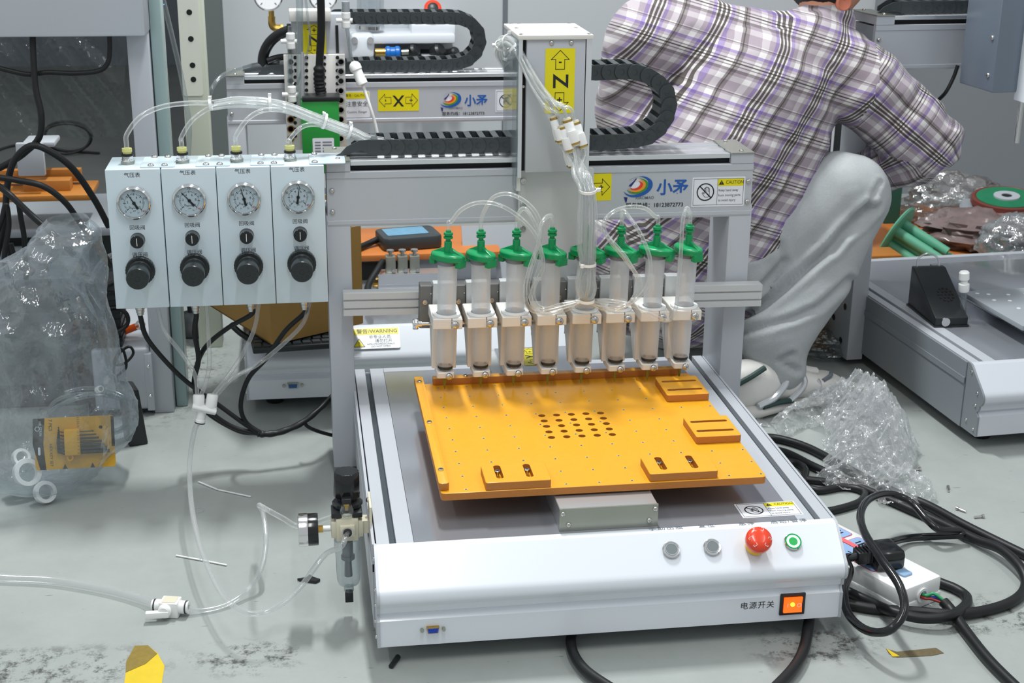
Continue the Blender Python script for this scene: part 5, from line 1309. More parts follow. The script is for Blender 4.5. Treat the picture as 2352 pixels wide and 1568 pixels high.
# coil of clear tube and white rings inside the bag
b = []
cc = PX(205, 925, y=.665)
for i in range(90):
    a = i/90*2*PI*3.4; r_ = .070 + .006*math.sin(i*.5); b.append(cc + V((r_*math.cos(a), .012*math.sin(a*1.3) + .0004*i, r_*.62*math.sin(a) - .03)))
tag(MB().tube(b, .0034, 7).build('tube_coil', M['tube_dim'], ang=60), 'coil of clear tubing behind the hex key set inside the bag', 'tube coil')
for (u, v, y, r_, l) in ((103, 1130, .600, .019, 'white plastic ring lying lowest inside the bag'), (62, 1085, .625, .024, 'white plastic ring at the left inside the bag'), (228, 894, .625, .006, 'small white eyelet near the top of the tube coil'), (48, 1050, .640, .015, 'small frosted plug above the left ring inside the bag')):
    tag(MB().lathe([(r_*.68, -.006), (r_, -.006), (r_*1.05, 0), (r_, .006), (r_*.68, .006)], PX(u, v, y=y), V((.5, -.7, .4)), 24, closed=True).build('plastic_ring', M['white_plastic']), l, 'ring', 'rings inside the bag')
p = PX(298, 985, y=.83); ad = thing('power_adapter', 'black power adapter leaning on the floor behind the bag', 'adapter', (p.x + .004, .86, FLOOR), .3)
MB().prism([(-.016, 0), (.020, 0), (.010, .112), (-.020, .118)], (0, -.026, 0), (1, 0, 0), (0, 0, 1), (0, 1, 0), .052).build('adapter_case', M['black'], ad, bevel=.003)
tube_obj('adapter_cord', [PX(272, 905, y=.86), PX(262, 850, y=.87), PX(272, 815, y=.88), PX(296, 796, y=.88), PX(306, 812, y=.88), PX(285, 835, y=.87), PX(262, 834, y=.87), PX(280, 800, y=.86), PX(290, 842, y=.865), PX(268, 868, y=.87), PX(285, 905, y=.87), PX(292, 925, y=.862)], .0026, M['rubber'], 'thin black cord knotted beside the white machine base', 'cord')
# ---------------------------------------------------------------- white floor-standing machine behind the bag
fm = thing('white_cabinet_machine', 'white machine frame at the far left with hanging control cabinet', 'machine', (-.60, 1.10, FLOOR))
def rel(b, name, m, parent=fm, **k):
    o = b.build(name, m, parent, **k)
    if parent is fm: o.location = (.60, -1.10, -FLOOR)
    return o
rel(MB().box(-.3925, -.3540, 1.000, 1.055, FLOOR, .80), 'post', M['grey_paint'], bevel=.002)
rel(MB().box(-.85, -.352, .945, 1.060, .7195, 1.20), 'control_cabinet', M['grey_paint'], bevel=.004)
rel(MB().box(-.505, -.3945, .990, 1.26, FLOOR + .012, .112), 'base_housing', M['grey_paint'], bevel=.008, seg=3)
cap_ = rel(MB().box(-.4045, -.3900, .988, 1.26, FLOOR + .010, .100), 'base_end_cap', M['grey_paint'], bevel=.002)
for z in (.012, .074): rel(MB().sphere((-.397, .988, z), .004, 8, 6), 'cap_screw', M['chrome'])
rel(MB().box(-.352, -.330, 1.03, 1.09, FLOOR, 1.1), 'wrapped_post', mat('wrapped_post', (150, 172, 172), .3, coat=.3, var=.1, scale=12), bevel=.003)
eh = thing('equipment_housing', 'dark grey equipment housing standing behind the clear bag', 'housing', (-.74, 1.12, FLOOR))
MB().box(-.22, .20, -.06, .20, 0, .27).build('housing_body', mat('housing_grey', (74, 80, 84), .5, var=.15, scale=8), eh, bevel=.006)
MB().box(-.18, .16, -.0615, -.06, .05, .20).build('housing_door', mat('housing_door', (92, 98, 102), .45), eh)
MB().cyl((.12, -.062, .12), (.12, -.070, .12), .010, n=16).build('door_knob', M['black'], eh)
# cream slotted post farther back
cp = thing('slotted_post', 'cream slotted steel post behind the arching tubes', 'post', (-.30, 1.42, FLOOR))
MB().box(-.028, .024, -.03, .03, 0, 1.3).build('post_body', mat('cream', (206, 212, 196), .5), cp, bevel=.002)
pt = MB().prism(rrect(.042, .24, .006), (-.006, -.031, .69), (1, 0, 0), (0, 0, 1), (0, -1, 0), .003).build('slot_plate', mat('cream2', (222, 224, 212), .45), cp)
for z in (.635, .605, .69, .745): MB().cyl((-.004, -.034, z), (-.004, -.0345, z), .006, n=14).build('slot_hole', M['dark'], pt)
tube_obj('air_tube', [PX(370, -20, y=1.3), PX(392, 70, y=1.3), PX(413, 160, y=1.3), PX(428, 240, y=1.29), PX(435, 300, y=1.28), PX(431, 370, y=1.27)], .0052, M['tube_dim'], 'clear tube hanging between the white post and the cream post', 'tube')
tube_obj('blue_tie', [PX(345, 22, y=1.05), PX(352, 26, y=1.05), PX(377, 10, y=1.3)], .0014, mat('blue_tie', (60, 160, 210), .4), 'thin blue tie holding the hanging tube to the white post', 'tie')
# orange jig on a small table behind the cables
jt = thing('jig_table', 'low dark machine body carrying the orange jig, behind the cables at left', 'table', (-.72, 1.42, FLOOR))
MB().box(-.22, .27, -.10, .22, .285, .305).build('table_top', M['side_grey'], jt, bevel=.003)
MB().box(-.22, .25, -.02, .20, 0, .285).build('table_body', mat('dark_teal', (62, 72, 74), .5, var=.15, scale=9), jt, bevel=.004)
MB().box(.10, .28, -.06, -.02, .12, .17).build('white_ledge', M['side_grey'], jt)
jg = thing('orange_jig', 'stepped orange bakelite jig with grey bracket at the far left', 'jig', (-.66, 1.36, FLOOR + .305))
zj = 0
def at_j(u, v, y): q = PX(u, v, y=y); return q - V((-.66, 1.36, FLOOR + .305))
for (u0, u1, v0, v1, y0, y1, nm) in ((0, 185, 388, 420, 1.40, 1.42, 'rear_block'), (55, 160, 414, 452, 1.34, 1.38, 'front_block'), (-30, 208, 447, 466, 1.30, 1.44, 'base_block')):
    p0, p1 = at_j(u0, v1, y0), at_j(u1, v0, y0)
    MB().box(p0.x, p1.x, y0 - 1.36, y1 - 1.36, p0.z, p1.z).build(nm, M['bakelite_dark'], jg, bevel=.002)
p0, p1 = at_j(45, 402, 1.33), at_j(100, 325, 1.33)
MB().box(p0.x, p1.x, -.045, -.03, p0.z, p1.z).build('grey_bracket', M['grey_paint'], jg, bevel=.003)
p0, p1 = at_j(55, 335, 1.36), at_j(128, 322, 1.36)
MB().box(p0.x, p1.x, -.02, .06, p0.z, p1.z).build('bracket_top', M['grey_paint'], jg, bevel=.003)
mo = thing('black_motor', 'black finned motor in the clutter left of the pressure boxes', 'motor', (PX(215, 620, y=1.02).x, 1.02, FLOOR))
MB().box(-.030, .040, -.02, .06, .0, .14).build('motor_stand', M['black'], mo)
MB().box(-.028, .045, -.02, .06, .14, .275).build('motor_body', M['black'], mo, bevel=.003)
for i in range(6): MB().box(-.030, .047, -.024, .064, .155 + i*.019, .163 + i*.019).build('cooling_fin', M['rubber'], mo)
# big black cables, left edge
def acable(pts, r, label, m='rubber', name='power_cable', group='black cables at the left edge'):
    return tube_obj(name, [PX(u, v, y=y) for u, v, y in pts], r, M[m], label, 'cable', group, n=10)
acable([(75, 60, .98), (76, 120, .97), (82, 200, .96), (95, 265, .95), (90, 315, .95), (60, 348, .95), (25, 372, .95), (-30, 400, .95)], .0062, 'thick black cable dropping from the cabinet and bending to the left edge')
acable([(250, 60, .98), (252, 110, .98), (247, 145, .98), (225, 163, .98), (170, 168, .98), (110, 166, .98), (60, 170, .98), (-20, 152, .98)], .0048, 'black cable sagging below the cabinet to the left edge')
acable([(-20, 640, .93), (8, 520, .93), (18, 420, .93), (35, 365, .93), (70, 335, .93), (110, 345, .93), (165, 385, .94), (215, 455, .96), (250, 520, .98)], .0062, 'black cable arching from the lower left to the pressure boxes')
acable([(-20, 405, .90), (40, 414, .90), (100, 428, .90), (150, 465, .91), (190, 520, .93), (235, 580, .95), (255, 610, .97)], .0056, 'black cable in front of the orange jig running down to the motor')
acable([(-20, 415, .86), (20, 445, .86), (70, 492, .86), (130, 545, .86), (170, 585, .87)], .0058, 'shiny black cable slanting into the open bag', 'black_gloss')
acable([(-15, 560, .88), (5, 500, .88), (14, 470, .88), (20, 520, .88), (10, 590, .88), (20, 640, .88)], .0050, 'black cable looping tightly at the left edge')
acable([(42, 460, .92), (48, 500, .92), (55, 540, .92), (58, 580, .92), (60, 640, .93)], .0050, 'black cable dropping straight behind the bag')
acable([(20, 560, .9), (30, 590, .9), (50, 610, .91), (75, 625, .92)], .0080, 'thick black sleeve at the left behind the bag top')
acable([(225, 720, 1.0), (262, 706, 1.0), (290, 720, 1.0), (292, 745, 1.0), (265, 765, .99), (245, 775, .99), (225, 790, .99)], .0042, 'thin black cable looping above the orange screwdriver')
acable([(215, 640, .99), (240, 655, .99), (262, 648, 1.0)], .0045, 'short black cable below the motor')
tube_obj('air_tube', [PX(208, 650, y=.96), PX(222, 618, y=.96), PX(245, 592, y=.97), PX(275, 580, y=1.0)], .0050, M['tube_dim'], 'clear tube bent between the bag and the pressure boxes', 'tube')
sd = thing('screwdriver', 'orange handled tool lying on the white machine base', 'tool', PX(285, 765, y=1.06))
e0, e1 = PX(238, 778, y=1.06) - PX(285, 765, y=1.06), PX(318, 748, y=1.06) - PX(285, 765, y=1.06)
MB().cyl(e0, e1, .0085, .0070, n=14).build('handle', mat('orange_plastic', (238, 92, 20), .35), sd)
MB().ring(e1 + V((.004, 0, .002)), (0, -1, .2), .005, .010, .006, 18).build('grip_ring', M['white_plastic'], sd)
# coiled black wire on the floor far behind
q = []
c0 = PX(160, 350, z=FLOOR + .01)
for i in range(70):
    a = i/70*2*PI*2.6; q.append(c0 + V((.085*math.cos(a) - .01*i/70, .03*math.sin(a*.5), .055 + .055*math.sin(a))))
tag(MB().tube(q, .0048, 7).build('wire_coil', M['rubber'], ang=60), 'coil of black wire standing on the floor behind the orange jig', 'wire coil')
tube_obj('power_cable', [PX(-20, 350, z=FLOOR + .006), PX(30, 335, z=FLOOR + .006), PX(90, 325, z=FLOOR + .02), PX(140, 345, z=FLOOR + .006), PX(228, 352, z=FLOOR + .006)], .0055, M['rubber'], 'black wire on the far floor leading to the coil', 'cable')
# clear film hanging behind, left
def drape(name, us, y, m, label, seed):
    vs, fs = [], []; n, k = 40, 40
    for j in range(k + 1):
        for i in range(n + 1):
            u = us[0] + (us[2] - us[0])*i/n; v = us[1] + (us[3] - us[1])*j/k
            p = PX(u, v, y=y)
            p.y += .05*noise.noise(V((p.x*6, p.z*4, seed))) + .03*(1 - abs(noise.noise(V((p.x*16 + p.z*9, p.z*5, seed + 4))))*2)
            vs.append(p)
    for j in range(k):
        for i in range(n): fs.append((j*(n+1)+i, j*(n+1)+i+1, (j+1)*(n+1)+i+1, (j+1)*(n+1)+i))
    return tag(MB().add(vs, fs).build(name, m, ang=25), label, 'plastic film')
M['film_thin'] = clear_mat('film_thin', tint=(240, 243, 244), milk=(150, 160, 160), base=.03, edge=.28, rough=.12, bump=1.0, bscale=18, blend=.3, gloss=.7)
drape('plastic_film', (-60, 60, 285, 320), 1.65, M['film_thin'], 'thin clear film hanging behind the black cables at the upper left', 2)
# ---------------------------------------------------------------- second robot behind
BO = V((-.205, .97, 0))
Bm = make_machine('screw_robot', 'silver desktop robot with a green driver box, standing behind the front machine', BO)
def bl(u, v, y): return PX(u, v, y=y) - BO
def bbox(u0, u1, v0, v1, y0, y1):
    p0, p1 = bl(u0, v1, y0), bl(u1, v0, y0)
    return MB().box(p0.x, p1.x, y0 - BO.y, y1 - BO.y, p0.z, p1.z)
YBB = .6536
axis_label(Bm, (.3520, YBB, .4850), (0, 0, -1), (1, 0, 0), .0500, .0960, 'X', '+', '-', rot=1)
company_label(Bm, (.5030, YBB, .4820), (1, 0, 0), (0, 0, 1), .1120)
caution_label(Bm, (.6300, YBB, .4800), (1, 0, 0), (0, 0, 1), .0960, .0530)
p = bl(820, 240, 1.62)
lb = flat('safety_label', rrect(.060, .062, .003), (p.x, YBB, p.z), (1, 0, 0), (0, 0, 1), M['label_white'], Bm)
flat('yellow_bar', rect(-.028, .028, .013, .028), (p.x, YBB - .0005, p.z), (1, 0, 0), (0, 0, 1), M['yellow'], lb, .0002)
text('注意安全', .013, M['ink'], lb, (p.x, YBB - .0008, p.z)); text('Caution, Danger', .007, M['ink'], lb, (p.x, YBB - .0008, p.z - .018)); text('警告 / CAUTION', .007, M['ink'], lb, (p.x, YBB - .001, p.z + .0205))
# warning label on the sloping front
ex, ey = V((1, 0, 0)), V((0, .047, .038)).normalized()
wl = V((0.2552, .021, .1144)); wn = ex.cross(ey)
lb = flat('warning_label', rrect(.098, .050, .004), wl, ex, ey, M['label_white'], Bm)
flat('yellow_bar', rect(-.047, .047, .008, .023), wl + wn*.0004, ex, ey, M['yellow'], lb, .0002)
text('警告/WARNING', .0115, M['ink'], lb, wl + wn*.0008 + ey*.0155 + ex*.004, ex, ey)
strokes([[(-.044, -.020), (-.022, -.020), (-.033, -.001)]], wl + wn*.0004, ex, ey, M['yellow'], lb, 'warning_triangle'); strokes(outline([(-.044, -.020), (-.022, -.020), (-.033, -.001)], .001), wl + wn*.0005, ex, ey, M['ink'], lb, 'triangle_frame')
text('!', .014, M['ink'], lb, wl + wn*.0009 - ex*.033 - ey*.0135, ex, ey)
text('非专业人员', .0088, M['ink'], lb, wl + wn*.0006 + ex*.009 + ey*.002, ex, ey); text('请勿打开', .0088, M['ink'], lb, wl + wn*.0006 + ex*.016 - ey*.0075, ex, ey)
text('NON-PROFESSIONALS', .0055, M['ink'], lb, wl + wn*.0006 + ex*.010 - ey*.0145, ex, ey); text('DO NOT OPEN', .0055, M['ink'], lb, wl + wn*.0006 + ex*.010 - ey*.0200, ex, ey)
db = MB().prism([(-.011, .0055), (.011, .0055), (.009, -.0055), (-.009, -.0055)], (.0880, .003, .028), (1, 0, 0), (0, 0, 1), (0, -1, 0), .006).build('serial_port', M['steel'], Bm)
MB().prism([(-.009, .004), (.009, .004), (.0075, -.004), (-.0075, -.004)], (.0880, -.003, .028), (1, 0, 0), (0, 0, 1), (0, -1, 0), .0008).build('port_insert', mat('port_blue2', (40, 90, 150), .4), db)
for x in (.070, .106): MB().cyl((x, .003, .028), (x, -.003, .028), .003, n=8).build('jack_screw', M['steel'], db)
# its z head
bbox(672, 798, 32, 135, 1.570, 1.62).build('z_cover', M['grey_paint'], Bm, bevel=.002)
bbox(664, 760, 24, 50, 1.545, 1.60).build('z_top_block', M['alu_white'], Bm, bevel=.002)
bbox(661, 668, 58, 125, 1.568, 1.60).build('z_slot', M['dark'], Bm); bbox(772, 777, 58, 122, 1.568, 1.60).build('z_slot', M['dark'], Bm)
pp_ = bbox(660, 792, 125, 345, 1.555, 1.568).build('perforated_plate', M['alu_white'], Bm, bevel=.001)
hole = MB().cyl((0, 0, 0), (0, -.0012, 0), .0042, n=10).mesh('plate_hole'); hole.materials.append(M['dark'])
for u in (678, 704, 745, 775):
    for k in range(13):
        o = link('plate_hole', hole, None, pp_); o.location = bl(u, 132 + k*15, 1.5549)
big = MB().lathe([(.0065, 0), (.0085, 0), (.0085, .002), (.0060, .002), (.0055, .0), (.001, .0)], (0, 0, 0), (0, -1, 0), 14).mesh('plate_bolt'); big.materials.append(M['chrome'])
for u in (668, 783):
    for k in range(9):
        o = link('plate_bolt', big, None, pp_); o.location = bl(u, 142 + k*22, 1.5549)
axis_label(Bm, bl(722, 92, 1.568), (1, 0, 0), (0, 0, 1), .052, .070, 'Z', '+', '-', rot=1)
gb = bbox(697, 778, 232, 400, 1.50, 1.56).build('driver_box', M['box_green'], Bm, bevel=.002)
bbox(694, 781, 222, 234, 1.498, 1.562).build('driver_box_lid', M['black'], Bm, bevel=.002)
p = bl(743, 338, 1.4995)
lb = flat('rating_label', rrect(.048, .042, .003), p, (1, 0, 0), (0, 0, 1), M['label_white'], Bm)
for k in range(4):
    for (a, b) in ((-.019, -.006), (-.002, .019)): MB().box(p.x + a, p.x + b, p.y - .0008, p.y - .0004, p.z + .010 - k*.0068, p.z + .013 - k*.0068).build('print_line', M['ink_grey'], lb)
MB().lathe([(.011, 0), (.013, .004), (.013, .008)], bl(736, 212, 1.53), (0, 0, 1), 16).build('gland_ring', M['black'], Bm)
MB().cyl(bl(737, 226, 1.53), bl(737, 208, 1.53), .009, n=14).build('gland_nut', M['steel'], Bm)
tube_obj('driver_cable', [PX(737, 214, y=1.53), PX(733, 180, y=1.528), PX(735, 125, y=1.525), PX(738, 60, y=1.52), PX(736, -30, y=1.51)], lambda t: (.0125 + .0012*math.sin(t*110)) if t < .38 else .0088, M['rubber'], 'black ribbed cable rising from the green driver box', 'cable', n=12, k=16)
# glass tubes and white fittings beside it
for (u, v0, v1, r_, y, m_, l) in ((689, -20, 245, .0080, 1.53, 'tube_dim', 'upright clear tube left of the yellow Z sticker on the rear robot'), (667, 60, 215, .0050, 1.535, 'tube_dim', 'thin upright clear tube at the left of the rear robot head'), (696, 120, 225, .0040, 1.52, 'alu', 'slim metal rod beside the clear tube on the rear robot head')):
    tag(MB().cyl(PX(u, v1, y=y), PX(u - 1, v0, y=y), r_, n=14).build('upright_tube', M[m_]), l, 'tube')
for (u, v, l) in ((668, 96, 'white tube coupling upper left on the rear robot head'), (671, 218, 'white tube coupling lower left on the rear robot head'), (795, 48, 'grey and white tube coupling upper right of the rear robot head')):
    t = thing('tube_coupling', l, 'fitting', PX(u, v, y=1.53), group='couplings on the rear robot')
    MB().lathe([(.008, -.016), (.010, -.014), (.010, -.002), (.007, 0), (.007, .004), (.010, .006), (.010, .018), (.008, .020)], (0, 0, 0), (0, 0, 1), 16).build('coupling_body', M['white_plastic'], t)
    MB().cyl((-.022, 0, .001), (.014, 0, .001), .0050, n=12).build('side_screw', M['white_plastic'], t)
    if u > 700: MB().cyl((0, 0, .018), (0, 0, .042), .0088, n=14).build('grey_sleeve', M['side_grey'], t)
f0, f1 = PX(812, 145, y=1.52), PX(834, 196, y=1.51)
fl = thing('inline_filter', 'white inline filter hanging slanted beside the rear robot head', 'filter', f0)
d = f1 - f0
MB().lathe([(.004, -.004), (.010, 0), (.0135, .006), (.0135, .016), (.0115, .018), (.0115, d.length - .014), (.0125, d.length - .012), (.0125, d.length - .003), (.004, d.length)], (0, 0, 0), d, 18).build('filter_body', M['white_plastic'], fl)
tube_obj('air_tube', [PX(797, 62, y=1.53), PX(802, 100, y=1.525), PX(806, 130, y=1.522), f0 + d*.02], .0042, M['tube_dim'], 'clear tube from the coupling down to the slanted inline filter', 'tube')
tube_obj('air_tube', [f1 - d*.02, PX(850, 245, y=1.50), PX(862, 285, y=1.50), PX(872, 335, y=1.50)], .0036, M['white_plastic'], 'white tube hanging from the slanted inline filter', 'tube')
tube_obj('air_tube', [PX(700, -20, y=1.52), PX(707, 40, y=1.51), PX(712, 90, y=1.51), PX(700, 140, y=1.52), PX(684, 190, y=1.53), PX(672, 220, y=1.53)], .0026, M['tube_dim'], 'thin clear tube crossing the yellow Z sticker of the rear robot', 'tube')
tube_obj('air_tube', [PX(478, 230, y=1.55), PX(486, 205, y=1.55), PX(505, 178, y=1.57), PX(535, 162, y=1.60), PX(575, 150, y=1.64)], .0050, M['tube_dim'], 'clear tube bending over the left end of the rear beam', 'tube')
# its cable chain
yk = 1.68
pins = [(640, 163), (760, 160), (830, 153), (960, 152), (1040, 149), (1078, 138), (1100, 112), (1103, 82), (1088, 58), (1060, 44), (1000, 42), (900, 42), (800, 42), (750, 44)]
ch2, _ = cable_chain('black cable chain looping over the beam of the rear robot', [PX(u, v, y=yk - .035) + V((0, .035, 0)) for u, v in pins], yk, p=.0262, h=.0140, half=.030)
tube_obj('cable_sleeve', [PX(604, 160, y=1.70), PX(606, 125, y=1.70), PX(622, 95, y=1.69), PX(650, 75, y=1.68), PX(690, 66, y=1.66)], .0125, M['rubber'], 'black ribbed sleeve arching at the left of the rear robot head', 'cable sleeve', n=12)
tube_obj('cable_sleeve', [PX(560, 163, y=1.70), PX(600, 155, y=1.70), PX(650, 157, y=1.70)], .0130, M['chain'], 'black flat sleeve lying on the rear beam left of the head', 'cable sleeve', n=10)
tube_obj('cable_sleeve', [PX(614, 140, y=1.69), PX(640, 132, y=1.69), PX(675, 130, y=1.68)], .0080, M['rubber'], 'short black hose behind the left of the rear robot head', 'cable sleeve', n=10)
# ---------------------------------------------------------------- air preparation unit on the back wall
YU = 2.60
au = thing('air_preparation_unit', 'white air preparation unit with blue fitting on the back wall', 'air unit', PX(930, 110, y=YU))
ao = PX(930, 110, y=YU)
def al(u, v, y=YU): return PX(u, v, y=y) - ao
def abox(u0, u1, v0, v1, y0, y1):
    p0, p1 = al(u0, v1, y0), al(u1, v0, y0); return MB().box(p0.x, p1.x, y0 - ao.y, y1 - ao.y, p0.z, p1.z)
abox(805, 1046, 78, 102, 2.56, 2.72).build('manifold_bar', M['white_paint'], au, bevel=.006)
abox(806, 860, 78, 136, 2.53, 2.60).build('left_block', M['white_paint'], au, bevel=.014)
abox(945, 1046, 56, 80, 2.58, 2.72).build('upper_block', M['white_paint'], au, bevel=.004)
for u in (814, 851): MB().cyl(al(u, 93, 2.53), al(u, 93, 2.52), .010, n=14).build('block_bolt', M['chrome'], au)
abox(860, 1060, 124, 140, 2.60, 2.72).build('lower_bar', M['black'], au)
MB().cyl(al(862, 120, 2.55), al(888, 120, 2.55), .012, n=16).build('brass_joint', M['brass'], au)
MB().lathe([(.014, 0), (.018, .004), (.018, .012), (.015, .015), (.015, .028), (.018, .031), (.018, .040), (.014, .044)], al(885, 120, 2.55), (1, 0, 0), 18).build('blue_fitting', mat('fitting_blue', (20, 110, 200), .3), au)
MB().cyl(al(922, 120, 2.55), al(938, 119, 2.55), .008, n=14).build('steel_joint', M['steel'], au)
for (u, v, r_) in ((948, 117, .020), (1005, 118, .022), (1040, 122, .016)): MB().lathe([(r_*.6, -.016), (r_, -.012), (r_, .012), (r_*.7, .018)], al(u, v, 2.57), (.6, -.6, .5), 14).build('black_valve', M['black'], au)
abox(970, 1010, 128, 138, 2.55, 2.6).build('valve_foot', M['white_paint'], au)
MB().cyl(al(851, 62, 2.62), al(851, -30, 2.62), .040, n=24).build('clear_cylinder', M['bowl'], au)
MB().cyl(al(851, 66, 2.62), al(851, 58, 2.62), .042, n=24).build('cylinder_ring', M['chrome'], au)
es = MB().cyl(al(993, 45, 2.62), al(993, 20, 2.60), .018, n=18).build('stop_stem', M['side_grey'], au)
MB().lathe([(.020, -.008), (.026, -.004), (.026, .004), (.020, .008)], al(994, 20, 2.58), (0, -1, .5), 24).build('red_stop_button', M['red_plastic'], es)
MB().lathe([(.012, .008), (.016, .009), (.010, .012)], al(994, 20, 2.58), (0, -1, .5), 18).build('stop_button_face', M['black'], es)
for (u, v, l) in ((616, -8, 'round pressure gauge with brass elbow at the top left'), (742, -8, 'round pressure gauge at the top behind the rear robot head')):
    c = PX(u, v, y=2.0)
    t = thing('pressure_gauge', l, 'gauge', c, group='gauges at the top')
    MB().lathe([(.030, .02), (.036, .014), (.0365, .002), (.034, .0), (.032, .002)], (0, 0, 0), (0, 1, 0), 32).build('gauge_case', M['chrome'], t)
    MB().cyl((0, .001, 0), (0, .004, 0), .032, n=28).build('dial', M['dial'], t)
    MB().box(-.001, .001, -.0005, .0005, -.004, .022).build('pointer', M['ink'], t)
    for k in range(9):
        a = math.radians(225 - k*33.75); MB().obox((.025*math.cos(a), .0005, .025*math.sin(a)), (math.cos(a), 0, math.sin(a)), (0, 1, 0), (-math.sin(a), 0, math.cos(a)), .003, .0005, .0006).build('scale_mark', M['ink'], t)
    if u < 700:
        MB().cyl((.006, .01, -.036), (.006, .01, -.052), .008, n=6).build('brass_nut', M['brass'], t)
        MB().tube(spline([(.006, .01, -.050), (.006, .01, -.068), (.012, .01, -.078), (.030, .01, -.080)], 5), .0095, 10).build('brass_elbow', M['brass'], t)
        MB().cyl((.028, .01, -.080), (.034, .01, -.080), .0115, n=6).build('elbow_nut', M['brass'], t)
    else: MB().cyl((0, .01, -.036), (0, .01, -.060), .008, n=8).build('stem', M['steel'], t)
# ---------------------------------------------------------------- things on and behind the second robot
c0, c1, c2 = PX(622, 790, z=.152), PX(478, 700, z=.152), PX(830, 742, z=.152)
dA = (c1 - c0); dB = (c2 - c0)
cbx = thing('cardboard_box', 'brown cardboard box standing on the rear robot, behind the pressure boxes', 'box', c0)
hh = .20
def wall_(o, d, nm): 
    n_ = V((-d.y, d.x, 0)).normalized()
    return MB().prism([(0, 0), (d.length, 0), (d.length, hh), (0, hh)], o, d.normalized(), (0, 0, 1), d.normalized().cross(V((0, 0, 1))), .004).build(nm, M['cardboard'], cbx)
for o, d in ((V((0, 0, 0)), dA), (V((0, 0, 0)), dB), (dA, dB), (dB, dA)): wall_(o, d, 'box_wall')
MB().add([(0, 0, 0), dB, dA + dB, dA, V((0, 0, .003)), dB + V((0, 0, .003)), dA + dB + V((0, 0, .003)), dA + V((0, 0, .003))], [(3, 2, 1, 0), (4, 5, 6, 7), (0, 1, 5, 4), (1, 2, 6, 5), (2, 3, 7, 6), (3, 0, 4, 7)]).build('box_bottom', M['cardboard'], cbx)
MB().add([dB + V((0, 0, hh)), dB + V((.012, .01, hh + .07)), dA*.0 + V((.012, .01, hh + .07)), V((0, 0, hh)), dB + V((0, .003, hh)), dB + V((.012, .013, hh + .07)), V((.012, .013, hh + .07)), V((0, .003, hh))], [(0, 1, 2, 3), (7, 6, 5, 4), (0, 4, 5, 1), (1, 5, 6, 2), (2, 6, 7, 3), (3, 7, 4, 0)]).build('box_flap', M['cardboard'], cbx)
kbp = PX(690, 792, z=.137)
kbd = thing('keyboard', 'black keyboard half hidden under the cardboard box', 'keyboard', (kbp.x - .02, kbp.y + .03, .1325), .10)
MB().box(-.075, .115, -.055, .06, 0, .012).build('keyboard_case', M['black'], kbd, bevel=.003)
kc = MB().box(-.0075, .0075, -.007, .007, .012, .016).mesh('key_cap'); kc.materials.append(M['chain'])
for r_ in range(5):
    for k in range(9):
        o = link('key_cap', kc, None, kbd); o.location = (-.066 + k*.0187 + r_*.003, -.043 + r_*.0195, 0)
# raised orange work board with pendant
wb_ = thing('orange_work_board', 'orange work board on a grey plinth at the back of the rear robot plate', 'board', (.19, 1.42, .132))
MB().box(-.20, .16, -.11, .13, .052, .066).build('board_top', M['wood_orange'], wb_, bevel=.002)
MB().box(-.19, .15, -.095, .12, 0, .052).build('plinth', M['side_grey'], wb_)
MB().box(-.16, -.03, -.098, -.094, .006, .046).build('plinth_slot', M['dark'], wb_)
tpp = PX(938, 560, z=.200)
tp = thing('teach_pendant', 'dark handheld teach pendant with blue screen lying on the orange board', 'pendant', (tpp.x, tpp.y, .1985), .18)
MB().prism(rrect(.135, .100, .016), (0, 0, 0), (1, 0, 0), (0, 1, .0), (0, 0, 1), .030).build('pendant_case', M['chain'], tp, bevel=.005)
MB().prism(rrect(.095, .062, .004), (-.006, .004, .0302), (1, 0, 0), (0, 1, 0), (0, 0, 1), .001).build('screen', mat('screen', (96, 150, 180), .2, var=.25, scale=60), tp)
tube_obj('pendant_cable', [PX(812, 574, z=.207), PX(840, 562, z=.207), PX(866, 550, z=.212), tpp + V((-.06, .02, .014))], .0075, M['rubber'], 'black cable leaving the teach pendant to the left', 'cable')
cyl_ = thing('pneumatic_cylinder', 'bright aluminium pneumatic cylinder lying on the rear robot plate', 'cylinder', PX(940, 645, y=1.26))
co = PX(940, 645, y=1.26)
q0, q1 = PX(868, 646, y=1.26) - co, PX(1040, 641, y=1.26) - co
MB().prism([(-.020, -.020), (.020, -.020), (.020, -.012), (.016, -.010), (.016, -.004), (.020, -.002), (.020, .021), (-.020, .021), (-.020, -.002), (-.016, -.004), (-.016, -.010), (-.020, -.012)], q0, (0, 1, 0), (0, 0, 1), (q1 - q0).normalized(), (q1 - q0).length).build('cylinder_body', M['alu_bright'], cyl_)
for z in (-.006, .010): MB().cyl(q0 + V((.002, 0, z)), q0 + V((-.012, 0, z)), .007, n=10).build('brass_port', M['brass'], cyl_)
for k in range(3):
    c = q0 + V((.028 + k*.026, 0, .021))
    vb = MB().box(c.x - .0105, c.x + .0105, -.012, .014, c.z, c.z + .036).build('valve_block', M['steel'], cyl_, bevel=.001)
    MB().lathe([(.004, 0), (.004, .008), (.008, .008), (.008, .013)], (c.x, 0, c.z + .036), (0, 0, 1), 14).build('valve_knob', M['screw'], vb)
    MB().cyl((c.x + .006, -.012, c.z + .006), (c.x + .006, -.017, c.z + .006), .0042, n=12).build('side_bolt', M['chrome'], vb)
gp = thing('grey_cover_sheet', 'pale grey cover sheet leaning behind the third and fourth syringes', 'sheet', PX(1140, 600, y=1.35))
go = PX(1140, 600, y=1.35)
MB().obox((0, 0, .0), (1, 0, 0), V((0, .5, .86)), V((0, -.86, .5)), .075, .085, .002).build('sheet', M['side_grey'], gp)
for u in (1082, 1165): MB().cyl(PX(u, 655, y=1.30) - go, PX(u, 655, y=1.295) - go, .006, n=12).build('sheet_hole', M['dark'], gp)
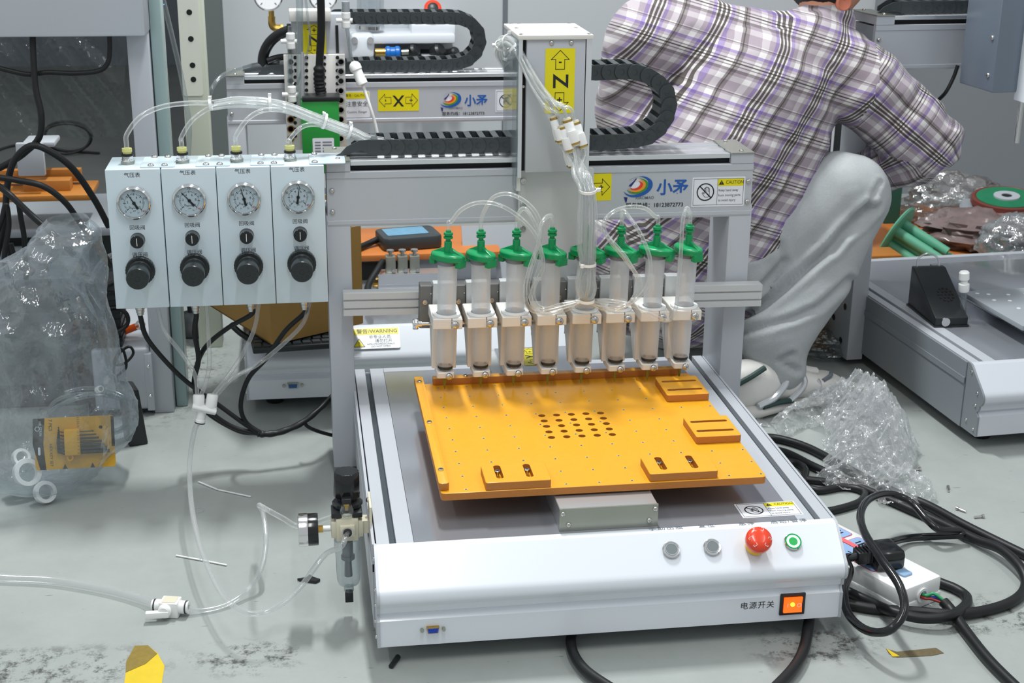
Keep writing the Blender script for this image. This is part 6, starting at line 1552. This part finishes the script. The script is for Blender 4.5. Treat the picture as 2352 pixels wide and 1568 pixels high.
tube_obj('power_cable', [PX(850, 700, y=1.10), PX(845, 660, y=1.18), PX(868, 618, y=1.24), PX(880, 600, y=1.27)], .0075, M['rubber'], 'black cable slanting behind the cylinder seen through the gantry', 'cable')
# rear part of the front carriage with its Y sticker
MB().box(.259, .401, .50, .757, H, .1650).build('carriage_rear', M['plate'], A)
axis_label(A, (.3215, .7030, .1652), (-1, 0, 0), (0, -1, 0), .040, .092, 'Y', '-', '+', rot=1)
MB().box(.240, .259, .56, .757, H, .160).build('carriage_wing', M['alu_matte'], A)
# clutter on the floor between the machines, under the boxes
tube_obj('power_cable', [PX(530, 745, y=1.02), PX(560, 770, y=1.0), PX(600, 788, y=.99), PX(660, 792, y=1.0)], .006, M['rubber'], 'black cable lying before the cardboard box', 'cable')
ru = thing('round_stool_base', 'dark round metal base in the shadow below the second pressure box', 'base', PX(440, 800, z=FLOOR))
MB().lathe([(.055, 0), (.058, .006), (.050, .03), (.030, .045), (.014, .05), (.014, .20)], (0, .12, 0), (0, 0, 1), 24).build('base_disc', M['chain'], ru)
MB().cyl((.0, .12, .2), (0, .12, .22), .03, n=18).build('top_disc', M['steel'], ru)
# ---------------------------------------------------------------- third robot, right
M['film_grey_dim'] = mat('film_grey_dim', (196, 200, 208), .3, coat=.3); M['film_side_dim'] = mat('film_side_dim', (128, 134, 140), .45)  # weaker light on the tall robot is put into these darker greys
CO = V((1.165, .613, 0)); CR = math.radians(4)
Cm = make_machine('tall_robot', 'tall grey desktop robot at the right edge with film-wrapped beam', CO, CR, yc=.489, ycd=.125, zb0=.620, zb1=.712, gx=-.040, cw=.0375, shade='film_grey_dim', side='film_side_dim')
Rz = Matrix.Rotation(-CR, 3, 'Z')
def cl_(u, v, **k): return Rz @ (PX(u, v, **k) - CO)
for i, (z, y) in enumerate(((.10, .478), (.14, .505), (.06, .53), (.20, .478), (.25, .505), (.17, .535), (.30, .48), (.02, .485))):
    MB().cyl((-.0405, y + .04, z), (-.0408, y + .04, z), .0075, n=14).build('column_hole', M['dark'], Cm)
p0 = cl_(2285, 100, y=.93)
zh = MB().box(p0.x, p0.x + .20, p0.y - .01, p0.y + .12, .60, 1.0).build('z_head', mat('z_blue_grey', (112, 123, 137), .3, .2), Cm, bevel=.004)
for z in (.632, .705): pan_screw((p0.x, p0.y + .01, z), (-1, 0, 0), .005, parent=zh)
p1 = cl_(2338, 150, y=.93)
MB().box(p1.x, p1.x + .05, p1.y - .04, p1.y, .585, 1.0).build('z_cover', M['white_paint'], Cm)
MB().cyl((p1.x + .012, p1.y - .01, .50), (p1.x + .012, p1.y - .01, .60), .006, n=12).build('guide_rod', M['chrome'], Cm)
cy = .55
cpts = [V((.03 + i*.03, cy, .712 + .018 + .013)) for i in range(9)]
ck, _ = cable_chain('black cable chain on top of the tall robot beam', [CO + Matrix.Rotation(CR, 3, 'Z') @ q for q in cpts], 0, p=.0262, h=.013, half=.028, end=True)
b0_, b1_ = cl_(2192, 172, y=1.06), cl_(2150, 235, y=1.10)
tube_obj('power_cable', [PX(2200, 150, y=1.10), PX(2190, 178, y=1.10), PX(2172, 212, y=1.10), PX(2150, 235, y=1.12), PX(2130, 262, y=1.14)], .0042, M['rubber'], 'black cable dropping behind the elbow below the tall robot beam', 'cable')
# black box with grille on its plate
q0 = PX(2147, 752, z=.132); q1 = PX(2222, 750, z=.132)
bxr = math.atan2((q1 - q0).y, (q1 - q0).x)
bb = thing('black_sensor_box', 'black wedge-shaped box with speaker grille on the tall robot plate', 'box', q0, bxr)
wq = (q1 - q0).length
MB().prism([(0, 0), (0, .020), (.010, .024), (.135, .088), (.150, .088), (.150, 0)], (0, 0, 0), (0, 1, 0), (0, 0, 1), (1, 0, 0), wq).build('box_case', M['black'], bb, bevel=.002)
MB().box(-.002, wq + .002, -.002, .152, -.0, .004).build('box_flange', M['black'], bb)
hl = MB().cyl((0, 0, 0), V((0, -.456, .89))*.0006, .0026, n=8).mesh('grille_hole'); hl.materials.append(M['dark'])
for k in range(19):
    rr = 0 if k == 0 else (.009 if k < 7 else .017); aa = k*PI/3 if k < 7 else k*PI/6
    o = link('grille_hole', hl, None, bb); u_ = .062 + rr*math.sin(aa); o.location = (wq*.62 + rr*math.cos(aa)*.9, u_, .024 + (u_ - .010)*.512 + .0004)
MB().lathe([(.009, 0), (.009, .004), (.006, .004), (.006, .002), (.001, .002)], (wq*.30, 0, .012), (0, -1, 0), 18).build('round_socket', M['chrome'], bb)
hd_ = MB().tube(spline([(wq*.15, .146, .086), (wq*.2, .150, .104), (wq*.5, .152, .114), (wq*.8, .150, .104), (wq*.85, .146, .086)], 6), .0022, 8).build('wire_handle', M['cable_tie_clear'], bb)
v0, v1 = PX(2212, 738, y=.90), PX(2215, 618, y=.90)
tt = thing('tube_stub', 'clear tube stub with white coupling standing beside the black box', 'tube', v0)
MB().tube(spline([V((0, 0, 0)), (v1 - v0)*.3, (v1 - v0)*.62], 6), .0060, 10).build('tube_piece', M['tube_dim'], tt)
dd = (v1 - v0)
MB().lathe([(.010, 0), (.011, .003), (.011, .016), (.0075, .018), (.0075, .024), (.0105, .026), (.0105, .040), (.008, .043)], dd*.58, dd, 18).build('coupling', M['white_plastic'], tt)
# perforated steel plate on a slide
m0 = PX(2226, 690, z=.178); m1 = PX(2300, 770, z=.178)
mp = thing('slotted_work_plate', 'grey steel work plate with holes on the tall robot slide, right edge', 'plate', CO + V((.13, .20, .132)), CR)
MB().box(-.004, .36, -.075, .16, .034, .044).build('work_plate', M['side_grey'], mp, bevel=.001)
MB().box(.05, .30, -.070, .40, 0, .034).build('slide_block', M['plate'], mp, bevel=.001)
pin = MB().cyl((0, 0, .044), (0, 0, .0446), .0042, n=10).mesh('plate_hole'); pin.materials.append(M['label_white'])
for x, y in ((.02, .14), (.04, .13), (.08, .12), (.12, .12), (.03, .09), (.06, .08), (.10, .07), (.14, .09), (.05, .03), (.09, .02), (.13, .03), (.04, -.03), (.08, -.03), (.12, -.03), (.17, .0), (.17, .10)):
    o = link('plate_hole', pin, None, mp); o.location = (x, y, 0)
MB().box(.055, .16, -.085, -.066, .030, .048).build('white_stop', M['white_plastic'], mp, bevel=.001)
sc_ = thing('bolt_cluster', 'small bright bolts lying behind the work plate', 'bolts', PX(2302, 670, z=.134))
for dx, dy in ((0, 0), (.014, .004)): MB().lathe([(.004, 0), (.004, .006), (.006, .006), (.006, .010)], (dx, dy, 0), (.4, 0, 1), 10).build('bolt', M['chrome'], sc_)
# bench with spool, bag and disc behind the tall robot
ZB = .07
rb = thing('side_bench', 'low orange-brown bench behind the tall robot', 'bench', (1.75, 1.72, FLOOR))
MB().box(-.48, .60, -.22, .40, ZB - FLOOR - .025, ZB - FLOOR).build('bench_top', M['wood_orange'], rb, bevel=.003)
for x in (-.44, .54):
    for y in (-.19, .37): MB().box(x - .02, x + .02, y - .02, y + .02, 0, ZB - FLOOR - .025).build('bench_leg', M['side_grey'], rb)
so = PX(2072, 548, y=1.66)
M['spool_green'] = mat('spool_green', (96, 170, 140), .45)
sp_ = thing('green_spool', 'pale green plastic reel with round flange lying on the side bench', 'spool', so)
sd_ = V((.66, -.60, -.40)).normalized()
MB().lathe([(.080, -.004), (.084, 0), (.080, .004), (.02, .006)], V((-.02, 0, .01)), sd_, 36).build('flange', M['spool_green'], sp_)
for k in range(5):
    a = 2*PI*k/5; s_, u_, _ = frame(sd_); o = V((-.02, 0, .01)) + s_*(.034*math.cos(a)) + u_*(.034*math.sin(a))
    MB().cyl(o, o + sd_*.135, .014, .012, n=12).build('reel_arm', M['spool_green'], sp_)
MB().cyl(V((-.02, 0, .01)), V((-.02, 0, .01)) + sd_*.10, .024, n=16).build('hub', M['spool_green'], sp_)
MB().obox(V((-.02, 0, .01)) + sd_*.155 + V((.01, 0, .01)), sd_, V((0, 1, 0)), sd_.cross(V((0, 1, 0))), .012, .03, .030).build('end_bracket', M['spool_green'], sp_, bevel=.006)
dco = PX(2312, 452, y=1.78)
gd = thing('round_reel', 'flat round reel with green face and red rim lying at the right edge', 'reel', dco)
dn = V((-.06, -.12, 1)).normalized()
MB().lathe([(.115, -.040), (.118, -.034), (.112, -.026), (.06, -.024)], (0, 0, 0), dn, 40).build('grey_disc', M['side_grey'], gd)
MB().lathe([(.085, -.024), (.092, -.016), (.090, -.002), (.082, 0), (.080, -.002)], (0, 0, 0), dn, 40).build('red_rim', mat('rim_red', (110, 50, 40), .5), gd)
MB().lathe([(.078, -.006), (.078, .0), (.036, .001)], (0, 0, 0), dn, 36).build('green_face', mat('face_green', (20, 120, 80), .4, var=.2, scale=30), gd)
MB().ring(dn*.001, dn, .014, .034, .004, 28).build('centre_ring', M['grey_paint'], gd)
MB().cyl((0, 0, 0), dn*.003, .014, n=18).build('centre_hole', M['dark'], gd)
def lump(name, c, rx, ry, rz_, m, label, cat, seed):
    b = MB().sphere((0, 0, 0), 1, 44, 30); vs = []
    for p in b.v:
        p = V(p); w = 1 + .22*noise.noise(p*2.2 + V((seed, 0, 0))) + .16*(1 - abs(noise.noise(p*5 + V((0, seed, 0))))*2) + .06*(1 - abs(noise.noise(p*12 + V((0, 0, seed))))*2)
        q = V((p.x*rx*w, p.y*ry*w, p.z*rz_*w)); q.z = max(q.z, -rz_*.8); vs.append(tuple(q))
    b.v = vs
    o = b.build(name, m, ang=50); o.location = c
    return tag(o, label, cat)
M['bag_brown'] = mat('bag_brown', (124, 106, 104), .3, var=.4, scale=18, bump=.5, bscale=30, coat=.5)
lump('parts_bag', (PX(2270, 545, y=1.72).x, 1.72, .105), .16, .11, .050, M['bag_brown'], 'plastic bag of brown parts on the side bench below the round reel', 'bag', 4)
lump('film_bundle', (PX(2190, 485, y=1.95).x, 1.95, .12), .13, .09, .075, clear_mat('bundle', milk=(150, 150, 150), base=.45, edge=.8, rough=.2, bump=.8), 'bundle of clear film behind the green reel', 'plastic film', 9)
lump('film_bundle', (PX(2330, 595, y=1.52).x, 1.52, .125), .085, .07, .06, clear_mat('bundle2', milk=(190, 196, 200), base=.4, edge=.8, rough=.15, bump=.8), 'clear film with a white piece at the right edge of the side bench', 'plastic film', 12)
gw = thing('green_strip', 'flat pale green plastic strip at the front of the side bench', 'strip', PX(2240, 605, z=.09))
MB().obox((0, 0, 0), V((1, -.1, 0)).normalized(), V((.1, 1, 0)).normalized(), (0, 0, 1), .075, .022, .008).build('strip_bar', M['spool_green'], gw, bevel=.003)
MB().cyl((.0, -.005, .008), (.0, -.005, .009), .006, n=12).build('strip_hole', M['dark'], gw)
gq = thing('green_board', 'dark green panel standing behind the knee', 'panel', PX(2052, 430, y=1.95))
MB().box(-.022, .022, -.01, .01, -.22, .08).build('panel_sheet', mat('dark_green', (36, 84, 70), .5), gq)
ob_ = thing('orange_block', 'orange block with blue plug on the floor left of the tall robot plate', 'block', PX(2020, 600, y=1.48))
MB().box(-.03, .05, -.02, .06, -.045, .02).build('block_body', M['bakelite_dark'], ob_, bevel=.004)
MB().cyl((.0, -.02, -.03), (0, -.03, -.03), .008, n=12).build('blue_plug', mat('plug_blue', (30, 70, 190), .4), ob_)
# carton and dark device seen behind the leg
ct = thing('small_carton', 'small brown carton behind the trouser leg', 'box', (PX(1865, 800, y=1.25).x, 1.25, FLOOR))
MB().box(-.055, .030, -.03, .09, 0, .095).build('carton_body', M['cardboard'], ct, bevel=.002)
for i in range(3): MB().box(-.045 + i*.012, -.040 + i*.012, -.0306, -.030, .04, .075).build('carton_print', M['ink'], ct)
dv = thing('dark_device', 'dark device with white frame standing behind the knee', 'device', (1.20, 1.72, FLOOR))
MB().box(-.12, .10, -.05, .10, 0, .52).build('device_body', mat('device_black', (24, 28, 30), .3), dv, bevel=.004)
MB().box(.035, .040, -.054, -.05, .1, .5).build('device_line', M['label_white'], dv)
lump('film_bundle', (PX(1900, 815, y=1.2).x, 1.20, FLOOR + .02), .09, .07, .03, clear_mat('bundle3', milk=(150, 155, 155), base=.2, edge=.6, rough=.15, bump=.8), 'clear film scraps on the floor behind the trouser hem', 'plastic film', 20)
# ---------------------------------------------------------------- crouching person
def cap_(b, p0, p1, r0, r1, n=20):
    """closed tapered capsule"""
    p0, p1 = V(p0), V(p1); d = p1 - p0; L = d.length; pr = []
    for i in range(7):
        a = PI/2*i/6; pr.append((r0*math.sin(a), -r0*math.cos(a)))
    for i in range(7):
        a = PI/2*i/6; pr.append((r1*math.cos(a), L + r1*math.sin(a)))
    b.lathe(pr, p0, d, n)
    return b
foot_a = V((.735, .830, FLOOR)); fdir = V((.205, .087, 0)).normalized(); fside = V((-fdir.y, fdir.x, 0))
person = thing('person', 'person crouching behind the machine in plaid shirt, grey trousers and white sneakers', 'person', (.85, 1.1, FLOOR))
PO = V((.85, 1.1, FLOOR))
def sub(name, me, m):
    me.materials.clear(); me.materials.append(m)
    o = link(name, me, None, person); o.location = -PO; return o
hipR, hipL = V((.775, 1.02, .20)), V((.74, 1.22, .20))
kneeR, kneeL = V((1.075, 1.035, .352)), V((1.02, 1.36, .34))
ankR, ankL = foot_a + fdir*.085 + V((0, 0, .085)), V((.80, 1.30, .05))
pel, chest, neck = V((.755, 1.13, .20)), V((.865, 1.235, .52)), V((1.010, 1.285, .700))
shR, shL = V((1.060, 1.235, .600)), V((.675, 1.330, .560))
elR, elL = V((1.270, 1.190, .432)), V((.66, 1.45, .36))
wrR, wrL = V((1.130, 1.225, .372)), V((.86, 1.52, .34))
head = V((1.075, 1.325, .845))
M['skin'] = mat('skin', (206, 146, 118), .5, var=.05, scale=30)
_Ri = _R.transposed()
def PROJ(p):
    q = _Ri @ (V(p) - _C); return 1176 + F_PX*q.x/-q.z, 784 - F_PX*q.y/-q.z
def J(p, dy):
    p = V(p); u, v = PROJ(p); return PX(u, v, y=p.y + dy)
P3 = lambda u, v, y: PX(u, v, y=y)
ankR = P3(1785, 850, .885)
hipR, kneeR, pel = P3(1690, 600, 1.00), P3(1952, 446, .970), P3(1600, 610, 1.06)
hipL, kneeL = J(hipL, -.10), J(kneeL, -.14)
chest, neck, head = P3(1720, 240, 1.10), P3(1888, 62, 1.12), P3(1908, -78, 1.15)
shR, elR, wrR = P3(1962, 190, 1.045), P3(2128, 330, 1.000), P3(1995, 400, 1.080)
shL, elL, wrL = P3(1500, 100, 1.18), P3(1455, 330, 1.30), J(wrL, -.1)
b = MB()
cap_(b, pel, chest, .11, .13); cap_(b, chest, neck, .11, .055); cap_(b, neck, head, .052, .055); b.sphere(head, .088, 20, 14, (.95, 1.05, 1.18))
cap_(b, chest, shR, .08, .055); cap_(b, chest, shL, .08, .055)
for s, e, w in ((shR, elR, wrR), (shL, elL, wrL)):
    cap_(b, s, e, .048, .040); cap_(b, e, w, .040, .027)
    d = (w - e).normalized(); sd2, u2, _ = frame(d); pm = w + d*.045
    cap_(b, w, pm, .028, .034)
    for k, (off, ln_) in enumerate(((-.026, .060), (-.009, .072), (.009, .068), (.026, .052))):
        a0 = pm + d*.020 + sd2*off; a1 = a0 + d*(ln_*.5) - u2*.004; a2 = a1 + d*(ln_*.32) - u2*.020
        cap_(b, a0, a1, .0095, .009); cap_(b, a1, a2, .009, .0078)
    t0 = w + d*.012 + sd2*.026; t1 = t0 + sd2*.026 + d*.020; cap_(b, t0, t1, .011, .010); cap_(b, t1, t1 + d*.026, .010, .0085)
for h_, k_, a_2 in ((hipR, kneeR, ankR), (hipL, kneeL, ankL)):
    cap_(b, pel, h_, .09, .085); cap_(b, h_, k_, .075, .055); cap_(b, k_, a_2, .05, .036)
    cap_(b, a_2, V((a_2.x + .07, a_2.y + .03, FLOOR + .045)), .030, .020)
# face: nose, brow, chin; ears
fd = V((.80, .50, -.34)).normalized(); fs_ = fd.cross(V((0, 0, 1))).normalized(); fu = fs_.cross(fd)
cap_(b, head + fd*.082 + fu*.010, head + fd*.100 - fu*.012, .010, .013, 10); cap_(b, head + fd*.055 - fu*.080, head + fd*.070 - fu*.075, .025, .022, 12)
bm_ = fuse(b, .0068, 4)
sub('body', bm_, M['skin'])
earR = PX(1936, 10, y=head.y - .075)
eb = MB()
eb.lathe([(.010, -.004), (.017, -.002), (.019, .003), (.015, .006), (.010, .003), (.003, .001)], earR + V((0, 0, .004)), V((.25, -.95, 0)), 18)
cap_(eb, earR - V((0, -.004, .012)), earR - V((.002, -.004, .020)), .007, .006, 10)
sub('ear', eb.mesh('ear', ang=60), mat('ear_skin', (214, 128, 100), .5))
for s in (-1, 1):
    c = head + fd*.078 + fs_*(s*.030) + fu*.012
    eo = sub('eye', MB().sphere(c, .012, 12, 8).mesh('eye'), mat('eye', (235, 232, 228), .2))
sub('mouth', cap_(cap_(MB(), head + fd*.092 - fu*.044 - fs_*.018, head + fd*.095 - fu*.044, .005, .006, 8), head + fd*.095 - fu*.044, head + fd*.092 - fu*.044 + fs_*.018, .006, .005, 8).mesh('mouth'), mat('lips', (176, 96, 88), .4))
hb = MB().sphere((0, 0, 0), 1, 40, 28)
hv = []
for p in hb.v:
    p = V(p); w = 1 + .03*noise.noise(p*9); q = V((p.x*.096, p.y*.102, p.z*.112))*w
    k = p.dot(fd)*.8 - p.dot(fu)*.35
    if k > .30: q *= .86
    hv.append(tuple(q + head + V((-.003, 0, .012))))
hb.v = hv
sub('hair', hb.mesh('hair', ang=60), mat('hair', (22, 20, 22), .55, bump=.6, bscale=160))
# shirt
b = MB()
t0, t1, t2, t3 = P3(1600, 620, 1.05), P3(1645, 400, 1.07), P3(1725, 250, 1.09), P3(1845, 150, 1.10)
cap_(b, t0, t1, .160, .185, 28); cap_(b, t1, t2, .185, .172, 28); cap_(b, t2, t3, .172, .112, 28); cap_(b, t3, neck, .105, .058, 24)
cap_(b, shL, t3, .098, .100, 24); cap_(b, t3, shR, .100, .080, 24); cap_(b, P3(1480, 250, 1.2), t1, .10, .15, 24); cap_(b, shL, P3(1480, 250, 1.2), .098, .10, 24)
eU = shR.lerp(elR, .5) + V((0, 0, .004)); eF = elR.lerp(wrR, .2) - V((0, 0, .022))
cap_(b, shR, eU, .082, .077, 24); cap_(b, eU, elR, .077, .071, 24); cap_(b, elR, eF, .071, .056, 20); cap_(b, eF, wrR, .056, .042, 20)
cap_(b, shL, elL, .092, .080, 20); cap_(b, elL, wrL, .068, .050, 20)
cap_(b, P3(1820, 330, 1.0), P3(1800, 440, .96), .075, .055, 18); cap_(b, P3(1800, 440, .96), P3(1752, 560, .93), .055, .035, 18); cap_(b, P3(1740, 420, .98), P3(1720, 560, .94), .085, .050, 18); cap_(b, P3(1450, 560, 1.15), P3(1450, 660, 1.15), .10, .10, 18)
me = fuse(b, .0072, 5)
SL1, SL2 = V((1.165, 1.205, .515)) - shR, wrR - elR
def seg_d(p, a, c):
    ab = c - a; t = max(0, min(1, (p - a).dot(ab)/ab.length_squared)); return (p - a - ab*t).length
# folds
cs = [v.co.copy() for v in me.vertices]; ns = [v.normal.copy() for v in me.vertices]; new = []
for p, n_ in zip(cs, ns):
    q = V((p.x*3.0 + p.z*4.5, p.y*5, p.z*3.5 - p.x*3.5))
    arm = min(seg_d(p, shR, elR), seg_d(p, elR, wrR)) < .10
    f = noise.noise(q*1.5)*.010 + (1 - abs(noise.noise(q*2.6 + V((3, 1, 0))))*2)*.0055 + noise.noise(q*6)*.002
    if arm: f += math.sin((p - shR).length*88 + noise.noise(p*14)*3.0)*.0034
    new += list(p + n_*f)
me.vertices.foreach_set('co', new); me.update()
uv = me.uv_layers.new(name='UVMap')
d1, d2 = V((.60, 0, .80)), V((.955, 0, -.295))
det = d1.x*d2.z - d1.z*d2.x
aU = (elR - shR).normalized(); sU, uU, _ = frame(aU); aF = (elR - wrR).normalized(); sF, uF, _ = frame(aF)
import array
reg = []
for poly in me.polygons:
    c = poly.center
    du, df = seg_d(c, shR + aU*.03, elR), seg_d(c, elR, wrR)
    r_ = 0
    if c.x > shR.x - .005 + (c.z - .55)*.25 and min(du, df) < .115: r_ = 1 if du <= df*1.02 else 2
    for li in poly.loop_indices:
        p = me.vertices[me.loops[li].vertex_index].co
        if r_ == 0:
            a = (p.x*d2.z - p.z*d2.x)/det; bb_ = (d1.x*p.z - d1.z*p.x)/det
            uv.data[li].uv = (bb_ + p.y*.08, a + p.y*.06)
        else:
            o, A_, S_, U_ = (shR, aU, sU, uU) if r_ == 1 else (wrR, aF, sF, uF)
            q = p - o; an = math.atan2(q.dot(U_), -q.dot(S_) if r_ == 1 else -q.dot(S_))
            uv.data[li].uv = (an*.078 + .05, q.dot(A_) + .03)
def plaid_material():
    m, nt, bs = new_mat('plaid_cloth')
    N, Lk = nt.nodes, nt.links
    u = N.new('ShaderNodeUVMap'); u.uv_map = 'UVMap'; sx = N.new('ShaderNodeSeparateXYZ'); Lk.new(u.outputs[0], sx.inputs[0])
    def band(sock, period, stops):
        d = N.new('ShaderNodeMath'); d.operation = 'DIVIDE'; Lk.new(sock, d.inputs[0]); d.inputs[1].default_value = period
        f = N.new('ShaderNodeMath'); f.operation = 'FRACT'; Lk.new(d.outputs[0], f.inputs[0])
        r = N.new('ShaderNodeValToRGB'); r.color_ramp.interpolation = 'CONSTANT'
        els = r.color_ramp.elements
        els[0].position = 0; els[0].color = (*lin(stops[0][1]), 1); els[1].position = stops[1][0]; els[1].color = (*lin(stops[1][1]), 1)
        for pos, c in stops[2:]:
            e = els.new(pos); e.color = (*lin(c), 1)
        Lk.new(f.outputs[0], r.inputs[0]); return r.outputs[0]
    W_, L2, P2, D_, G_ = (226, 224, 224), (192, 184, 191), (164, 148, 192), (94, 87, 82), (148, 141, 143)
    U_ = band(sx.outputs[0], .108, [(0, L2), (.08, W_), (.19, L2), (.27, P2), (.33, W_), (.355, D_), (.395, W_), (.425, D_), (.465, W_), (.495, D_), (.535, W_), (.56, P2), (.62, L2), (.70, W_), (.80, G_), (.83, D_), (.85, G_), (.90, L2)])
    V_ = band(sx.outputs[1], .102, [(0, L2), (.07, W_), (.18, L2), (.25, G_), (.31, W_), (.36, G_), (.385, W_), (.425, D_), (.45, W_), (.485, G_), (.51, W_), (.56, L2), (.62, P2), (.68, W_), (.79, L2), (.83, G_), (.855, W_), (.875, L2)])
    mx = N.new('ShaderNodeMix'); mx.data_type = 'RGBA'; mx.blend_type = 'MULTIPLY'; mx.inputs[0].default_value = 1.0
    Lk.new(U_, mx.inputs[6]); Lk.new(V_, mx.inputs[7])
    Lk.new(mx.outputs[2], bs.inputs['Base Color']); bs.inputs['Roughness'].default_value = .85
    bs.inputs['Sheen Weight'].default_value = .15
    return m
sub('shirt', me, plaid_material())
# trousers
b = MB()
cap_(b, pel, hipR, .14, .115, 24); cap_(b, pel, hipL, .14, .115, 24)
cap_(b, hipR, kneeR - V((.02, 0, 0)), .108, .086, 28); cap_(b, kneeR - V((.02, 0, 0)), kneeR, .088, .080, 24)
k1, k2, k3 = P3(1868, 628, .935), P3(1782, 770, .895), P3(1787, 838, .885)
cap_(b, kneeR, k1, .082, .074, 28); cap_(b, k1, k2, .074, .072, 28); cap_(b, k2, k3, .072, .056, 24)
cap_(b, hipL, kneeL, .10, .080); cap_(b, kneeL, ankL, .075, .06)
me = fuse(b, .0070, 4)
CREASE = [([(1995, 478), (1937, 533), (1909, 569), (1859, 611), (1801, 661), (1751, 701), (1705, 730)], .020, 11), ([(1950, 640), (1930, 658), (1880, 704), (1823, 731), (1705, 764)], .009, 9),
          ([(2015, 470), (1985, 515), (1940, 545), (1915, 580)], .007, 7), ([(2020, 420), (1990, 470), (1955, 500)], .005, 6), ([(1725, 590), (1790, 560), (1800, 600), (1750, 660)], .006, 9), ([(1820, 815), (1790, 830), (1830, 850)], .008, 8), ([(1715, 690), (1760, 640), (1800, 600)], .005, 9)]
def pl_dist(u, v, pts):
    d = 1e9
    for (a0, b0), (a1, b1) in zip(pts[:-1], pts[1:]):
        dx, dy = a1 - a0, b1 - b0; t = max(0, min(1, ((u - a0)*dx + (v - b0)*dy)/(dx*dx + dy*dy))); d = min(d, math.hypot(u - a0 - dx*t, v - b0 - dy*t))
    return d
cs = [v.co.copy() for v in me.vertices]; ns = [v.normal.copy() for v in me.vertices]; new = []
for p, n_ in zip(cs, ns):
    q = V((p.x*2.2 - p.z*1.6, p.y*4, p.z*2.2 + p.x*2.0))
    f = noise.noise(q*2.2)*.006 + (1 - abs(noise.noise(q*3.2 + V((5, 0, 0))))*2)*.003
    if n_.y < .3:
        u, v = PROJ(p)
        for pts, dep, wd in CREASE:
            d = pl_dist(u, v, pts)
            if d < wd*3: f -= dep*math.exp(-(d/wd)**2) - dep*.35*math.exp(-((d - wd*1.6)/wd)**2)
    new += list(p + n_*f)
me.vertices.foreach_set('co', new); me.update()
sub('trousers', me, mat('trouser_cloth', (166, 170, 172), .85, var=.09, scale=220, bump=.15, bscale=400))
# sneaker
def sections(lst, n=28):
    """lst of (t along foot, half width, z bottom, z top, side shift)"""
    vs, fs = [], []
    for (t, w, z0, z1, sh) in lst:
        c = foot_a + fdir*t + fside*sh
        for i in range(n):
            a = 2*PI*i/n; ca, sa = math.cos(a), math.sin(a)
            e = .75
            x = w*math.copysign(abs(ca)**e, ca); z = (z0 + z1)/2 + (z1 - z0)/2*math.copysign(abs(sa)**e, sa)
            vs.append(c + fside*x + V((0, 0, z)))
    m_ = len(lst)
    for k in range(m_ - 1):
        for i in range(n): fs.append((k*n+i, k*n+(i+1) % n, (k+1)*n+(i+1) % n, (k+1)*n+i))
    fs += [tuple(reversed(range(n))), tuple(range((m_-1)*n, m_*n))]
    return MB().add(vs, fs)
M['sole'] = mat('sole', (206, 204, 200), .6, var=.06, scale=40); M['upper'] = mat('upper', (218, 216, 212), .55, var=.04, scale=90, bump=.2, bscale=700); M['silver'] = mat('silver', (205, 208, 212), .28, .5); M['dark_green_cloth'] = mat('dark_green_cloth', (36, 62, 58), .6)
shoe = bpy.data.objects.new('sneaker', None)
def shoe_part(name, mb, m, **k): o = mb.build(name, m, person, **k); o.location = -PO; return o
up = shoe_part('sneaker', sections([(.0, .018, .030, .080, 0), (.012, .034, .022, .108, 0), (.04, .040, .020, .116, 0), (.085, .041, .020, .112, 0), (.13, .042, .020, .098, 0), (.17, .046, .020, .082, -.003), (.21, .049, .020, .066, -.006), (.25, .046, .020, .056, -.006), (.28, .036, .022, .050, -.004), (.298, .018, .026, .040, -.002)]), M['upper'], ang=60)
def shoe_sub(name, mb, m, **k): return mb.build(name, m, up, **k)
shoe_sub('sole', sections([(-.008, .024, .002, .030, 0), (.01, .042, .0, .036, 0), (.06, .047, .0, .034, 0), (.12, .045, .002, .030, 0), (.18, .052, .002, .028, -.003), (.23, .055, .003, .028, -.006), (.28, .045, .006, .030, -.005), (.305, .024, .012, .030, -.003)]), M['sole'], ang=50)
def side_strip(pts, r, m, name): shoe_sub(name, MB().tube(spline([foot_a + fdir*t - fside*w + V((0, 0, z)) for t, w, z in pts], 6), r, 8), m)
side_strip([(.05, .041, .032), (.09, .044, .045), (.115, .044, .070), (.125, .036, .092)], .0075, M['silver'], 'side_stripe')
side_strip([(.13, .045, .030), (.155, .046, .048), (.165, .045, .066), (.160, .036, .082)], .0070, M['silver'], 'side_stripe')
side_strip([(.19, .050, .030), (.205, .049, .046), (.200, .044, .062)], .0060, M['silver'], 'side_stripe')
side_strip([(.06, .044, .030), (.10, .046, .033), (.135, .046, .030)], .0060, M['dark_green_cloth'], 'dark_inlay')
side_strip([(.005, .030, .085), (.03, .040, .100), (.06, .041, .112)], .0060, M['dark_green_cloth'], 'collar_patch')
side_strip([(.215, .047, .058), (.245, .036, .060), (.262, .020, .058)], .0042, M['ink_grey'], 'toe_line')
side_strip([(.15, .018, .094), (.19, .020, .078), (.22, .018, .068)], .0085, M['upper'], 'tongue')
for t in (.135, .155, .175, .195): 
    shoe_sub('lace', MB().tube([foot_a + fdir*t + fside*x + V((0, 0, z - (t - .135)*.45)) for x, z in ((-.030, .090), (-.012, .104), (.012, .104), (.030, .090))], .0036, 7), M['white_plastic'])
# other shoe
up2 = copy_tree(up, person); up2.location = -PO + V((-.02, .44, 0))
# blue pen clip in the pocket
pn = PX(1738, 400, y=.93) - PO; pd = (PX(1746, 388, y=.93) - PX(1732, 412, y=.93)).normalized()
MB().obox(pn, pd, V((0, 1, 0)), pd.cross(V((0, 1, 0))), .013, .002, .0035).build('blue_tag', mat('tag_blue', (14, 110, 150), .4), person, bevel=.001)
